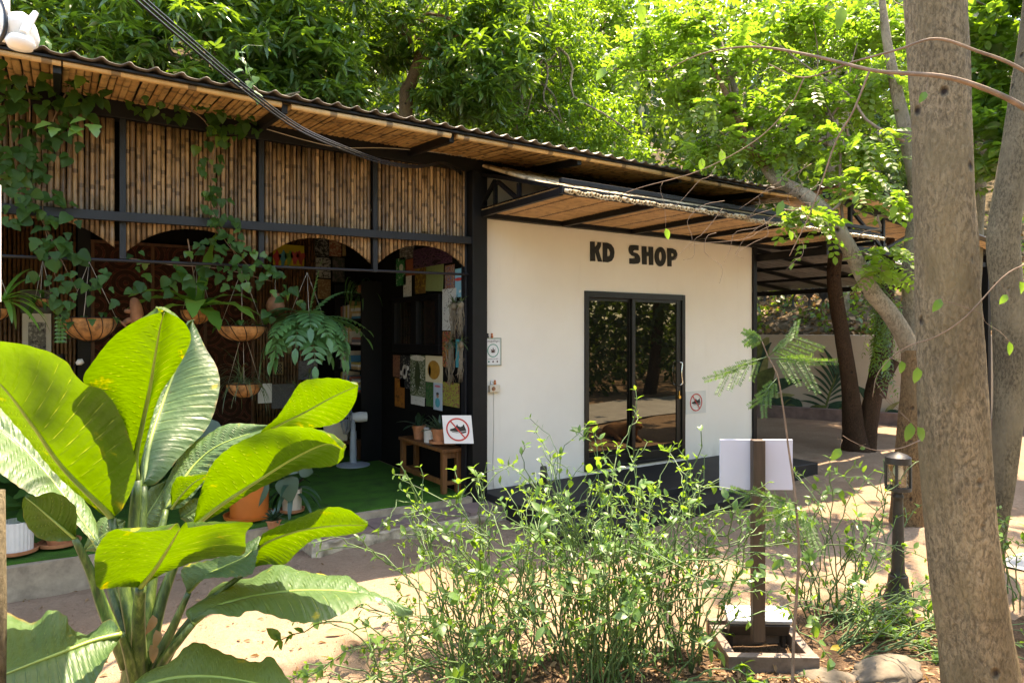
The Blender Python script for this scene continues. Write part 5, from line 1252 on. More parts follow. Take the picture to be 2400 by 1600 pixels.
# litter
T = []; 
for _ in range(420):
    px, py = rng.uniform(0, 2400), rng.uniform(1290, 1640)**1.0
    T.append(gpt(px, py)+[0, 0, .008])
for _ in range(900):
    T.append(gpt(rng.normal(1650, 330), rng.normal(1585, 32))+[0, 0, .02])
for _ in range(160):
    T.append(gpt(rng.uniform(1800, 2300), rng.uniform(1430, 1600))+[0, 0, .012])
T = np.array(T); n = len(T)
leaf_obj('leaf_litter', scatter(leaf_base(.2, 3, .5, .6, 'lance'), frames(rdir(n, 0, .12), None, rng.normal(0, .5, n)), rng.uniform(.02, .065, n), T), MAT['dry'], kind='stuff')
sp = []
for _ in range(2600): sp.append(gpt(rng.uniform(0, 2400), rng.uniform(1200, 1640))+[0, 0, .003])
sp = np.array(sp); leaf_obj('fine_debris', scatter(leaf_base(.25, 2, .3, .2, 'oval'), frames(rdir(2600, 0, .1), None, rng.normal(0, .8, 2600)), rng.uniform(.005, .018, 2600), sp), MAT['twig'], kind='stuff')
for px, py, s_, lb, dr in ((762, 1500, .10, 'curled orange brown leaf lying on the sunny sand', (.8, -.4, .1)), (810, 1533, .08, 'small rusty brown leaf on the sunny sand below the curled one', (1, .1, .05)), (1745, 1560, .09, 'yellow fallen leaf in front of the planter frame', (1, -.3, .1)), (1945, 1520, .11, 'pale yellow green fallen leaf on the flat rock', (.9, -.5, .05))):
    V, Fc = leaf_base(.2, 6, .5, .5, 'lance'); o = leaf_obj('fallen_leaf', scatter((V, Fc), frames(np.array([dr]), None, np.array([.4])), [s_*1.2], [gpt(px, py)+[0, 0, .02]]), MAT['yellow_leaf'] if 'yellow' in lb else MAT['dry']); tag(o, lb, 'leaf')

# ================================================================== OVERHANGING BRANCHES (from a tree right of the frame)
ob = empty('overhanging_branch', P(2560, 330, 2.6), 'bare brown branches reaching in from the right edge across the thick trunk', 'branch')
BP = []
def br(pts, r0, r1, n=30, mat='twig'):
    BP.extend(catmull([P(*q) for q in pts], n*2))
    MB().tube(catmull([P(*q) for q in pts], n), np.linspace(r0*.72, r1, n), 7).build('bough', MAT[mat], ob, True)
br([(2600, 380, 2.5), (2400, 252, 2.5), (2300, 205, 2.5), (2212, 180, 2.5), (2120, 172, 2.55), (2039, 164, 2.6), (1900, 130, 2.75), (1768, 110, 2.9), (1650, 125, 3.0), (1560, 165, 3.1)], .017, .002, 50)
br([(2600, 300, 2.5), (2400, 166, 2.52), (2290, 120, 2.55), (2193, 91, 2.58), (2100, 118, 2.6), (2001, 145, 2.65), (1885, 182, 2.75), (1800, 150, 2.8)], .011, .002, 50)
br([(2039, 164, 2.6), (2000, 260, 2.62), (1960, 330, 2.66), (1925, 430, 2.7), (1890, 520, 2.75), (1850, 600, 2.8)], .006, .0018)
br([(1885, 182, 2.75), (1850, 250, 2.8), (1770, 330, 2.85), (1640, 400, 2.9), (1500, 440, 2.95), (1420, 470, 3.0)], .004, .0012)
br([(2400, 620, 2.6), (2350, 650, 2.6), (2260, 745, 2.62), (2190, 790, 2.66), (2120, 815, 2.7), (2060, 870, 2.75), (2045, 930, 2.76)], .004, .0012, mat='twig')
br([(2300, 735, 2.6), (2240, 712, 2.6), (2200, 705, 2.6)], .002, .001, 10)
br([(2160, 1030, 2.8), (2110, 1050, 2.8), (2050, 1054, 2.8), (2000, 1035, 2.8), (1975, 1020, 2.8)], .003, .001, 16)
for q in range(14):   # hanging dry twigs before the shop's right corner
    x0, y0 = rng.uniform(1620, 1930), rng.uniform(380, 560); pts = [(x0, y0, 3.6)]
    for k in range(5): pts.append((pts[-1][0]+rng.normal(-18, 22), pts[-1][1]+rng.uniform(5, 40), 3.6))
    br(pts, .0022, .0008, 16)
for px, py, d, s_, dv in ((2085, 840, 2.75, .055, (-.3, 0, -.9)), (2112, 845, 2.74, .05, (.1, 0, -.9)), (2150, 860, 2.7, .06, (0, 0, -1)), (2205, 700, 2.6, .05, (-.2, 0, -.6)), (2118, 925, 2.76, .0, (0, 0, -1)), (1970, 1050, 2.8, .055, (-.4, 0, -.9)), (2015, 1052, 2.8, .03, (.6, 0, .3)), (2135, 990, 2.7, .07, (-.1, 0, -1)), (2150, 1000, 2.7, .07, (.3, 0, -.8)), (1835, 470, 2.75, .06, (-.2, 0, -.9)), (1560, 535, 2.9, .045, (.2, 0, -1)), (1500, 10, 3.0, .07, (.1, 0, -.9)), (1975, 15, 2.7, .08, (-.1, 0, -1)), (2095, 480, 2.7, .05, (.0, 0, -1)), (2360, 690, 2.6, .04, (-.3, 0, -.7)), (2365, 800, 2.6, .05, (.1, 0, -1)), (2390, 660, 2.6, .05, (.3, 0, -.9)), (2170, 215, 2.49, .04, (-.3, 0, -.9)), (1690, 350, 2.9, .06, (.1, 0, -1)), (1645, 370, 2.9, .05, (.0, 0, -1)), (1420, 160, 3.0, .06, (-.4, 0, -.8)), (1850, 540, 2.8, .04, (.2, 0, -.8))):
    if s_ == 0: continue
    lp_ = P(px, py, d); bp_ = np.array(BP); nb_ = bp_[np.argmin(np.linalg.norm(bp_-lp_, axis=1)-.6*np.maximum(0, bp_[:, 2]-lp_[2]))]
    MB().tube(catmull(wobble(lp_, nb_, 5, .01), 10), .0007, 3).build('leaf_stalk', MAT['twig'], ob, True)
    put_leaf(BL[rng.integers(6)], ob, P(px, py, d), np.array(dv)+RT*dv[0], -FW+np.array([0, 0, .4]), s_*1.15)

# ================================================================== VINES ON THE HUT
VL = {}
for nm, mt in (('vine', 'vine'), ('lit', 'vine_lit')):
    VL[nm] = []
    for v in range(6):
        V, Fc = leaf_base(.36+.05*(v % 3), 7, .15+.08*(v % 3), .3+.2*(v % 2), 'heart' if v % 3 == 2 else 'lobed', .012)
        me_ = np_mesh('leaf', V, [len(f) for f in Fc], np.concatenate([np.array(f) for f in Fc])); me_.materials.append(MAT[mt]); VL[nm].append(me_)
def vine(label, spots, paths, size=.085, lit=0.0, Yf=None):
    v = empty('climbing_vine', onY(spots[0][0], spots[0][1], -.15), label, 'vine', 'vines on the bamboo wall')
    st = MB()
    yf = Yf or (lambda py: -.16-(.62*min(1, max(0, (310-py)/170))*rng.random() if py < 310 else 0))
    for path in paths:
        st.tube(catmull([onY(a, b, yf(b)+.05) for a, b in path], 30), np.linspace(.006, .002, 30), 5)
    st.build('stem', MAT['twig'], v, True)
    for px, py, rp, n in spots:
        for _ in range(int(n*1.0)):
            a, q = rng.random()*2*PI, math.sqrt(rng.random())
            x_, y_ = px+math.cos(a)*rp*q, py+math.sin(a)*rp*q*.9
            p = onY(x_, y_, yf(y_)+rng.normal(0, .035))
            D = np.array([rng.normal(0, .7), rng.normal(-.25, .25), rng.normal(-.75, .35)]); N = np.array([rng.normal(0, .35), -1.0, .75+rng.normal(0, .3)])
            put_leaf(VL['lit' if rng.random() < lit else 'vine'][rng.integers(6)], v, p, D, N, size*rng.uniform(.6, 1.3))
    return v
vine('dense dark vine curtain hanging over the left end of the bamboo wall', [(60, 150, 95, 42), (170, 190, 75, 34), (60, 290, 95, 40), (165, 265, 60, 22), (60, 400, 70, 28), (120, 340, 70, 22), (45, 480, 60, 18), (110, 490, 55, 20), (140, 545, 55, 20), (130, 610, 60, 16), (200, 640, 60, 11), (255, 670, 45, 6), (20, 220, 60, 16), (240, 215, 30, 6), (-40, 350, 70, 25), (150, 700, 40, 8)],
     [[(40, 110), (70, 250), (60, 420), (120, 560), (180, 680)], [(180, 170), (120, 300), (100, 480), (130, 650)], [(10, 160), (30, 350), (60, 520)]], lit=.04)
vine('narrow vine falling from the eave down the second bamboo bay', [(400, 250, 45, 16), (470, 262, 60, 26), (545, 275, 50, 22), (585, 290, 30, 9), (330, 245, 40, 9), (500, 335, 42, 15), (487, 390, 28, 9), (500, 440, 34, 11), (508, 490, 38, 13), (522, 545, 45, 15), (545, 585, 45, 14), (600, 625, 50, 15), (640, 655, 40, 9), (570, 650, 45, 10), (660, 690, 30, 5)],
     [[(420, 240), (490, 300), (495, 420), (520, 550), (600, 640)], [(580, 280), (510, 330), (505, 480), (560, 620)]], size=.078, lit=.15)
vine('thin vine sprays along the rail behind the tall paddle leaf', [(450, 600, 45, 9), (480, 650, 45, 9), (330, 615, 40, 7), (400, 650, 45, 8), (320, 680, 30, 4), (700, 690, 25, 4), (625, 745, 20, 3)],
     [[(300, 605), (400, 620), (520, 630), (640, 660)], [(440, 560), (460, 680)]], size=.085, lit=.2, Yf=lambda py: .02)
sh = empty('vine_shoot', onY(585, 200, -1.1), 'bright lime vine shoot climbing past the roof edge', 'vine', 'vines on the bamboo wall')
MB().tube(catmull([onY(600, 240, -1.05), onY(590, 190, -1.15), onY(575, 150, -1.2), onY(568, 110, -1.2), onY(615, 108, -1.2)], 20), np.linspace(.004, .0015, 20), 5).build('stem', MAT['twig_green'], sh, True)
for px, py in ((566, 120), (555, 140), (560, 135), (590, 160), (580, 175), (600, 180), (570, 165), (605, 232), (560, 192), (592, 215), (575, 125), (585, 190)):
    put_leaf(VL['lit'][rng.integers(6)], sh, onY(px, py, -1.15), np.array([rng.normal(0, .8), -.2, rng.normal(-.2, .4)]), np.array([0, -.6, 1]), .07*rng.uniform(.7, 1.2))
for px, py in ((120, 290), (200, 280), (215, 292), (190, 300), (165, 300), (130, 300)):
    put_leaf(VL['lit'][1], sh, onY(px, py, -.85), np.array([rng.normal(0, .7), -.3, -.3]), np.array([0, -.5, 1]), .10*rng.uniform(.8, 1.2))

# ================================================================== HANGING BASKETS
def strap(parent, p0, az, el, L, w, droop, mat, name='leaf', n=12, wav=.0, fold=.15):
    d = np.array([math.cos(az)*math.cos(el), math.sin(az)*math.cos(el), math.sin(el)]); p = np.array(p0, float); V = []; Fc = []
    for i in range(n+1):
        t = i/n; ww = w*(math.sin(PI*min(1, .12+t*.88))**.7 if t < 1 else 0.02)
        s_ = np.cross(d, [0, 0, 1]); s_ = s_/max(np.linalg.norm(s_), 1e-3); up_ = np.cross(s_, d)
        wv = wav*math.sin(t*22)
        V += [p+s_*ww+up_*(fold*ww+wv), p, p-s_*ww+up_*(fold*ww-wv)]
        d = d+np.array([0, 0, -droop/n]); d /= np.linalg.norm(d); p = p+d*L/n
    for i in range(n):
        for j in range(2): Fc.append((3*i+j, 3*i+j+1, 3*i+j+4, 3*i+j+3))
    me_ = bpy.data.meshes.new(name); me_.from_pydata([tuple(v) for v in V], [], Fc); me_.polygons.foreach_set('use_smooth', [True]*len(Fc)); me_.materials.append(mat)
    return link(name, me_, parent)
def basket(cx, ty, wpx, hpx, Y, label, rail=True, hang=None):
    c = onY(cx, ty, Y); d = proj(c)[2]; R_ = wpx/2/F*d; H_ = hpx/F*d
    b = empty('hanging_basket', c, label, 'hanging basket', 'coco lined hanging baskets')
    pr = [(R_*math.sin(a), -H_*math.cos(a)) for a in np.linspace(.05, PI/2, 9)]
    MB().lathe(pr+[(R_*.9, 0), (R_*.85, -H_*.25), (.01, -H_*.3)], c, 22).build('coco_liner', MAT['coco'], b, 'auto')
    ring = [np.array(c)+[R_*1.03*math.cos(a), R_*1.03*math.sin(a), 0] for a in np.linspace(0, 2*PI, 25)]
    wr = MB(); wr.tube(ring, .004, 5)
    for a in np.linspace(0, 2*PI, 12, endpoint=False):
        wr.tube([np.array(c)+[R_*1.02*math.sin(q)*math.cos(a+.25*(1-q)), R_*1.02*math.sin(q)*math.sin(a+.25*(1-q)), -H_*1.03*math.cos(q)] for q in np.linspace(.05, PI/2, 8)], .003, 4)
    wr.build('wire_frame', BS, b, True)
    top = np.array([c[0], c[1], 2.14]) if hang is None else np.array(hang)
    hw = MB()
    for a in (0.3, 2.4, 4.5): hw.tube([np.array(c)+[R_*math.cos(a), R_*math.sin(a), 0], top], .0018, 4)
    hw.build('hanging_wire', MAT['wire_pale'], b, True)
    return b, np.array(c), R_, H_
def hearts(b, c, R_, n, mesh, s_, drop=.2):
    for _ in range(n):
        a = rng.random()*2*PI; p = c+np.array([R_*math.cos(a), R_*math.sin(a), rng.uniform(-drop, .05)])
        put_leaf(mesh, b, p, np.array([math.cos(a)*.6, math.sin(a)*.6, -.6]), np.array([math.cos(a), math.sin(a), .8]), s_*rng.uniform(.7, 1.2))
b, c, R_, H_ = basket(209, 745, 118, 54, .12, 'round coco basket hanging left, with small trailing round leaves')
hearts(b, c, R_, 14, VL['vine'][1], .06, .12)
for q in range(7):
    for s_ in (-1, 1): put_leaf(VL['lit'][1], b, onY(142, 745+q*9, .0), np.array([s_*.9, -.2, -.1]), np.array([0, -1, .5]), .042)
b, c, R_, H_ = basket(461, 726, 72, 34, .3, 'coco basket with an upright bird nest fern of broad strap leaves', hang=onY(462, 615, .45))
for az, el, L, w_, dr in ((-.6, 1.35, .50, .055, .2), (.3, .75, .45, .045, 1.5), (2.6, .65, .50, .045, 1.6), (-1.8, .6, .42, .05, 1.8), (-.2, .45, .48, .045, 1.5), (3.4, .8, .45, .045, 1.6), (-2.6, .35, .42, .05, 1.4), (-1.2, .2, .30, .05, 1.8), (1.5, .9, .45, .045, 1.2), (-.9, .5, .5, .045, 1.6), (2.0, 1.1, .4, .045, .9)):
    strap(b, c+[0, -.05, .01], az, el, L*1.3, w_*1.5, dr*.85, MAT['nest'], wav=.010)
b, c, R_, H_ = basket(567, 764, 110, 36, .15, 'wide shallow coco basket with sparse dry stems, right of the paddle leaf tip')
for _ in range(22): strap(b, c+rng.normal(0, R_*.4, 3)*[1, 1, 0], rng.random()*6.3, rng.uniform(.3, 1.2), rng.uniform(.08, .2), .004, 1.2, MAT['grassy'])
hearts(b, c, R_, 6, VL['vine'][2], .06, .02)
b, c, R_, H_ = basket(720, 754, 100, 40, .10, 'coco basket overflowing with a large lobed blue green fern')
def frond(parent, p0, az, el, L, n_, ll, droop, mat):
    d = np.array([math.cos(az)*math.cos(el), math.sin(az)*math.cos(el), math.sin(el)]); p = np.array(p0, float); T, D, N, S = [], [], [], []; pts = [p]
    for i in range(n_):
        t = i/n_; s_ = np.cross(d, [0, 0, 1]); s_ = s_/max(np.linalg.norm(s_), 1e-3); up_ = np.cross(s_, d)
        if i > 1:
            for k in (-1, 1): T.append(p.copy()); D.append(s_*k*.85+d*.6); N.append(up_); S.append(ll*math.sin(PI*(.2+.75*t))**.8)
        d = d+np.array([0, 0, -droop/n_]); d /= np.linalg.norm(d); p = p+d*L/n_; pts.append(p)
    T.append(p); D.append(d); N.append(up_); S.append(ll*.9)
    o = leaf_obj('frond', scatter(leaf_base(.22, 4, .2, .4, 'lance'), frames(np.array(D), np.array(N)), np.array(S), np.array(T)), mat, parent)
    MB().tube(pts, np.linspace(.004, .0015, len(pts)), 4).build('rachis', MAT['twig_green'], o, True)
for q in range(26):
    az = -PI/2+rng.normal(0, 1.2) if q < 16 else rng.random()*6.3
    frond(b, c+rng.normal(0, .04, 3), az, rng.uniform(.1, .9), rng.uniform(.36, .56), 9, .165, rng.uniform(1.4, 2.6), MAT['fern'])
frond(b, c, -.4, 1.4, .5, 14, .09, .4, MAT['fern']); frond(b, c, .1, 1.1, .55, 14, .09, 1.4, MAT['fern']); frond(b, c, .0, .5, .6, 12, .11, 1.2, MAT['fern'])
b, c, R_, H_ = basket(572, 898, 80, 34, .35, 'small low coco basket with arching grassy blades', hang=onY(570, 770, .25))
for _ in range(70): strap(b, c+rng.normal(0, .03, 3)*[1, 1, .2], rng.random()*6.3, rng.uniform(.5, 1.4), rng.uniform(.28, .5), .0035, rng.uniform(1.8, 3.4), MAT['grassy'], n=14)
b, c, R_, H_ = basket(-15, 722, 70, 30, .1, 'coco basket cut by the left edge, with orchid strap leaves')
for _ in range(16): strap(b, c+[0.05, 0, .05], rng.normal(-.3, .9), rng.uniform(0, 1.2), rng.uniform(.25, .45), .018, rng.uniform(.8, 2.4), MAT['nest'])
b, c, R_, H_ = basket(100, 700, 40, 20, .25, 'small mounted orchid clump with spidery leaves left under the vine')
for _ in range(14): strap(b, c, rng.random()*6.3, rng.uniform(-.2, .9), rng.uniform(.12, .28), .014, rng.uniform(.8, 2.2), MAT['vine'])

# ================================================================== INSIDE THE HUT
PM = {}
def m_print(name, cs, scale=6, kind='noise', seed=0.0):
    k = NT('print_'+name); v = k.coord('Generated', (1, 1, 1.6), (seed, seed*.7, seed*1.3))
    if kind == 'vor':
        t = k.n('ShaderNodeTexVoronoi'); k.sv(t, Scale=scale); k.l(v, t.inputs['Vector']); f = t.outputs['Distance']
    elif kind == 'lines':
        t = k.n('ShaderNodeTexWave', bands_direction='Z'); k.sv(t, Scale=scale, Distortion=6.0, Detail=3.0); k.l(v, t.inputs['Vector']); f = t.outputs['Fac']
    else: f = k.noise(scale, 4, v, .65, .6)
    n = len(cs); st = [(.28+.48*i/n, c) for i, c in enumerate(cs)]
    return k.base(k.ramp(f, st, 'CONSTANT'), .6, 0, .25)
def pc(x, y): return 880+x/3.483, 550+y/3.483
def poster(x0, y0, x1, y1, cs, label, scale=6, kind='noise', off=.01, cat='poster', grp='papers pinned to the black side wall', figs=(), tilt=0):
    a = onX(*pc(x0, (y0+y1)/2), 3.44); b_ = onX(*pc(x1, (y0+y1)/2), 3.44)
    ym, zm = (a[1]+b_[1])/2, (a[2]+b_[2])/2; d = proj((3.44, ym, zm))[2]
    hw = abs(a[1]-b_[1])/2; hh = (y1-y0)/3.483/F*d/2
    R_ = Matrix.Rotation(tilt, 3, 'X')
    o = MB().obox((3.44-off, ym, zm), (.004, hw*2, hh*2), R_).build('poster', m_print(label[:20], cs, scale, kind, rng.random()*9), None)
    tag(o, label, cat, grp)
    for (u, v, ru, rv, col) in figs:
        k = m_plain('ink', col, .6, var=.2) if col not in PM else PM[col]; PM[col] = k
        MB().plate([[(u_, v_) for u_, v_ in ell(u*hw, v*hh, ru*hw, rv*hh, 14)]], lambda a_, b2, w_: (3.44-off-.003-w_, ym+a_*-1, zm+b2), .002).build('printed_shape', k, o)
W_, K_ = (.55, .55, .52), (.02, .02, .02)
poster(175, 190, 255, 415, [(.02, .16, .05), (.02, .16, .05), (.4, .5, .4)], 'green paper banner under the right arch', figs=((.1, .3, .4, .25, (.5, .55, .5)),))
poster(245, 200, 328, 335, [(.22, .06, .03), (.30, .10, .05), (.08, .03, .02)], 'red brown print under the right arch', 8)
poster(330, 205, 416, 480, [(.30, .20, .03), (.15, .08, .02), (.05, .03, .02)], 'gold and brown long poster above the cabinet window', 6)
poster(420, 225, 560, 460, [(.30, .36, .16), (.30, .36, .16), (.10, .14, .05)], 'pale green line drawing poster hanging aslant', 9, 'lines', tilt=.06)
poster(235, 338, 300, 510, [W_, W_, (.12, .10, .09)], 'narrow white sketch sheet left above the cabinet window', 9)
poster(575, 248, 652, 465, [(.04, .2, .42), (.25, .08, .05), (.30, .25, .2), (.05, .05, .05)], 'blue edged busy card near the corner post', 9)
poster(658, 275, 741, 508, [(.18, .42, .55), (.19, .43, .56), (.20, .44, .57)], 'sky blue poster with a red arm beside the corner post', 2, figs=((-.3, .25, .75, .12, (.5, .06, .06)), (.0, -.6, .2, .1, (.6, .6, .6))))
poster(555, 440, 668, 780, [W_, W_, (.1, .1, .1)], 'white doodle sheet behind the air plants', 10, off=.012)
poster(637, 540, 752, 848, [(.03, .025, .03), (.04, .03, .035), (.05, .04, .04)], 'dark picture with white border behind the air plant roots', 3, off=.016, figs=((0, .62, .95, .3, (.5, .5, .48)),))
poster(555, 788, 650, 1080, [(.25, .03, .05), (.40, .22, .05), (.08, .05, .03)], 'red and gold floral print below the white doodle', 9, 'vor')
poster(663, 852, 742, 1085, [(.03, .25, .32), (.04, .28, .34), (.05, .3, .25)], 'teal poster with a small white figure', 3, figs=((.0, -.55, .35, .28, (.5, .5, .5)), (0, -.2, .2, .14, (.35, .2, .13))))
poster(556, 1205, 692, 1400, [(.12, .16, .02), (.28, .30, .05), (.20, .04, .06), (.04, .05, .02)], 'mottled green and pink print right above the no shoes board', 14)
poster(150, 982, 205, 1160, [(.12, .05, .03), (.20, .09, .05), (.05, .02, .02)], 'small brown arched print at the left of the lower row', 5)
poster(207, 985, 288, 1250, [K_, K_, (.5, .48, .42)], 'black poster with pale oval motif in the lower row', 7, figs=((0, .0, .5, .45, (.45, .43, .38)), (0, 0, .25, .22, (.02, .02, .02)), (.55, .25, .35, .14, (.5, .48, .44)), (-.6, -.1, .3, .14, (.5, .48, .44))))
poster(292, 982, 414, 1325, [W_, (.05, .08, .02), (.25, .27, .2), (.02, .03, .01)], 'black and white print of a spiky flower stalk', 8, figs=((0, .0, .35, .7, (.03, .045, .015)), (0, .86, .98, .13, (.6, .58, .48))))
poster(416, 988, 556, 1205, [(.60, .54, .36), (.61, .55, .37), (.62, .55, .38)], 'cream mat with an ochre square picture', 2, figs=((0, -.05, .72, .72, (.36, .19, .03)), (-.45, -.15, .14, .4, (.05, .03, .01))))
poster(165, 1172, 243, 1405, [(.35, .14, .02), (.28, .10, .02), (.12, .05, .01)], 'orange brown party poster at lower left of the pinned papers', 3)
poster(300, 1318, 410, 1388, [W_, W_, (.3, .3, .28)], 'small white notice below the spiky flower print', 8, off=.014)
poster(420, 1205, 480, 1400, [(.02, .07, .03), (.04, .12, .04), (.25, .08, .07)], 'dark green print left of the pale blue poster', 6)
poster(484, 1208, 555, 1430, [(.38, .46, .55), (.39, .47, .56), (.40, .48, .57)], 'pale blue poster with a seated figure', 2, off=.014, figs=((0, -.45, .55, .35, (.05, .3, .36)), (0, .05, .28, .16, (.4, .24, .16)), (0, .2, .3, .1, (.02, .02, .02)), (0, .75, .7, .08, (.5, .15, .2))))
poster(322, 92, 640, 255, [(.05, .02, .06), (.10, .04, .10), (.16, .10, .14), (.02, .01, .02)], 'dark purple patterned cloth across the top of the right arch', 12, 'vor', off=.02, cat='cloth')
poster(205, 98, 322, 200, [(.35, .35, .33), (.12, .11, .10), (.03, .03, .03)], 'grey and white banner left of the purple cloth', 6)
# cabinet window in the side wall
a = onX(*pc(160, 720), 3.44); b_ = onX(*pc(545, 720), 3.44); zt = onX(*pc(350, 500), 3.44)[2]; zb = onX(*pc(350, 965), 3.44)[2]
cw = empty('cabinet_window', (3.42, (a[1]+b_[1])/2, zb), 'black framed two pane window set in the papered side wall', 'window')
y0_, y1_ = min(a[1], b_[1]), max(a[1], b_[1]); ym = (y0_+y1_)/2
for lo, hi in (((3.395, y0_, zb), (3.438, y1_, zb+.10)), ((3.395, y0_, zt-.06), (3.438, y1_, zt)), ((3.395, y0_, zb+.1), (3.438, y0_+.08, zt-.06)), ((3.395, y1_-.08, zb+.1), (3.438, y1_, zt-.06)), ((3.392, ym-.07, zb+.1), (3.438, ym+.07, zt-.06))):
    MB().box(lo, hi).build('frame', BS, cw, bevel=.003)
for lo, hi in (((3.425, y0_+.08, zb+.1), (3.43, ym-.07, zt-.06)), ((3.425, ym+.07, zb+.1), (3.43, y1_-.08, zt-.06))): MB().box(lo, hi).build('pane', MAT['window_glass'], cw)
# hanging air plants with beards of roots
for (cx_, cy2, ey), lb in zip(((640, 575, 830), (700, 565, 820), (615, 900, 1200), (700, 890, 1190)), ('upper left air plant with hanging roots on the papers', 'upper right air plant with hanging roots on the papers', 'lower left air plant with hanging roots on the papers', 'lower right air plant with hanging roots on the papers')):
    p = onX(*pc(cx_, cy2), 3.38); e = onX(*pc(cx_-10, ey), 3.38)
    ap = empty('air_plant', p, lb, 'air plant', 'air plants hanging on the side wall')
    rt = MB()
    for _ in range(26): rt.tube(wobble(p+rng.normal(0, .02, 3), e+rng.normal(0, .025, 3), 6, .012), [.004, .004, .004, .003, .003, .002], 4)
    rt.build('roots', MAT['root'], ap, True)['kind'] = 'stuff'
    MB().lathe([(.008, -.04), (.026, -.035), (.034, 0), (.02, .02), (.008, .03)], p, 12).build('husk', MAT['root'], ap, True)
    for _ in range(30): strap(ap, p+[0, 0, .02], rng.random()*6.3, rng.uniform(-.3, 1.3), rng.uniform(.08, .15), .006, .8, MAT['grassy'], n=4)
# back wall: tapestry, painting, framed ink picture, chess board, menus, collage
k = NT('tapestry'); v = k.pos((3.2, 3.2, 3.2)); vo = k.n('ShaderNodeTexVoronoi'); k.sv(vo, Scale=1.0, Randomness=.25); k.l(v, vo.inputs['Vector'])
wv = k.math('SINE', k.math('MULTIPLY', vo.outputs['Distance'], 26.0)); n1 = k.noise(22, 4, k.pos(), .7)
col = k.ramp(wv, [(.25, (.045, .02, .012)), (.55, (.16, .085, .05)), (.8, (.10, .028, .02))]); col = k.mix(k.ramp(n1, [(.45, (0, 0, 0)), (.62, (.8, .8, .8))]), col, (.045, .022, .016)); MAT['tapestry'] = k.base(col, .9, 0, .1)
tp_ = empty('tapestry_screen', (1.25, 3.5, 0), 'brown floral tapestry screen in a thin wooden frame on the back wall', 'tapestry')
for xa, xb in ((.37, .96), (1.0, 1.56), (1.60, 2.14)): MB().box((xa, 3.49, .25), (xb, 3.51, 2.66)).build('panel', MAT['tapestry'], tp_)
for X in (.35, .98, 1.58, 2.16): MB().box((X-.018, 3.475, .2), (X+.018, 3.515, 2.70)).build('upright', MAT['dark_wood'], tp_)
MB().box((.33, 3.47, 2.665), (2.18, 3.515, 2.70)).build('top_rail', MAT['dark_wood'], tp_)
def backflat(px0, py0, px1, py1, Y, mat, name, label, cat, grp=None):
    a = onY(px0, py1, Y); b_ = onY(px1, py0, Y); o = MB().box((a[0], Y, a[2]), (b_[0], Y+.012, b_[2])).build(name, mat); return tag(o, label, cat, grp)
o = backflat(640, 576, 713, 626, 3.48, m_print('yellow', [(.38, .30, .02), (.38, .30, .02), (.38, .30, .02)], 2), 'painting', 'yellow painting with red, blue and green dancing blobs', 'painting')
for q, col in enumerate(((.35, .03, .03), (.04, .2, .25), (.10, .22, .04), (.35, .05, .05), (.30, .04, .03))):
    pmid = onY(649+q*14, 606, 3.475); MB().plate([[(pmid[0]+.045*math.cos(t)*(1+.5*math.sin(3*t)), pmid[2]+.10*math.sin(t)*(1+.3*math.cos(4*t+q))) for t in np.linspace(0, 2*PI, 18, endpoint=False)]], lambda u, v_, w_: (u, 3.476-w_, v_), .004).build('painted_blob', m_plain('blob', col, .6), o)
fp = backflat(52, 735, 120, 840, 3.49, MAT['sign_white'], 'framed_picture', 'framed ink landscape with wide white mat on the back bamboo', 'picture')
a = onY(66, 825, 3.485); b_ = onY(108, 755, 3.485); MB().box((a[0], 3.482, a[2]), (b_[0], 3.488, b_[2])).build('ink_drawing', m_print('ink', [(.5, .5, .48), (.2, .2, .2), (.06, .06, .06)], 5), fp)
backflat(48, 680, 118, 733, 3.49, m_plain('grey_card', (.09, .09, .09), .7), 'grey_card', 'plain grey card above the framed ink picture', 'card')
for (x0, y0, x1, y1, cs, lb) in ((738, 560, 770, 600, [K_, (.2, .2, .2)], 'black portrait print in the collage by the back corner'), (772, 562, 800, 600, [(.25, .1, .06), (.4, .3, .2)], 'reddish print in the collage by the back corner'), (803, 560, 834, 600, [(.3, .22, .1), (.15, .1, .05)], 'tan print at the top right of the collage'), (740, 605, 775, 650, [(.3, .3, .3), K_], 'grey photo print in the middle of the collage'), (780, 605, 808, 660, [(.05, .06, .05), (.12, .1, .1)], 'dark print right in the middle of the collage'), (812, 604, 835, 700, [(.5, .5, .48), (.12, .2, .06), (.5, .5, .48)], 'tall white and green print in the collage'), (745, 655, 775, 700, [(.2, .12, .06), (.3, .22, .12)], 'brown print low in the collage')):
    backflat(x0, y0, x1, y1, 3.47+rng.random()*.015, m_print(lb[:18], cs, 5, 'noise', rng.random()*9), 'collage_print', lb, 'poster', 'collage prints on the back wall')
cb = backflat(640, 848, 664, 878, 3.4, m_plain('cb', (.26, .18, .08), .6), 'chess_board', 'small wooden chess board hung on the back wall', 'chess board')
a = onY(643, 875, 3.395); b_ = onY(661, 851, 3.395); sq = MB()
for i in range(6):
    for j in range(6):
        if (i+j) % 2: 
            x0, z0 = a[0]+(b_[0]-a[0])*i/6, a[2]+(b_[2]-a[2])*j/6; sq.box((x0, 3.394, z0), (x0+(b_[0]-a[0])/6, 3.399, z0+(b_[2]-a[2])/6))
sq.build('dark_squares', MAT['sign_ink'], cb)['kind'] = 'stuff'
backflat(637, 898, 690, 958, 2.9, m_print('menu', [K_, K_, K_, (.25, .25, .25)], 14, 'lines'), 'menu_board', 'black menu board with fine pale lines at the back', 'board')
backflat(605, 898, 637, 945, 2.9, MAT['sign_white'], 'paper_sheet', 'white paper sheet pinned left of the black menu board', 'paper')
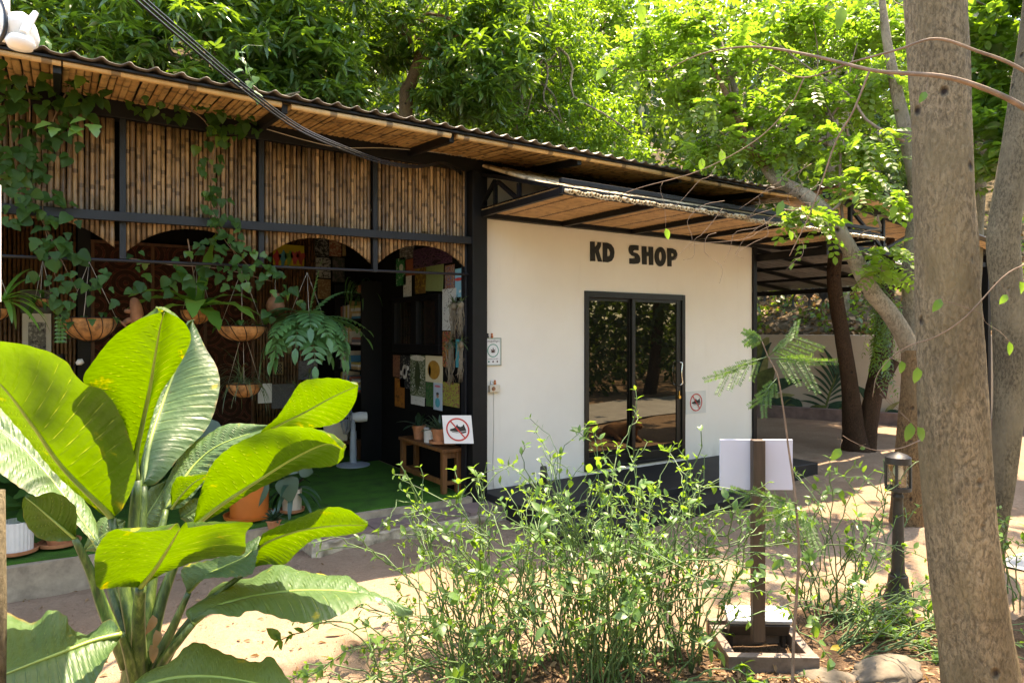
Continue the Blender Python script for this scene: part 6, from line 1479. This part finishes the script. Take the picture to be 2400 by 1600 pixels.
backflat(700, 845, 744, 890, 3.45, m_print('grey', [(.12, .12, .14), (.2, .2, .22), (.05, .05, .05)], 6), 'grey_poster', 'grey printed poster right of the chess board', 'poster')
# bookcase with books
bk = empty('bookcase', (3.3, 2.7, 0), 'black bookcase against the side wall behind the fan', 'bookcase')
MB().box((3.16, 2.16, -.01), (3.43, 2.19, 2.25)).build('side_panel', BS, bk); MB().box((3.16, 3.12, -.01), (3.43, 3.15, 2.25)).build('side_panel', BS, bk)
SZ = [.85, 1.13, 1.45, 1.78, 2.1]
for z in SZ: MB().box((3.15, 2.19, z-.02), (3.43, 3.12, z)).build('shelf', BS, bk)
bcol = [(.35, .12, .08), (.05, .2, .35), (.5, .45, .38), (.42, .28, .12), (.5, .5, .5), (.35, .3, .08), (.55, .45, .42), (.12, .12, .14)]
nm_ = ['lowest', 'second', 'third', 'fourth', 'fifth']
for si, z in enumerate(SZ[:4]):
    zz = z+.002
    for q in range(5 if si in (0, 3) else 3):
        th_ = rng.uniform(.022, .04); col = bcol[(si*3+q) % 8]; y_ = 2.42+rng.uniform(-.02, .02)
        o = MB().box((3.17, y_-.14, zz), (3.40, y_+.12, zz+th_)).build('book', m_plain('book', col, .7, var=.1)); tag(o, 'book lying %s from the bottom of its stack on the %s bookcase shelf' % (nm_[q], nm_[si]), 'book', 'books on the bookcase'); zz += th_+.001
    for q in range(6):
        y_ = 2.66+q*.065; h_ = rng.uniform(.17, .25); o = MB().box((3.20, y_, z+.001), (3.38, y_+rng.uniform(.03, .055), z+h_)).build('book', m_plain('book', bcol[(q+si) % 8], .7, var=.1)); tag(o, 'upright book %s from the left on the %s bookcase shelf' % (['first', 'second', 'third', 'fourth', 'fifth', 'sixth'][q], nm_[si]), 'book', 'upright books on the %s shelf' % nm_[si])
# trailing plant on top of the shelves
tp2 = empty('trailing_plant', (3.25, 2.35, 2.15), 'trailing string leaved plant spilling over the bookcase top', 'plant')
MB().lathe([(.06, 0), (.09, .1), (.085, .1), (.01, .08)], (3.25, 2.35, 2.101), 14).build('pot', MAT['clay'], tp2, 'auto')
for _ in range(46): strap(tp2, np.array([3.22, 2.35, 2.2])+rng.normal(0, .05, 3), rng.random()*6.3, rng.uniform(.2, 1), rng.uniform(.25, .5), .01, rng.uniform(2.5, 4.5), MAT['fern'], n=10)
# pedestal fan
fb = onZ(828, 1090, -.012); fdp = proj(fb)[2]; q_ = fdp/F; fan = empty('pedestal_fan', fb, 'pale grey pedestal fan turned sideways on the turf', 'fan')
MB().lathe([(.20, 0), (.20, .012), (.12, .03), (.03, .04)], fb, 24).build('base', MAT['grey_plastic'], fan, 'auto')
MB().lathe([(.043, .03), (.036, .42), (.030, .425), (.030, .50), (.022, .505), (.022, .60)], fb, 16).build('column', MAT['grey_plastic'], fan, 'auto')
hc = P(812, 978, fdp); ax = Vector(-RT*.93-FW*.36).normalized(); Rf = ax.to_track_quat('Z', 'Y').to_matrix()
mh = np.array(hc)-np.array(ax)*.13
MB().lathe([(.02, -.12), (.058, -.115), (.065, -.03), (.055, .06), (.03, .085)], mh, 16, R=Rf).build('motor', MAT['white_plastic'], fan, 'auto')
MB().bar(np.array(fb)+[0, 0, .58], mh, .03, .03).build('neck', MAT['grey_plastic'], fan)
cg = MB(); Rg = .205
fr_ = lambda a, r_, z: np.array(hc)+np.array(Rf @ Vector((r_*math.cos(a), r_*math.sin(a), z)))
for r_, z in ((Rg, 0), (Rg*.99, .03), (Rg*.6, .055), (Rg*.6, -.05), (Rg*.3, .065)): cg.tube([fr_(a, r_, z) for a in np.linspace(0, 2*PI, 33)], .004, 4)
for a in np.linspace(0, 2*PI, 44, endpoint=False):
    cg.tube([fr_(a, .03, .068), fr_(a, Rg*.6, .056), fr_(a, Rg, .015)], .0016, 3); cg.tube([fr_(a, .03, -.055), fr_(a, Rg*.6, -.05), fr_(a, Rg, .0)], .0016, 3)
cg.build('grille', MAT['grey_plastic'], fan, True)
bld = MB()
for q in range(3):
    V = []
    for i in range(5):
        for j in range(4): a = q*2.09+j*.28; r_ = .03+.15*i/4; V.append(fr_(a, r_, (j-1.5)*.018))
    bld.add(V, [(4*i+j, 4*i+j+1, 4*i+j+5, 4*i+j+4) for i in range(4) for j in range(3)])
bld.build('blades', MAT['grey_plastic'], fan, True)
tb = P(790, 1030, 8.75); tbz = tb[2]
tbl = empty('side_stool', (tb[0], tb[1], -.01), 'dark brown wooden stool behind the fan', 'stool')
MB().obox((tb[0]+.06, tb[1], tbz-.02), (.42, .36, .04)).build('seat', MAT['dark_wood'], tbl, bevel=.004)
for sx, sy in ((-1, -1), (-1, 1), (1, -1), (1, 1)): MB().obox((tb[0]+.06+sx*.18, tb[1]+sy*.15, (tbz-.05)/2), (.045, .045, tbz+.03)).build('leg', MAT['dark_wood'], tbl)
sx_ = MB().obox((tb[0], tb[1], tbz+.125), (.30, .26, .245), Matrix.Rotation(-.5, 3, 'Z')).build('stereo_box', MAT['cream_pot'], bevel=.01); tag(sx_, 'cream coloured boxy appliance on the stool behind the fan', 'appliance')
# bench with pots and a no shoes board
bn = empty('wooden_bench', (3.3, .6, -.01), 'brown wooden bench along the black side wall', 'bench')
MB().box((3.19, .06, .405), (3.425, 1.12, .44)).build('seat', MAT['bench_wood'], bn, bevel=.004)
for x_ in (3.205, 3.365):
    for y_ in (.085, 1.05): MB().box((x_, y_, -.012), (x_+.05, y_+.055, .405)).build('leg', MAT['bench_wood'], bn, bevel=.003)
for y_ in (.10, 1.06): MB().box((3.256, y_, .34), (3.364, y_+.03, .40)).build('apron', MAT['bench_wood'], bn); MB().box((3.256, y_, .07), (3.364, y_+.03, .11)).build('stretcher', MAT['bench_wood'], bn)
MB().box((3.215, .142, .07), (3.245, 1.048, .12)).build('stretcher', MAT['bench_wood'], bn)
def pot(name, c, r, h, mat, label, saucer=None, rim=True, cat='plant pot', n=24, ribs=False):
    p = empty(name, c, label, cat)
    pr = [(r*.7, 0), (r*.92, h*.78)]+([(r*.92, h*.78), (r*1.03, h*.80), (r*1.05, h)] if rim else [(r, h)])+[(r*.9, h), (r*.86, h*.85), (.005, h*.84)]
    if not rim: pr[0] = (r*.95, 0); pr[1] = (r*.98, h*.5)
    m_ = MB(); m_.lathe(pr, c, 48 if ribs else n)
    if ribs:
        V = []
        for i, v in enumerate(m_.V):
            j = i % 48; dv = np.array(v)-np.array([c[0], c[1], v[2]]); V.append(tuple(np.array([c[0], c[1], v[2]])+dv*(1 if j % 2 else .965)))
        m_.V = V
    m_.build('pot_body', mat, p, False if ribs else 'auto')
    if saucer: MB().lathe([(r*.9, -.012), (r*1.25, 0.0), (r*1.3, .025), (r*1.22, .025), (r*1.1, .006), (.01, .004)], c, n).build('saucer', saucer, p, 'auto')
    return p, np.array(c)+[0, 0, h*.85]
def onb(px, y_): 
    for X in np.arange(3.0, 3.6, .005):
        p = proj((X, y_, .45))
        if p[0] > px: return X
    return 3.3
T_ = MAT['terracotta']
p, t = pot('terracotta_pot', (3.30, .82, .441), .075, .15, T_, 'terracotta pot with dark leaves at the far end of the bench')
for q in range(9): strap(p, t, q*.7, rng.uniform(.5, 1.3), rng.uniform(.15, .28), .03, 1.0, MAT['dark_leaf'])
p, t = pot('white_pot', (3.31, .56, .441), .075, .15, MAT['white_pot'], 'white pot in the middle of the bench', rim=False)
for q in range(10): strap(p, t, q*.63, rng.uniform(.2, 1.2), rng.uniform(.12, .2), .012, 1.4, MAT['silver'])
p, t = pot('terracotta_pot', (3.29, .32, .466), .085, .15, T_, 'terracotta pot with spiky grey green agave on the bench', saucer=T_)
for q in range(26): strap(p, t, q*2.4, .15+1.1*(q/26), rng.uniform(.16, .24), .016, .5, MAT['silver'], n=7, fold=.5)
def noshoes(parent, fr, w_, h_, tk):
    """red ring, slash and black shoe in sign units -1..1"""
    s_ = min(w_, h_)/2*.86; R1, R2 = s_, s_*.88
    cir = lambda r_: [(r_*math.cos(a), r_*math.sin(a)) for a in np.linspace(0, 2*PI, 40, endpoint=False)]
    shoe = [(-.80, -.10), (-.74, .06), (-.50, .10), (-.22, .22), (-.02, .55), (.06, .34), (.30, .26), (.52, .36), (.58, .52), (.66, .50), (.78, .10), (.84, -.06), (.82, -.30), (.45, -.40), (.12, -.32), (-.12, -.34), (-.55, -.28)]
    MB().plate([[(u*s_*.86, v*s_*.86) for u, v in shoe]], lambda u, v, w2: fr(u, v, tk+w2), .0015).build('shoe_symbol', MAT['sign_ink'], parent)
    MB().plate([[(-.78*s_*.86, -.13*s_), (-.1*s_, -.2*s_), (.4*s_, -.15*s_), (.7*s_, -.1*s_), (.7*s_, -.13*s_), (.4*s_, -.19*s_), (-.1*s_, -.24*s_), (-.78*s_*.86, -.16*s_)]], lambda u, v, w2: fr(u, v, tk+.0016+w2), .0008).build('shoe_stripe', MAT['sign_white'], parent)
    MB().plate([cir(R1), cir(R2)], lambda u, v, w2: fr(u, v, tk+.0026+w2), .0012).build('red_ring', MAT['sign_red'], parent)
    a = math.radians(128); d1 = np.array([math.cos(a), math.sin(a)])*s_*.92; n_ = np.array([-d1[1], d1[0]])/np.linalg.norm(d1)*s_*.055
    MB().plate([[tuple(d1+n_), tuple(d1-n_), tuple(-d1-n_), tuple(-d1+n_)]], lambda u, v, w2: fr(u, v, tk+.0040+w2), .0012).build('red_slash', MAT['sign_red'], parent)
c = P(1073, 1006, 6.72); d = 6.72; w_, h_ = 66/F*d*1.04, 66/F*d
nb = empty('no_shoes_board', (c[0], c[1], .441), 'leaning white no shoes board standing on the bench end', 'sign')
bu = Vector((RT[0], RT[1], 0)); bn_ = Vector((-FW[0], -FW[1], .0)); tl = Matrix.Rotation(RR(3), 3, Vector(FW))
frb = lambda u, v, w2: tuple(Vector(c)+(bu*u+Vector((0, 0, 1))*v)+bn_*w2+bu*(-.09*v))
MB().plate([[(-w_/2, -h_/2), (w_/2, -h_/2), (w_/2, h_/2), (-w_/2, h_/2)]], lambda u, v, w2: frb(u, v, w2-.006), .006).build('board', MAT['sign_white'], nb)
noshoes(nb, frb, w_*.92, h_, .001)
MB().obox((3.345, .20, .475), (.12, .10, .02), Matrix.Rotation(-.55, 3, 'Z')).build('stand', MAT['bench_wood'], nb)
# pots along the front kerb
c0 = onZ(38, 1308, -.01); c0[1] += .10
p, t = pot('ribbed_pot', (c0[0], c0[1], .012), .105, .225, MAT['white_pot'], 'white ribbed pot on the turf at the left edge', saucer=T_, rim=False, ribs=True)
for q in range(6): put_leaf(VL['vine'][1], p, t+[0, 0, .05+.06*q], np.array([math.cos(q*1.9), math.sin(q*1.9), .2]), np.array([0, -.5, 1]), .24)
c0 = onZ(140, 1290, -.01); c0[1] += .12
p, t = pot('terracotta_bowl', (c0[0], c0[1], .012), .11, .13, T_, 'round terracotta bowl in a wide saucer beside the ribbed pot', saucer=T_)
for q in range(8): put_leaf(VL['vine'][2], p, t+[0, 0, .05], np.array([math.cos(q), math.sin(q), .7]), np.array([0, 0, 1]), .18)
c0 = onZ(592, 1222, -.01); c0[1] += .12
p, t = pot('orange_pot', (c0[0], c0[1], .012), .165, .30, MAT['orange_pot'], 'large glossy orange pot with round silvery leaves', saucer=MAT['orange_pot'], rim=False)
for px, py, s_, dv in ((603, 1130, .21, (0, -.3, -.9)), (668, 1120, .23, (.2, -.3, -.9)), (640, 1080, .24, (.6, -.3, -.3)), (560, 1100, .2, (-.6, -.3, -.4)), (620, 1060, .2, (.1, -.4, .3)), (520, 1010, .3, (-.4, -.2, -.6)), (700, 1095, .18, (.8, .2, -.3)), (490, 980, .3, (-.3, -.2, -.5))):
    e = onY(px, py, c0[1]-.12); MB().tube(catmull([t, (t+e)/2+[0, 0, .12], e], 10), .005, 5).build('leaf_stalk', MAT['twig_green'], p, True)
    V, Fc = leaf_base(.46, 8, .1, .3, 'heart'); leaf_obj('leaf', scatter((V, Fc), frames(np.array([dv]), np.array([[0, -1, .5]])), [s_], [e]), MAT['silver'], p)
c0 = onZ(692, 1208, -.01); c0[1] += .10
p, t = pot('cream_pot', (c0[0], c0[1], .012), .085, .2, MAT['cream_pot'], 'cream pot with dark strap leaves and maroon centre', saucer=T_, rim=False)
for q in range(18): strap(p, t, q*1.3, rng.uniform(.2, 1.2), rng.uniform(.3, .42), .022, rng.uniform(1.6, 2.6), MAT['dark_leaf'])
for q in range(6): strap(p, t, q, 1.0, .16, .022, .6, MAT['maroon'])
c0 = onZ(645, 1240, -.01); c0[1] += .05
p, t = pot('succulent', (c0[0], c0[1], -.01), .06, .07, T_, 'small spiky grey succulent in front of the orange pot')
for q in range(26): strap(p, t, q*2.4, .1+1.2*q/26, .11, .014, .3, MAT['dark_leaf'], n=5, fold=.5)
# potted plant farther in, euphorbia tops
ep = empty('potted_euphorbia', onY(725, 1000, 1.0), 'pale green whorled potted plant behind the upper right paddle leaf', 'plant')
ec = onY(725, 1000, 1.0); MB().lathe([(.07, -.35), (.10, -.1), (.09, -.1), (.01, -.12)], ec, 14).build('pot_body', T_, ep, 'auto')
for px, py in ((695, 905), (725, 875), (745, 925), (705, 935)):
    e = onY(px, py, 1.0); MB().tube([ec-[0, 0, .1], (ec+e)/2, e], [.012, .01, .008], 6).build('stem', MAT['twig_green'], ep, True)
    for q in range(12): strap(ep, e, q*.9, rng.uniform(-.3, .9), .10, .010, .4, MAT['grassy'], n=4)
# clay ornaments hanging behind the rail
def lump(name, pts, rad, mat, parent):
    me_ = bpy.data.meshes.new(name); me_.from_pydata([tuple(p) for p in pts], [(i, i+1) for i in range(len(pts)-1)], []); o = link(name, me_, parent, mat)
    sk = o.modifiers.new('skin', 'SKIN'); 
    if not me_.skin_vertices: me_.skin_vertices.new()
    for i, r_ in enumerate(rad): me_.skin_vertices[0].data[i].radius = (r_, r_)
    me_.skin_vertices[0].data[0].use_root = True
    sb = o.modifiers.new('sub', 'SUBSURF'); sb.levels = 2; sb.render_levels = 2
    return o
cf = empty('clay_figure', onY(320, 720, .35), 'brown clay seated figure ornament behind the tall paddle leaf', 'ornament')
q = lambda a, b_: onY(a, b_, .35)
lump('torso', [q(318, 760), q(322, 740), q(318, 715), q(312, 695)], [.05, .055, .05, .03], MAT['clay'], cf)
lump('head', [q(312, 693), q(310, 680)], [.032, .03], MAT['clay'], cf)
lump('arm', [q(322, 718), q(305, 730), q(290, 728)], [.025, .022, .018], MAT['clay'], cf)
lump('leg', [q(322, 752), q(300, 750), q(288, 760)], [.032, .028, .02], MAT['clay'], cf)
MB().tube([onY(270, 742, .3), onY(298, 768, .3)], .008, 6).build('stick', MAT['clay'], cf)
cj = empty('clay_jar', onY(645, 720, .5), 'round brown clay jar hanging right of the narrow vine', 'ornament'); cc = onY(645, 715, .5)
MB().lathe([(.02, -.1), (.07, -.07), (.085, 0), (.06, .06), (.035, .08), (.045, .11), (.03, .11), (.01, .05)], cc, 18).build('jar_body', MAT['clay'], cj, True); MB().tube([cc+[0, 0, .1], onY(645, 625, .5)], .002, 4).build('cord', MAT['wire_pale'], cj)
# little clip spotlight and bulb by the left of the hut
sp_ = empty('clip_spotlight', onY(140, 835, 1.2), 'black clip spotlight with a bare bulb beside the hanging basket', 'spotlight')
a = onY(140, 830, 1.2); b_ = onY(150, 860, 1.2); MB().tube([a, b_], .03, 12).build('spot_body', BS, sp_, 'auto'); e = onY(195, 845, 1.2); f_ = onY(178, 852, 1.2)
MB().tube(catmull([b_, onY(160, 875, 1.2), f_], 10), .006, 6).build('arm', BS, sp_, True); MB().tube([f_, (f_+e)/2, e], [.012, .03, .022], 10).build('bulb', MAT['bulb'], sp_, True)

# ================================================================== SHOP FRONT FIXTURES
zsg = [onY(1136, 792, -.01), onY(1174, 856, -.01)]
ws = empty('leaf_sign', ((zsg[0][0]+zsg[1][0])/2, 0, zsg[1][2]), 'small green framed notice with a leaf emblem at the left of the white wall', 'sign')
sc, sw, sh_ = ((zsg[0][0]+zsg[1][0])/2, (zsg[0][2]+zsg[1][2])/2), abs(zsg[1][0]-zsg[0][0]), abs(zsg[0][2]-zsg[1][2])
frw = lambda u, v, w2: (sc[0]+u, -.002-w2, sc[1]+v)
rc_ = lambda a, b_: [(-a/2, -b_/2), (a/2, -b_/2), (a/2, b_/2), (-a/2, b_/2)]
MB().plate([rc_(sw, sh_)], frw, .012).build('panel', MAT['sign_white'], ws)
MB().plate([rc_(sw, sh_), rc_(sw*.94, sh_*.965)], lambda u, v, w2: frw(u, v, w2+.012), .004).build('frame', MAT['chrome'], ws)
MB().plate([rc_(sw*.90, sh_*.94), rc_(sw*.87, sh_*.92)], lambda u, v, w2: frw(u, v, w2+.0122), .001).build('border_line', MAT['sign_green'], ws)
rr = sw*.35; cir = lambda r_, n=36: [(r_*math.cos(a), sh_*.045+r_*math.sin(a)) for a in np.linspace(0, 2*PI, n, endpoint=False)]
MB().plate([cir(rr), cir(rr*.87)], lambda u, v, w2: frw(u, v, w2+.0122), .001).build('green_ring', MAT['sign_green'], ws)
for a_, l_ in ((90, .78), (52, .68), (128, .68), (20, .52), (160, .52), (-12, .26), (192, .26)):
    d_ = np.array([math.cos(RR(a_)), math.sin(RR(a_))]); n_ = np.array([-d_[1], d_[0]]); o0 = np.array([0, sh_*.045-rr*.28]); pts = []
    prof = [(0, .0), (.3, .10), (.55, .12), (.8, .06), (1, 0)]
    for t_, w2 in prof: pts.append(o0+d_*rr*l_*t_+n_*rr*w2*l_*1.1)
    for t_, w2 in prof[-2:0:-1]: pts.append(o0+d_*rr*l_*t_-n_*rr*w2*l_*1.1)
    MB().plate([[tuple(p) for p in pts]], lambda u, v, w2: frw(u, v, w2+.0122+.0001*abs(a_) / 20), .001).build('leaf_emblem', MAT['sign_brown'], ws)
def text(body, size, loc, mat, parent, name, rot=(PI/2, 0, 0), ext=.0005):
    cu = bpy.data.curves.new(name, 'FONT'); cu.body = body; cu.size = size; cu.align_x = 'CENTER'; cu.align_y = 'CENTER'; cu.extrude = ext
    to = bpy.data.objects.new(name, cu); COL.objects.link(to); dg = bpy.context.evaluated_depsgraph_get(); dg.update()
    me_ = bpy.data.meshes.new_from_object(to.evaluated_get(dg)); bpy.data.objects.remove(to)
    M = Matrix.Translation(loc) @ Matrix.Rotation(rot[0], 4, 'X'); me_.transform(M); me_.materials.clear(); me_.materials.append(mat)
    return link(name, me_, parent)
text('เขตสูบกัญชา', sw*.155, frw(0, sh_*.385, .0130), MAT['sign_brown'], ws, 'sign_text')
text('เฉพาะผู้ที่มีอายุ 20 ปีขึ้นไป', sw*.062, frw(0, -sh_*.255, .0130), MAT['sign_brown'], ws, 'sign_text')
for q in (-.26, 0, .26): MB().plate([[(u+q*sw, v-sh_*.355) for u, v in ell(0, 0, sw*.05, sw*.05, 14)]], lambda u, v, w2: frw(u, v, w2+.0122), .001).build('small_mark', MAT['sign_green'] if q < 0 else MAT['sign_brown'], ws)
nd = [onY(1608, 916, -.01), onY(1655, 970, -.01)]; c2 = ((nd[0][0]+nd[1][0])/2, (nd[0][2]+nd[1][2])/2+.005); w_, h_ = abs(nd[0][0]-nd[1][0]), .285
nsd = empty('no_shoes_plate', (c2[0], 0, c2[1]-h_/2), 'clear square no shoes plate on the white wall right of the door', 'sign')
frn = lambda u, v, w2: (c2[0]+u, -.002-w2, c2[1]+v)
MB().plate([rc_(w_, h_)], frn, .004).build('plate', MAT['sign_clear'], nsd); noshoes(nsd, frn, w_*.82, h_*.92, .0042)
sb_ = onY(1158, 910, -.02); sk_ = empty('switch_box', sb_, 'small cream switch box with a thin wire down the white wall', 'switch box')
MB().obox((sb_[0], -.022, sb_[2]), (.125, .04, .075)).build('box_body', MAT['cream_pot'], sk_, bevel=.006)
MB().lathe([(.0, 0), (.022, 0), (.020, .008), (.0, .008)], (sb_[0]-.02, -.0421, sb_[2]), 16, R=Matrix.Rotation(RR(90), 3, 'X')).build('dial', MAT['clay'], sk_, 'auto')
MB().tube(catmull([(sb_[0], -.012, sb_[2]-.036), (sb_[0]+.005, -.006, sb_[2]-.4), (sb_[0]-.004, -.006, sb_[2]-.8), (sb_[0]+.004, -.006, .0)], 16), .0025, 5).build('wire', MAT['wire_pale'], sk_, True)
for nm_, px, py, col, lb in (('toy_figure', 1143, 789, 'sign_ink', 'tiny black toy figure on top of the leaf notice'), ('toy_figure', 1153, 789, 'orange_pot', 'tiny orange toy figure on top of the leaf notice'), ('toy_figure', 1152, 899, 'white_plastic', 'tiny white toy figure on top of the switch box'), ('toy_figure', 1160, 899, 'orange_pot', 'tiny orange toy figure on top of the switch box')):
    p = onY(px, py, -.015); zt_ = (zsg[0][2] if py < 800 else sb_[2]+.0375)
    o = MB().lathe([(.010, 0), (.014, .012), (.010, .024), (.006, .028), (.011, .036), (.009, .046), (.002, .050)], (p[0], -.016, zt_+.0005), 12).build(nm_, MAT[col], None, True); tag(o, lb, 'figurine')
us = onZ(1274, 1142, .0); ug = empty('ground_spotlight', us, 'short black ground spotlight on the platform by the white wall', 'spotlight')
MB().lathe([(.035, 0), (.035, .01), (.012, .014), (.012, .05)], us, 14).build('foot', MAT['lamp'], ug, 'auto'); MB().lathe([(.028, .04), (.036, .05), (.036, .21), (.030, .22), (.020, .212), (.005, .205)], us, 16).build('lamp_body', MAT['lamp'], ug, 'auto')
# slippers on the lower step's right end
s0 = onZ(1715, 1152, -.072); sl_ = empty('slipper', s0, 'grey green slipper lying on the lower black step', 'slipper'); 
MB().plate([[(.045*math.cos(a)*(1+.15*math.sin(a)), .12*math.sin(a)) for a in np.linspace(0, 2*PI, 20, endpoint=False)]], lambda u, v, w2: (s0[0]+v, s0[1]+u, s0[2]+w2), .018).build('sole', MAT['dark_leaf'], sl_); MB().tube(catmull([s0+[.0, -.045, .015], s0+[.03, 0, .05], s0+[.0, .045, .015]], 10), .01, 6).build('strap', MAT['dark_leaf'], sl_, True)

# ================================================================== CABLES AND THE DEVICE AT UPPER LEFT
def cable(pts, r_, mat, label, sag=None):
    o = MB().tube(catmull(pts, 70), r_, 6).build('overhead_cable', MAT[mat], None, True); tag(o, label, 'cable', 'black cables strung to the hut corner')
for q, (dx, dy, lb) in enumerate(((0, 0, 'lowest of the black cables slung from top left to the hut corner'), (9, -4, 'middle black cable slung from top left to the hut corner'), (18, -7, 'upper black cable slung from top left to the hut corner'))):
    e = np.array([3.3, -.14, 3.14+.02*q])
    cable([P(200+dx, -110+dy, 2.6), P(318+dx, 0+dy, 2.9), P(440+dx*.9, 105+dy, 3.3), P(560+dx*.7, 205+dy, 3.8), P(690+dx*.5, 300+dy, 4.5), P(800+dx*.4, 350+dy, 5.0), P(900+dx*.2, 384+dy, 5.5), P(980, 393+dy*.7, 6.0), P(1040, 385+dy*.6, 6.4), e], .0055 if q < 2 else .0045, 'cable', lb)
o = MB().tube(catmull([onY(625, 303, -.2), onY(720, 330, -.2), onY(800, 346, -.15), onY(900, 347, -.12), onY(1000, 355, -.1), onY(1100, 368, -.1)], 40), .004, 5).build('thin_wire', MAT['wire_pale'], None, True); tag(o, 'thin pale wire running under the eave to the corner', 'wire')
dv = empty('outdoor_antenna_unit', P(30, 80, 1.6), 'white outdoor wireless unit with stub antenna at the upper left corner', 'antenna')
dd_ = 1.6; Rv = bx_
MB().lathe([(.001, -.042), (.025, -.04), (.034, -.025), (.036, 0), (.032, .025), (.022, .037), (.001, .04)], P(45, 72, dd_), 24, R=bx_ @ Matrix.Rotation(RR(35), 3, 'X')).build('housing', MAT['white_plastic'], dv, True)
MB().tube([P(55, 78, dd_-.03), P(62, 64, dd_-.02), P(84, 30, dd_)], [.009, .010, .0065], 10).build('antenna_stub', MAT['white_plastic'], dv, 'auto')
MB().lathe([(.001, -.016), (.024, -.014), (.030, 0), (.024, .012), (.001, .015)], P(48, 100, dd_-.02), 20).build('base_cap', MAT['white_plastic'], dv, True)
MB().tube([P(8, -120, dd_+.04), P(8, 95, dd_+.04)], .013, 12).build('mast', MAT['white_plastic'], dv, 'auto')
MB().tube(catmull([P(-20, -30, dd_), P(8, 10, dd_-.03), P(14, 55, dd_-.04), P(4, 90, dd_-.03), P(-20, 105, dd_)], 20), .005, 6).build('cable_loop', MAT['cable'], dv, True)
# post and panel edge that just touch the left border
pp = empty('wooden_post', P(-25, 1750, 2.0), 'weathered post at the left border with a pale panel above', 'post')
MB().tube([P(-14, 1780, 2.1), P(-9, 1440, 2.1), P(-11, 1150, 2.1)], [.03, .028, .026], 10).build('post_body', MAT['bark_grey'], pp, True)
MB().obox(P(-68, 570, 1.7), (.143, .01, .29), bx_).build('panel', MAT['sign_white'], pp)

# ================================================================== BEYOND THE YARD (seen in the glass)
for i, (X, Y, hh, lb) in enumerate(((9.5, -9.5, 7, 'tree across the lane, nearest the door reflection'), (14.5, -8.5, 8, 'tree across the lane farther right'), (20, -9, 8, 'tall tree across the lane at far right'), (6.0, -12, 7, 'tree behind the viewer on the right'), (26, -6, 8, 'last tree along the lane at far right'), (1, -13, 7, 'tree behind the viewer'), (-6, -12, 7, 'tree behind the viewer on the left'), (-9, -6, 6, 'tree at the left end of the yard'))):
    b0 = np.array([X, Y, -.2]); t = empty('yard_tree', b0, lb, 'tree', 'trees around the yard outside the picture')
    trunk_mesh('trunk', [b0, b0+[.2, .1, 1.5], b0+[.1, .3, hh*.6]], [.2, .16, .1], MAT['bark_dark'], t, n=12, steps=14, amp=.06, seed=60+i)
    Cb = []
    for q in range(9):
        cc = b0+[rng.normal(0, 1.8), rng.normal(0, 1.2), hh*rng.uniform(.12, 1.0)]; c_, _ = in_blob(70, cc, (1.7, 1.3, 1.2), .3); Cb.append(c_)
    leaf_obj('crown', rosettes(np.vstack(Cb), 7, .3, .3, B_FLAT), MAT['forest' if i % 2 else 'broad'], t, 'stuff')
pd_ = []
for _ in range(260):
    X = rng.uniform(-14, 38); Y = rng.uniform(-17, -8.6)-(abs(X-12) > 20)*0; p = np.array([X, Y, rng.uniform(.1, 1)*rng.uniform(.5, 7.5)]); r_ = rng.uniform(.8, 1.5)
    c, dd = in_blob(int(120*r_), p, (r_*1.1, r_, r_*.9), .4); n = len(c); pd_.append(scatter(B_FLAT, frames(dd+rng.normal(0, .6, (n, 3)), None, rng.normal(0, .8, n)), rng.uniform(.2, .38, n), c))
leaf_obj('jungle', pd_, MAT['forest'], kind='stuff')
# the dog lying behind the thick trunk
dg0 = np.array([7.83, -2.44, 0.0]); dg0[2] = float(gz(dg0[0], dg0[1]))
dog = empty('dog', dg0, 'tan dog lying on the sand, mirrored in the door glass', 'dog')
k = NT('dog_fur'); MAT['fur'] = k.base(k.ramp(k.noise(30, 4, k.pos(), .6), [(.3, (.22, .10, .04)), (.7, (.34, .17, .07))]), .9)
pts = [(0, 0, .15), (-.18, .02, .16), (-.36, .0, .15), (.2, -.02, .17), (.3, -.04, .26), (.38, -.06, .32), (.50, -.09, .28), (-.46, .08, .08), (-.6, .16, .03), (-.30, -.14, .10), (-.14, -.22, .04), (-.32, .14, .09), (.16, -.14, .08), (.34, -.17, .03), (.16, .12, .08), (.34, .10, .03)]
ed = [(0, 1), (1, 2), (0, 3), (3, 4), (4, 5), (5, 6), (2, 7), (7, 8), (2, 9), (9, 10), (2, 11), (3, 12), (12, 13), (3, 14), (14, 15)]
rd = [.14, .135, .13, .13, .085, .085, .04, .03, .015, .075, .035, .075, .05, .03, .05, .03]
Rz = Matrix.Rotation(1.9, 3, 'Z'); me_ = bpy.data.meshes.new('body'); me_.from_pydata([tuple(Rz @ Vector(p)+Vector(dg0)) for p in pts], ed, []); o = link('body', me_, dog, MAT['fur'])
o.modifiers.new('skin', 'SKIN'); 
if not me_.skin_vertices: me_.skin_vertices.new()
for i, r_ in enumerate(rd): me_.skin_vertices[0].data[i].radius = (r_, r_)
me_.skin_vertices[0].data[0].use_root = True; sb = o.modifiers.new('sub', 'SUBSURF'); sb.levels = 2; sb.render_levels = 2
for s_ in (-1, 1):
    e = Rz @ Vector((.36, -.06+s_*.055, .38))+Vector(dg0); leaf_obj('ear', scatter(leaf_base(.4, 4, .3, .6, 'heart'), frames(np.array([[0, 0, 1.0]]), np.array([[1, 0, .2]])), [.07], [np.array(e)]), MAT['fur'], dog)
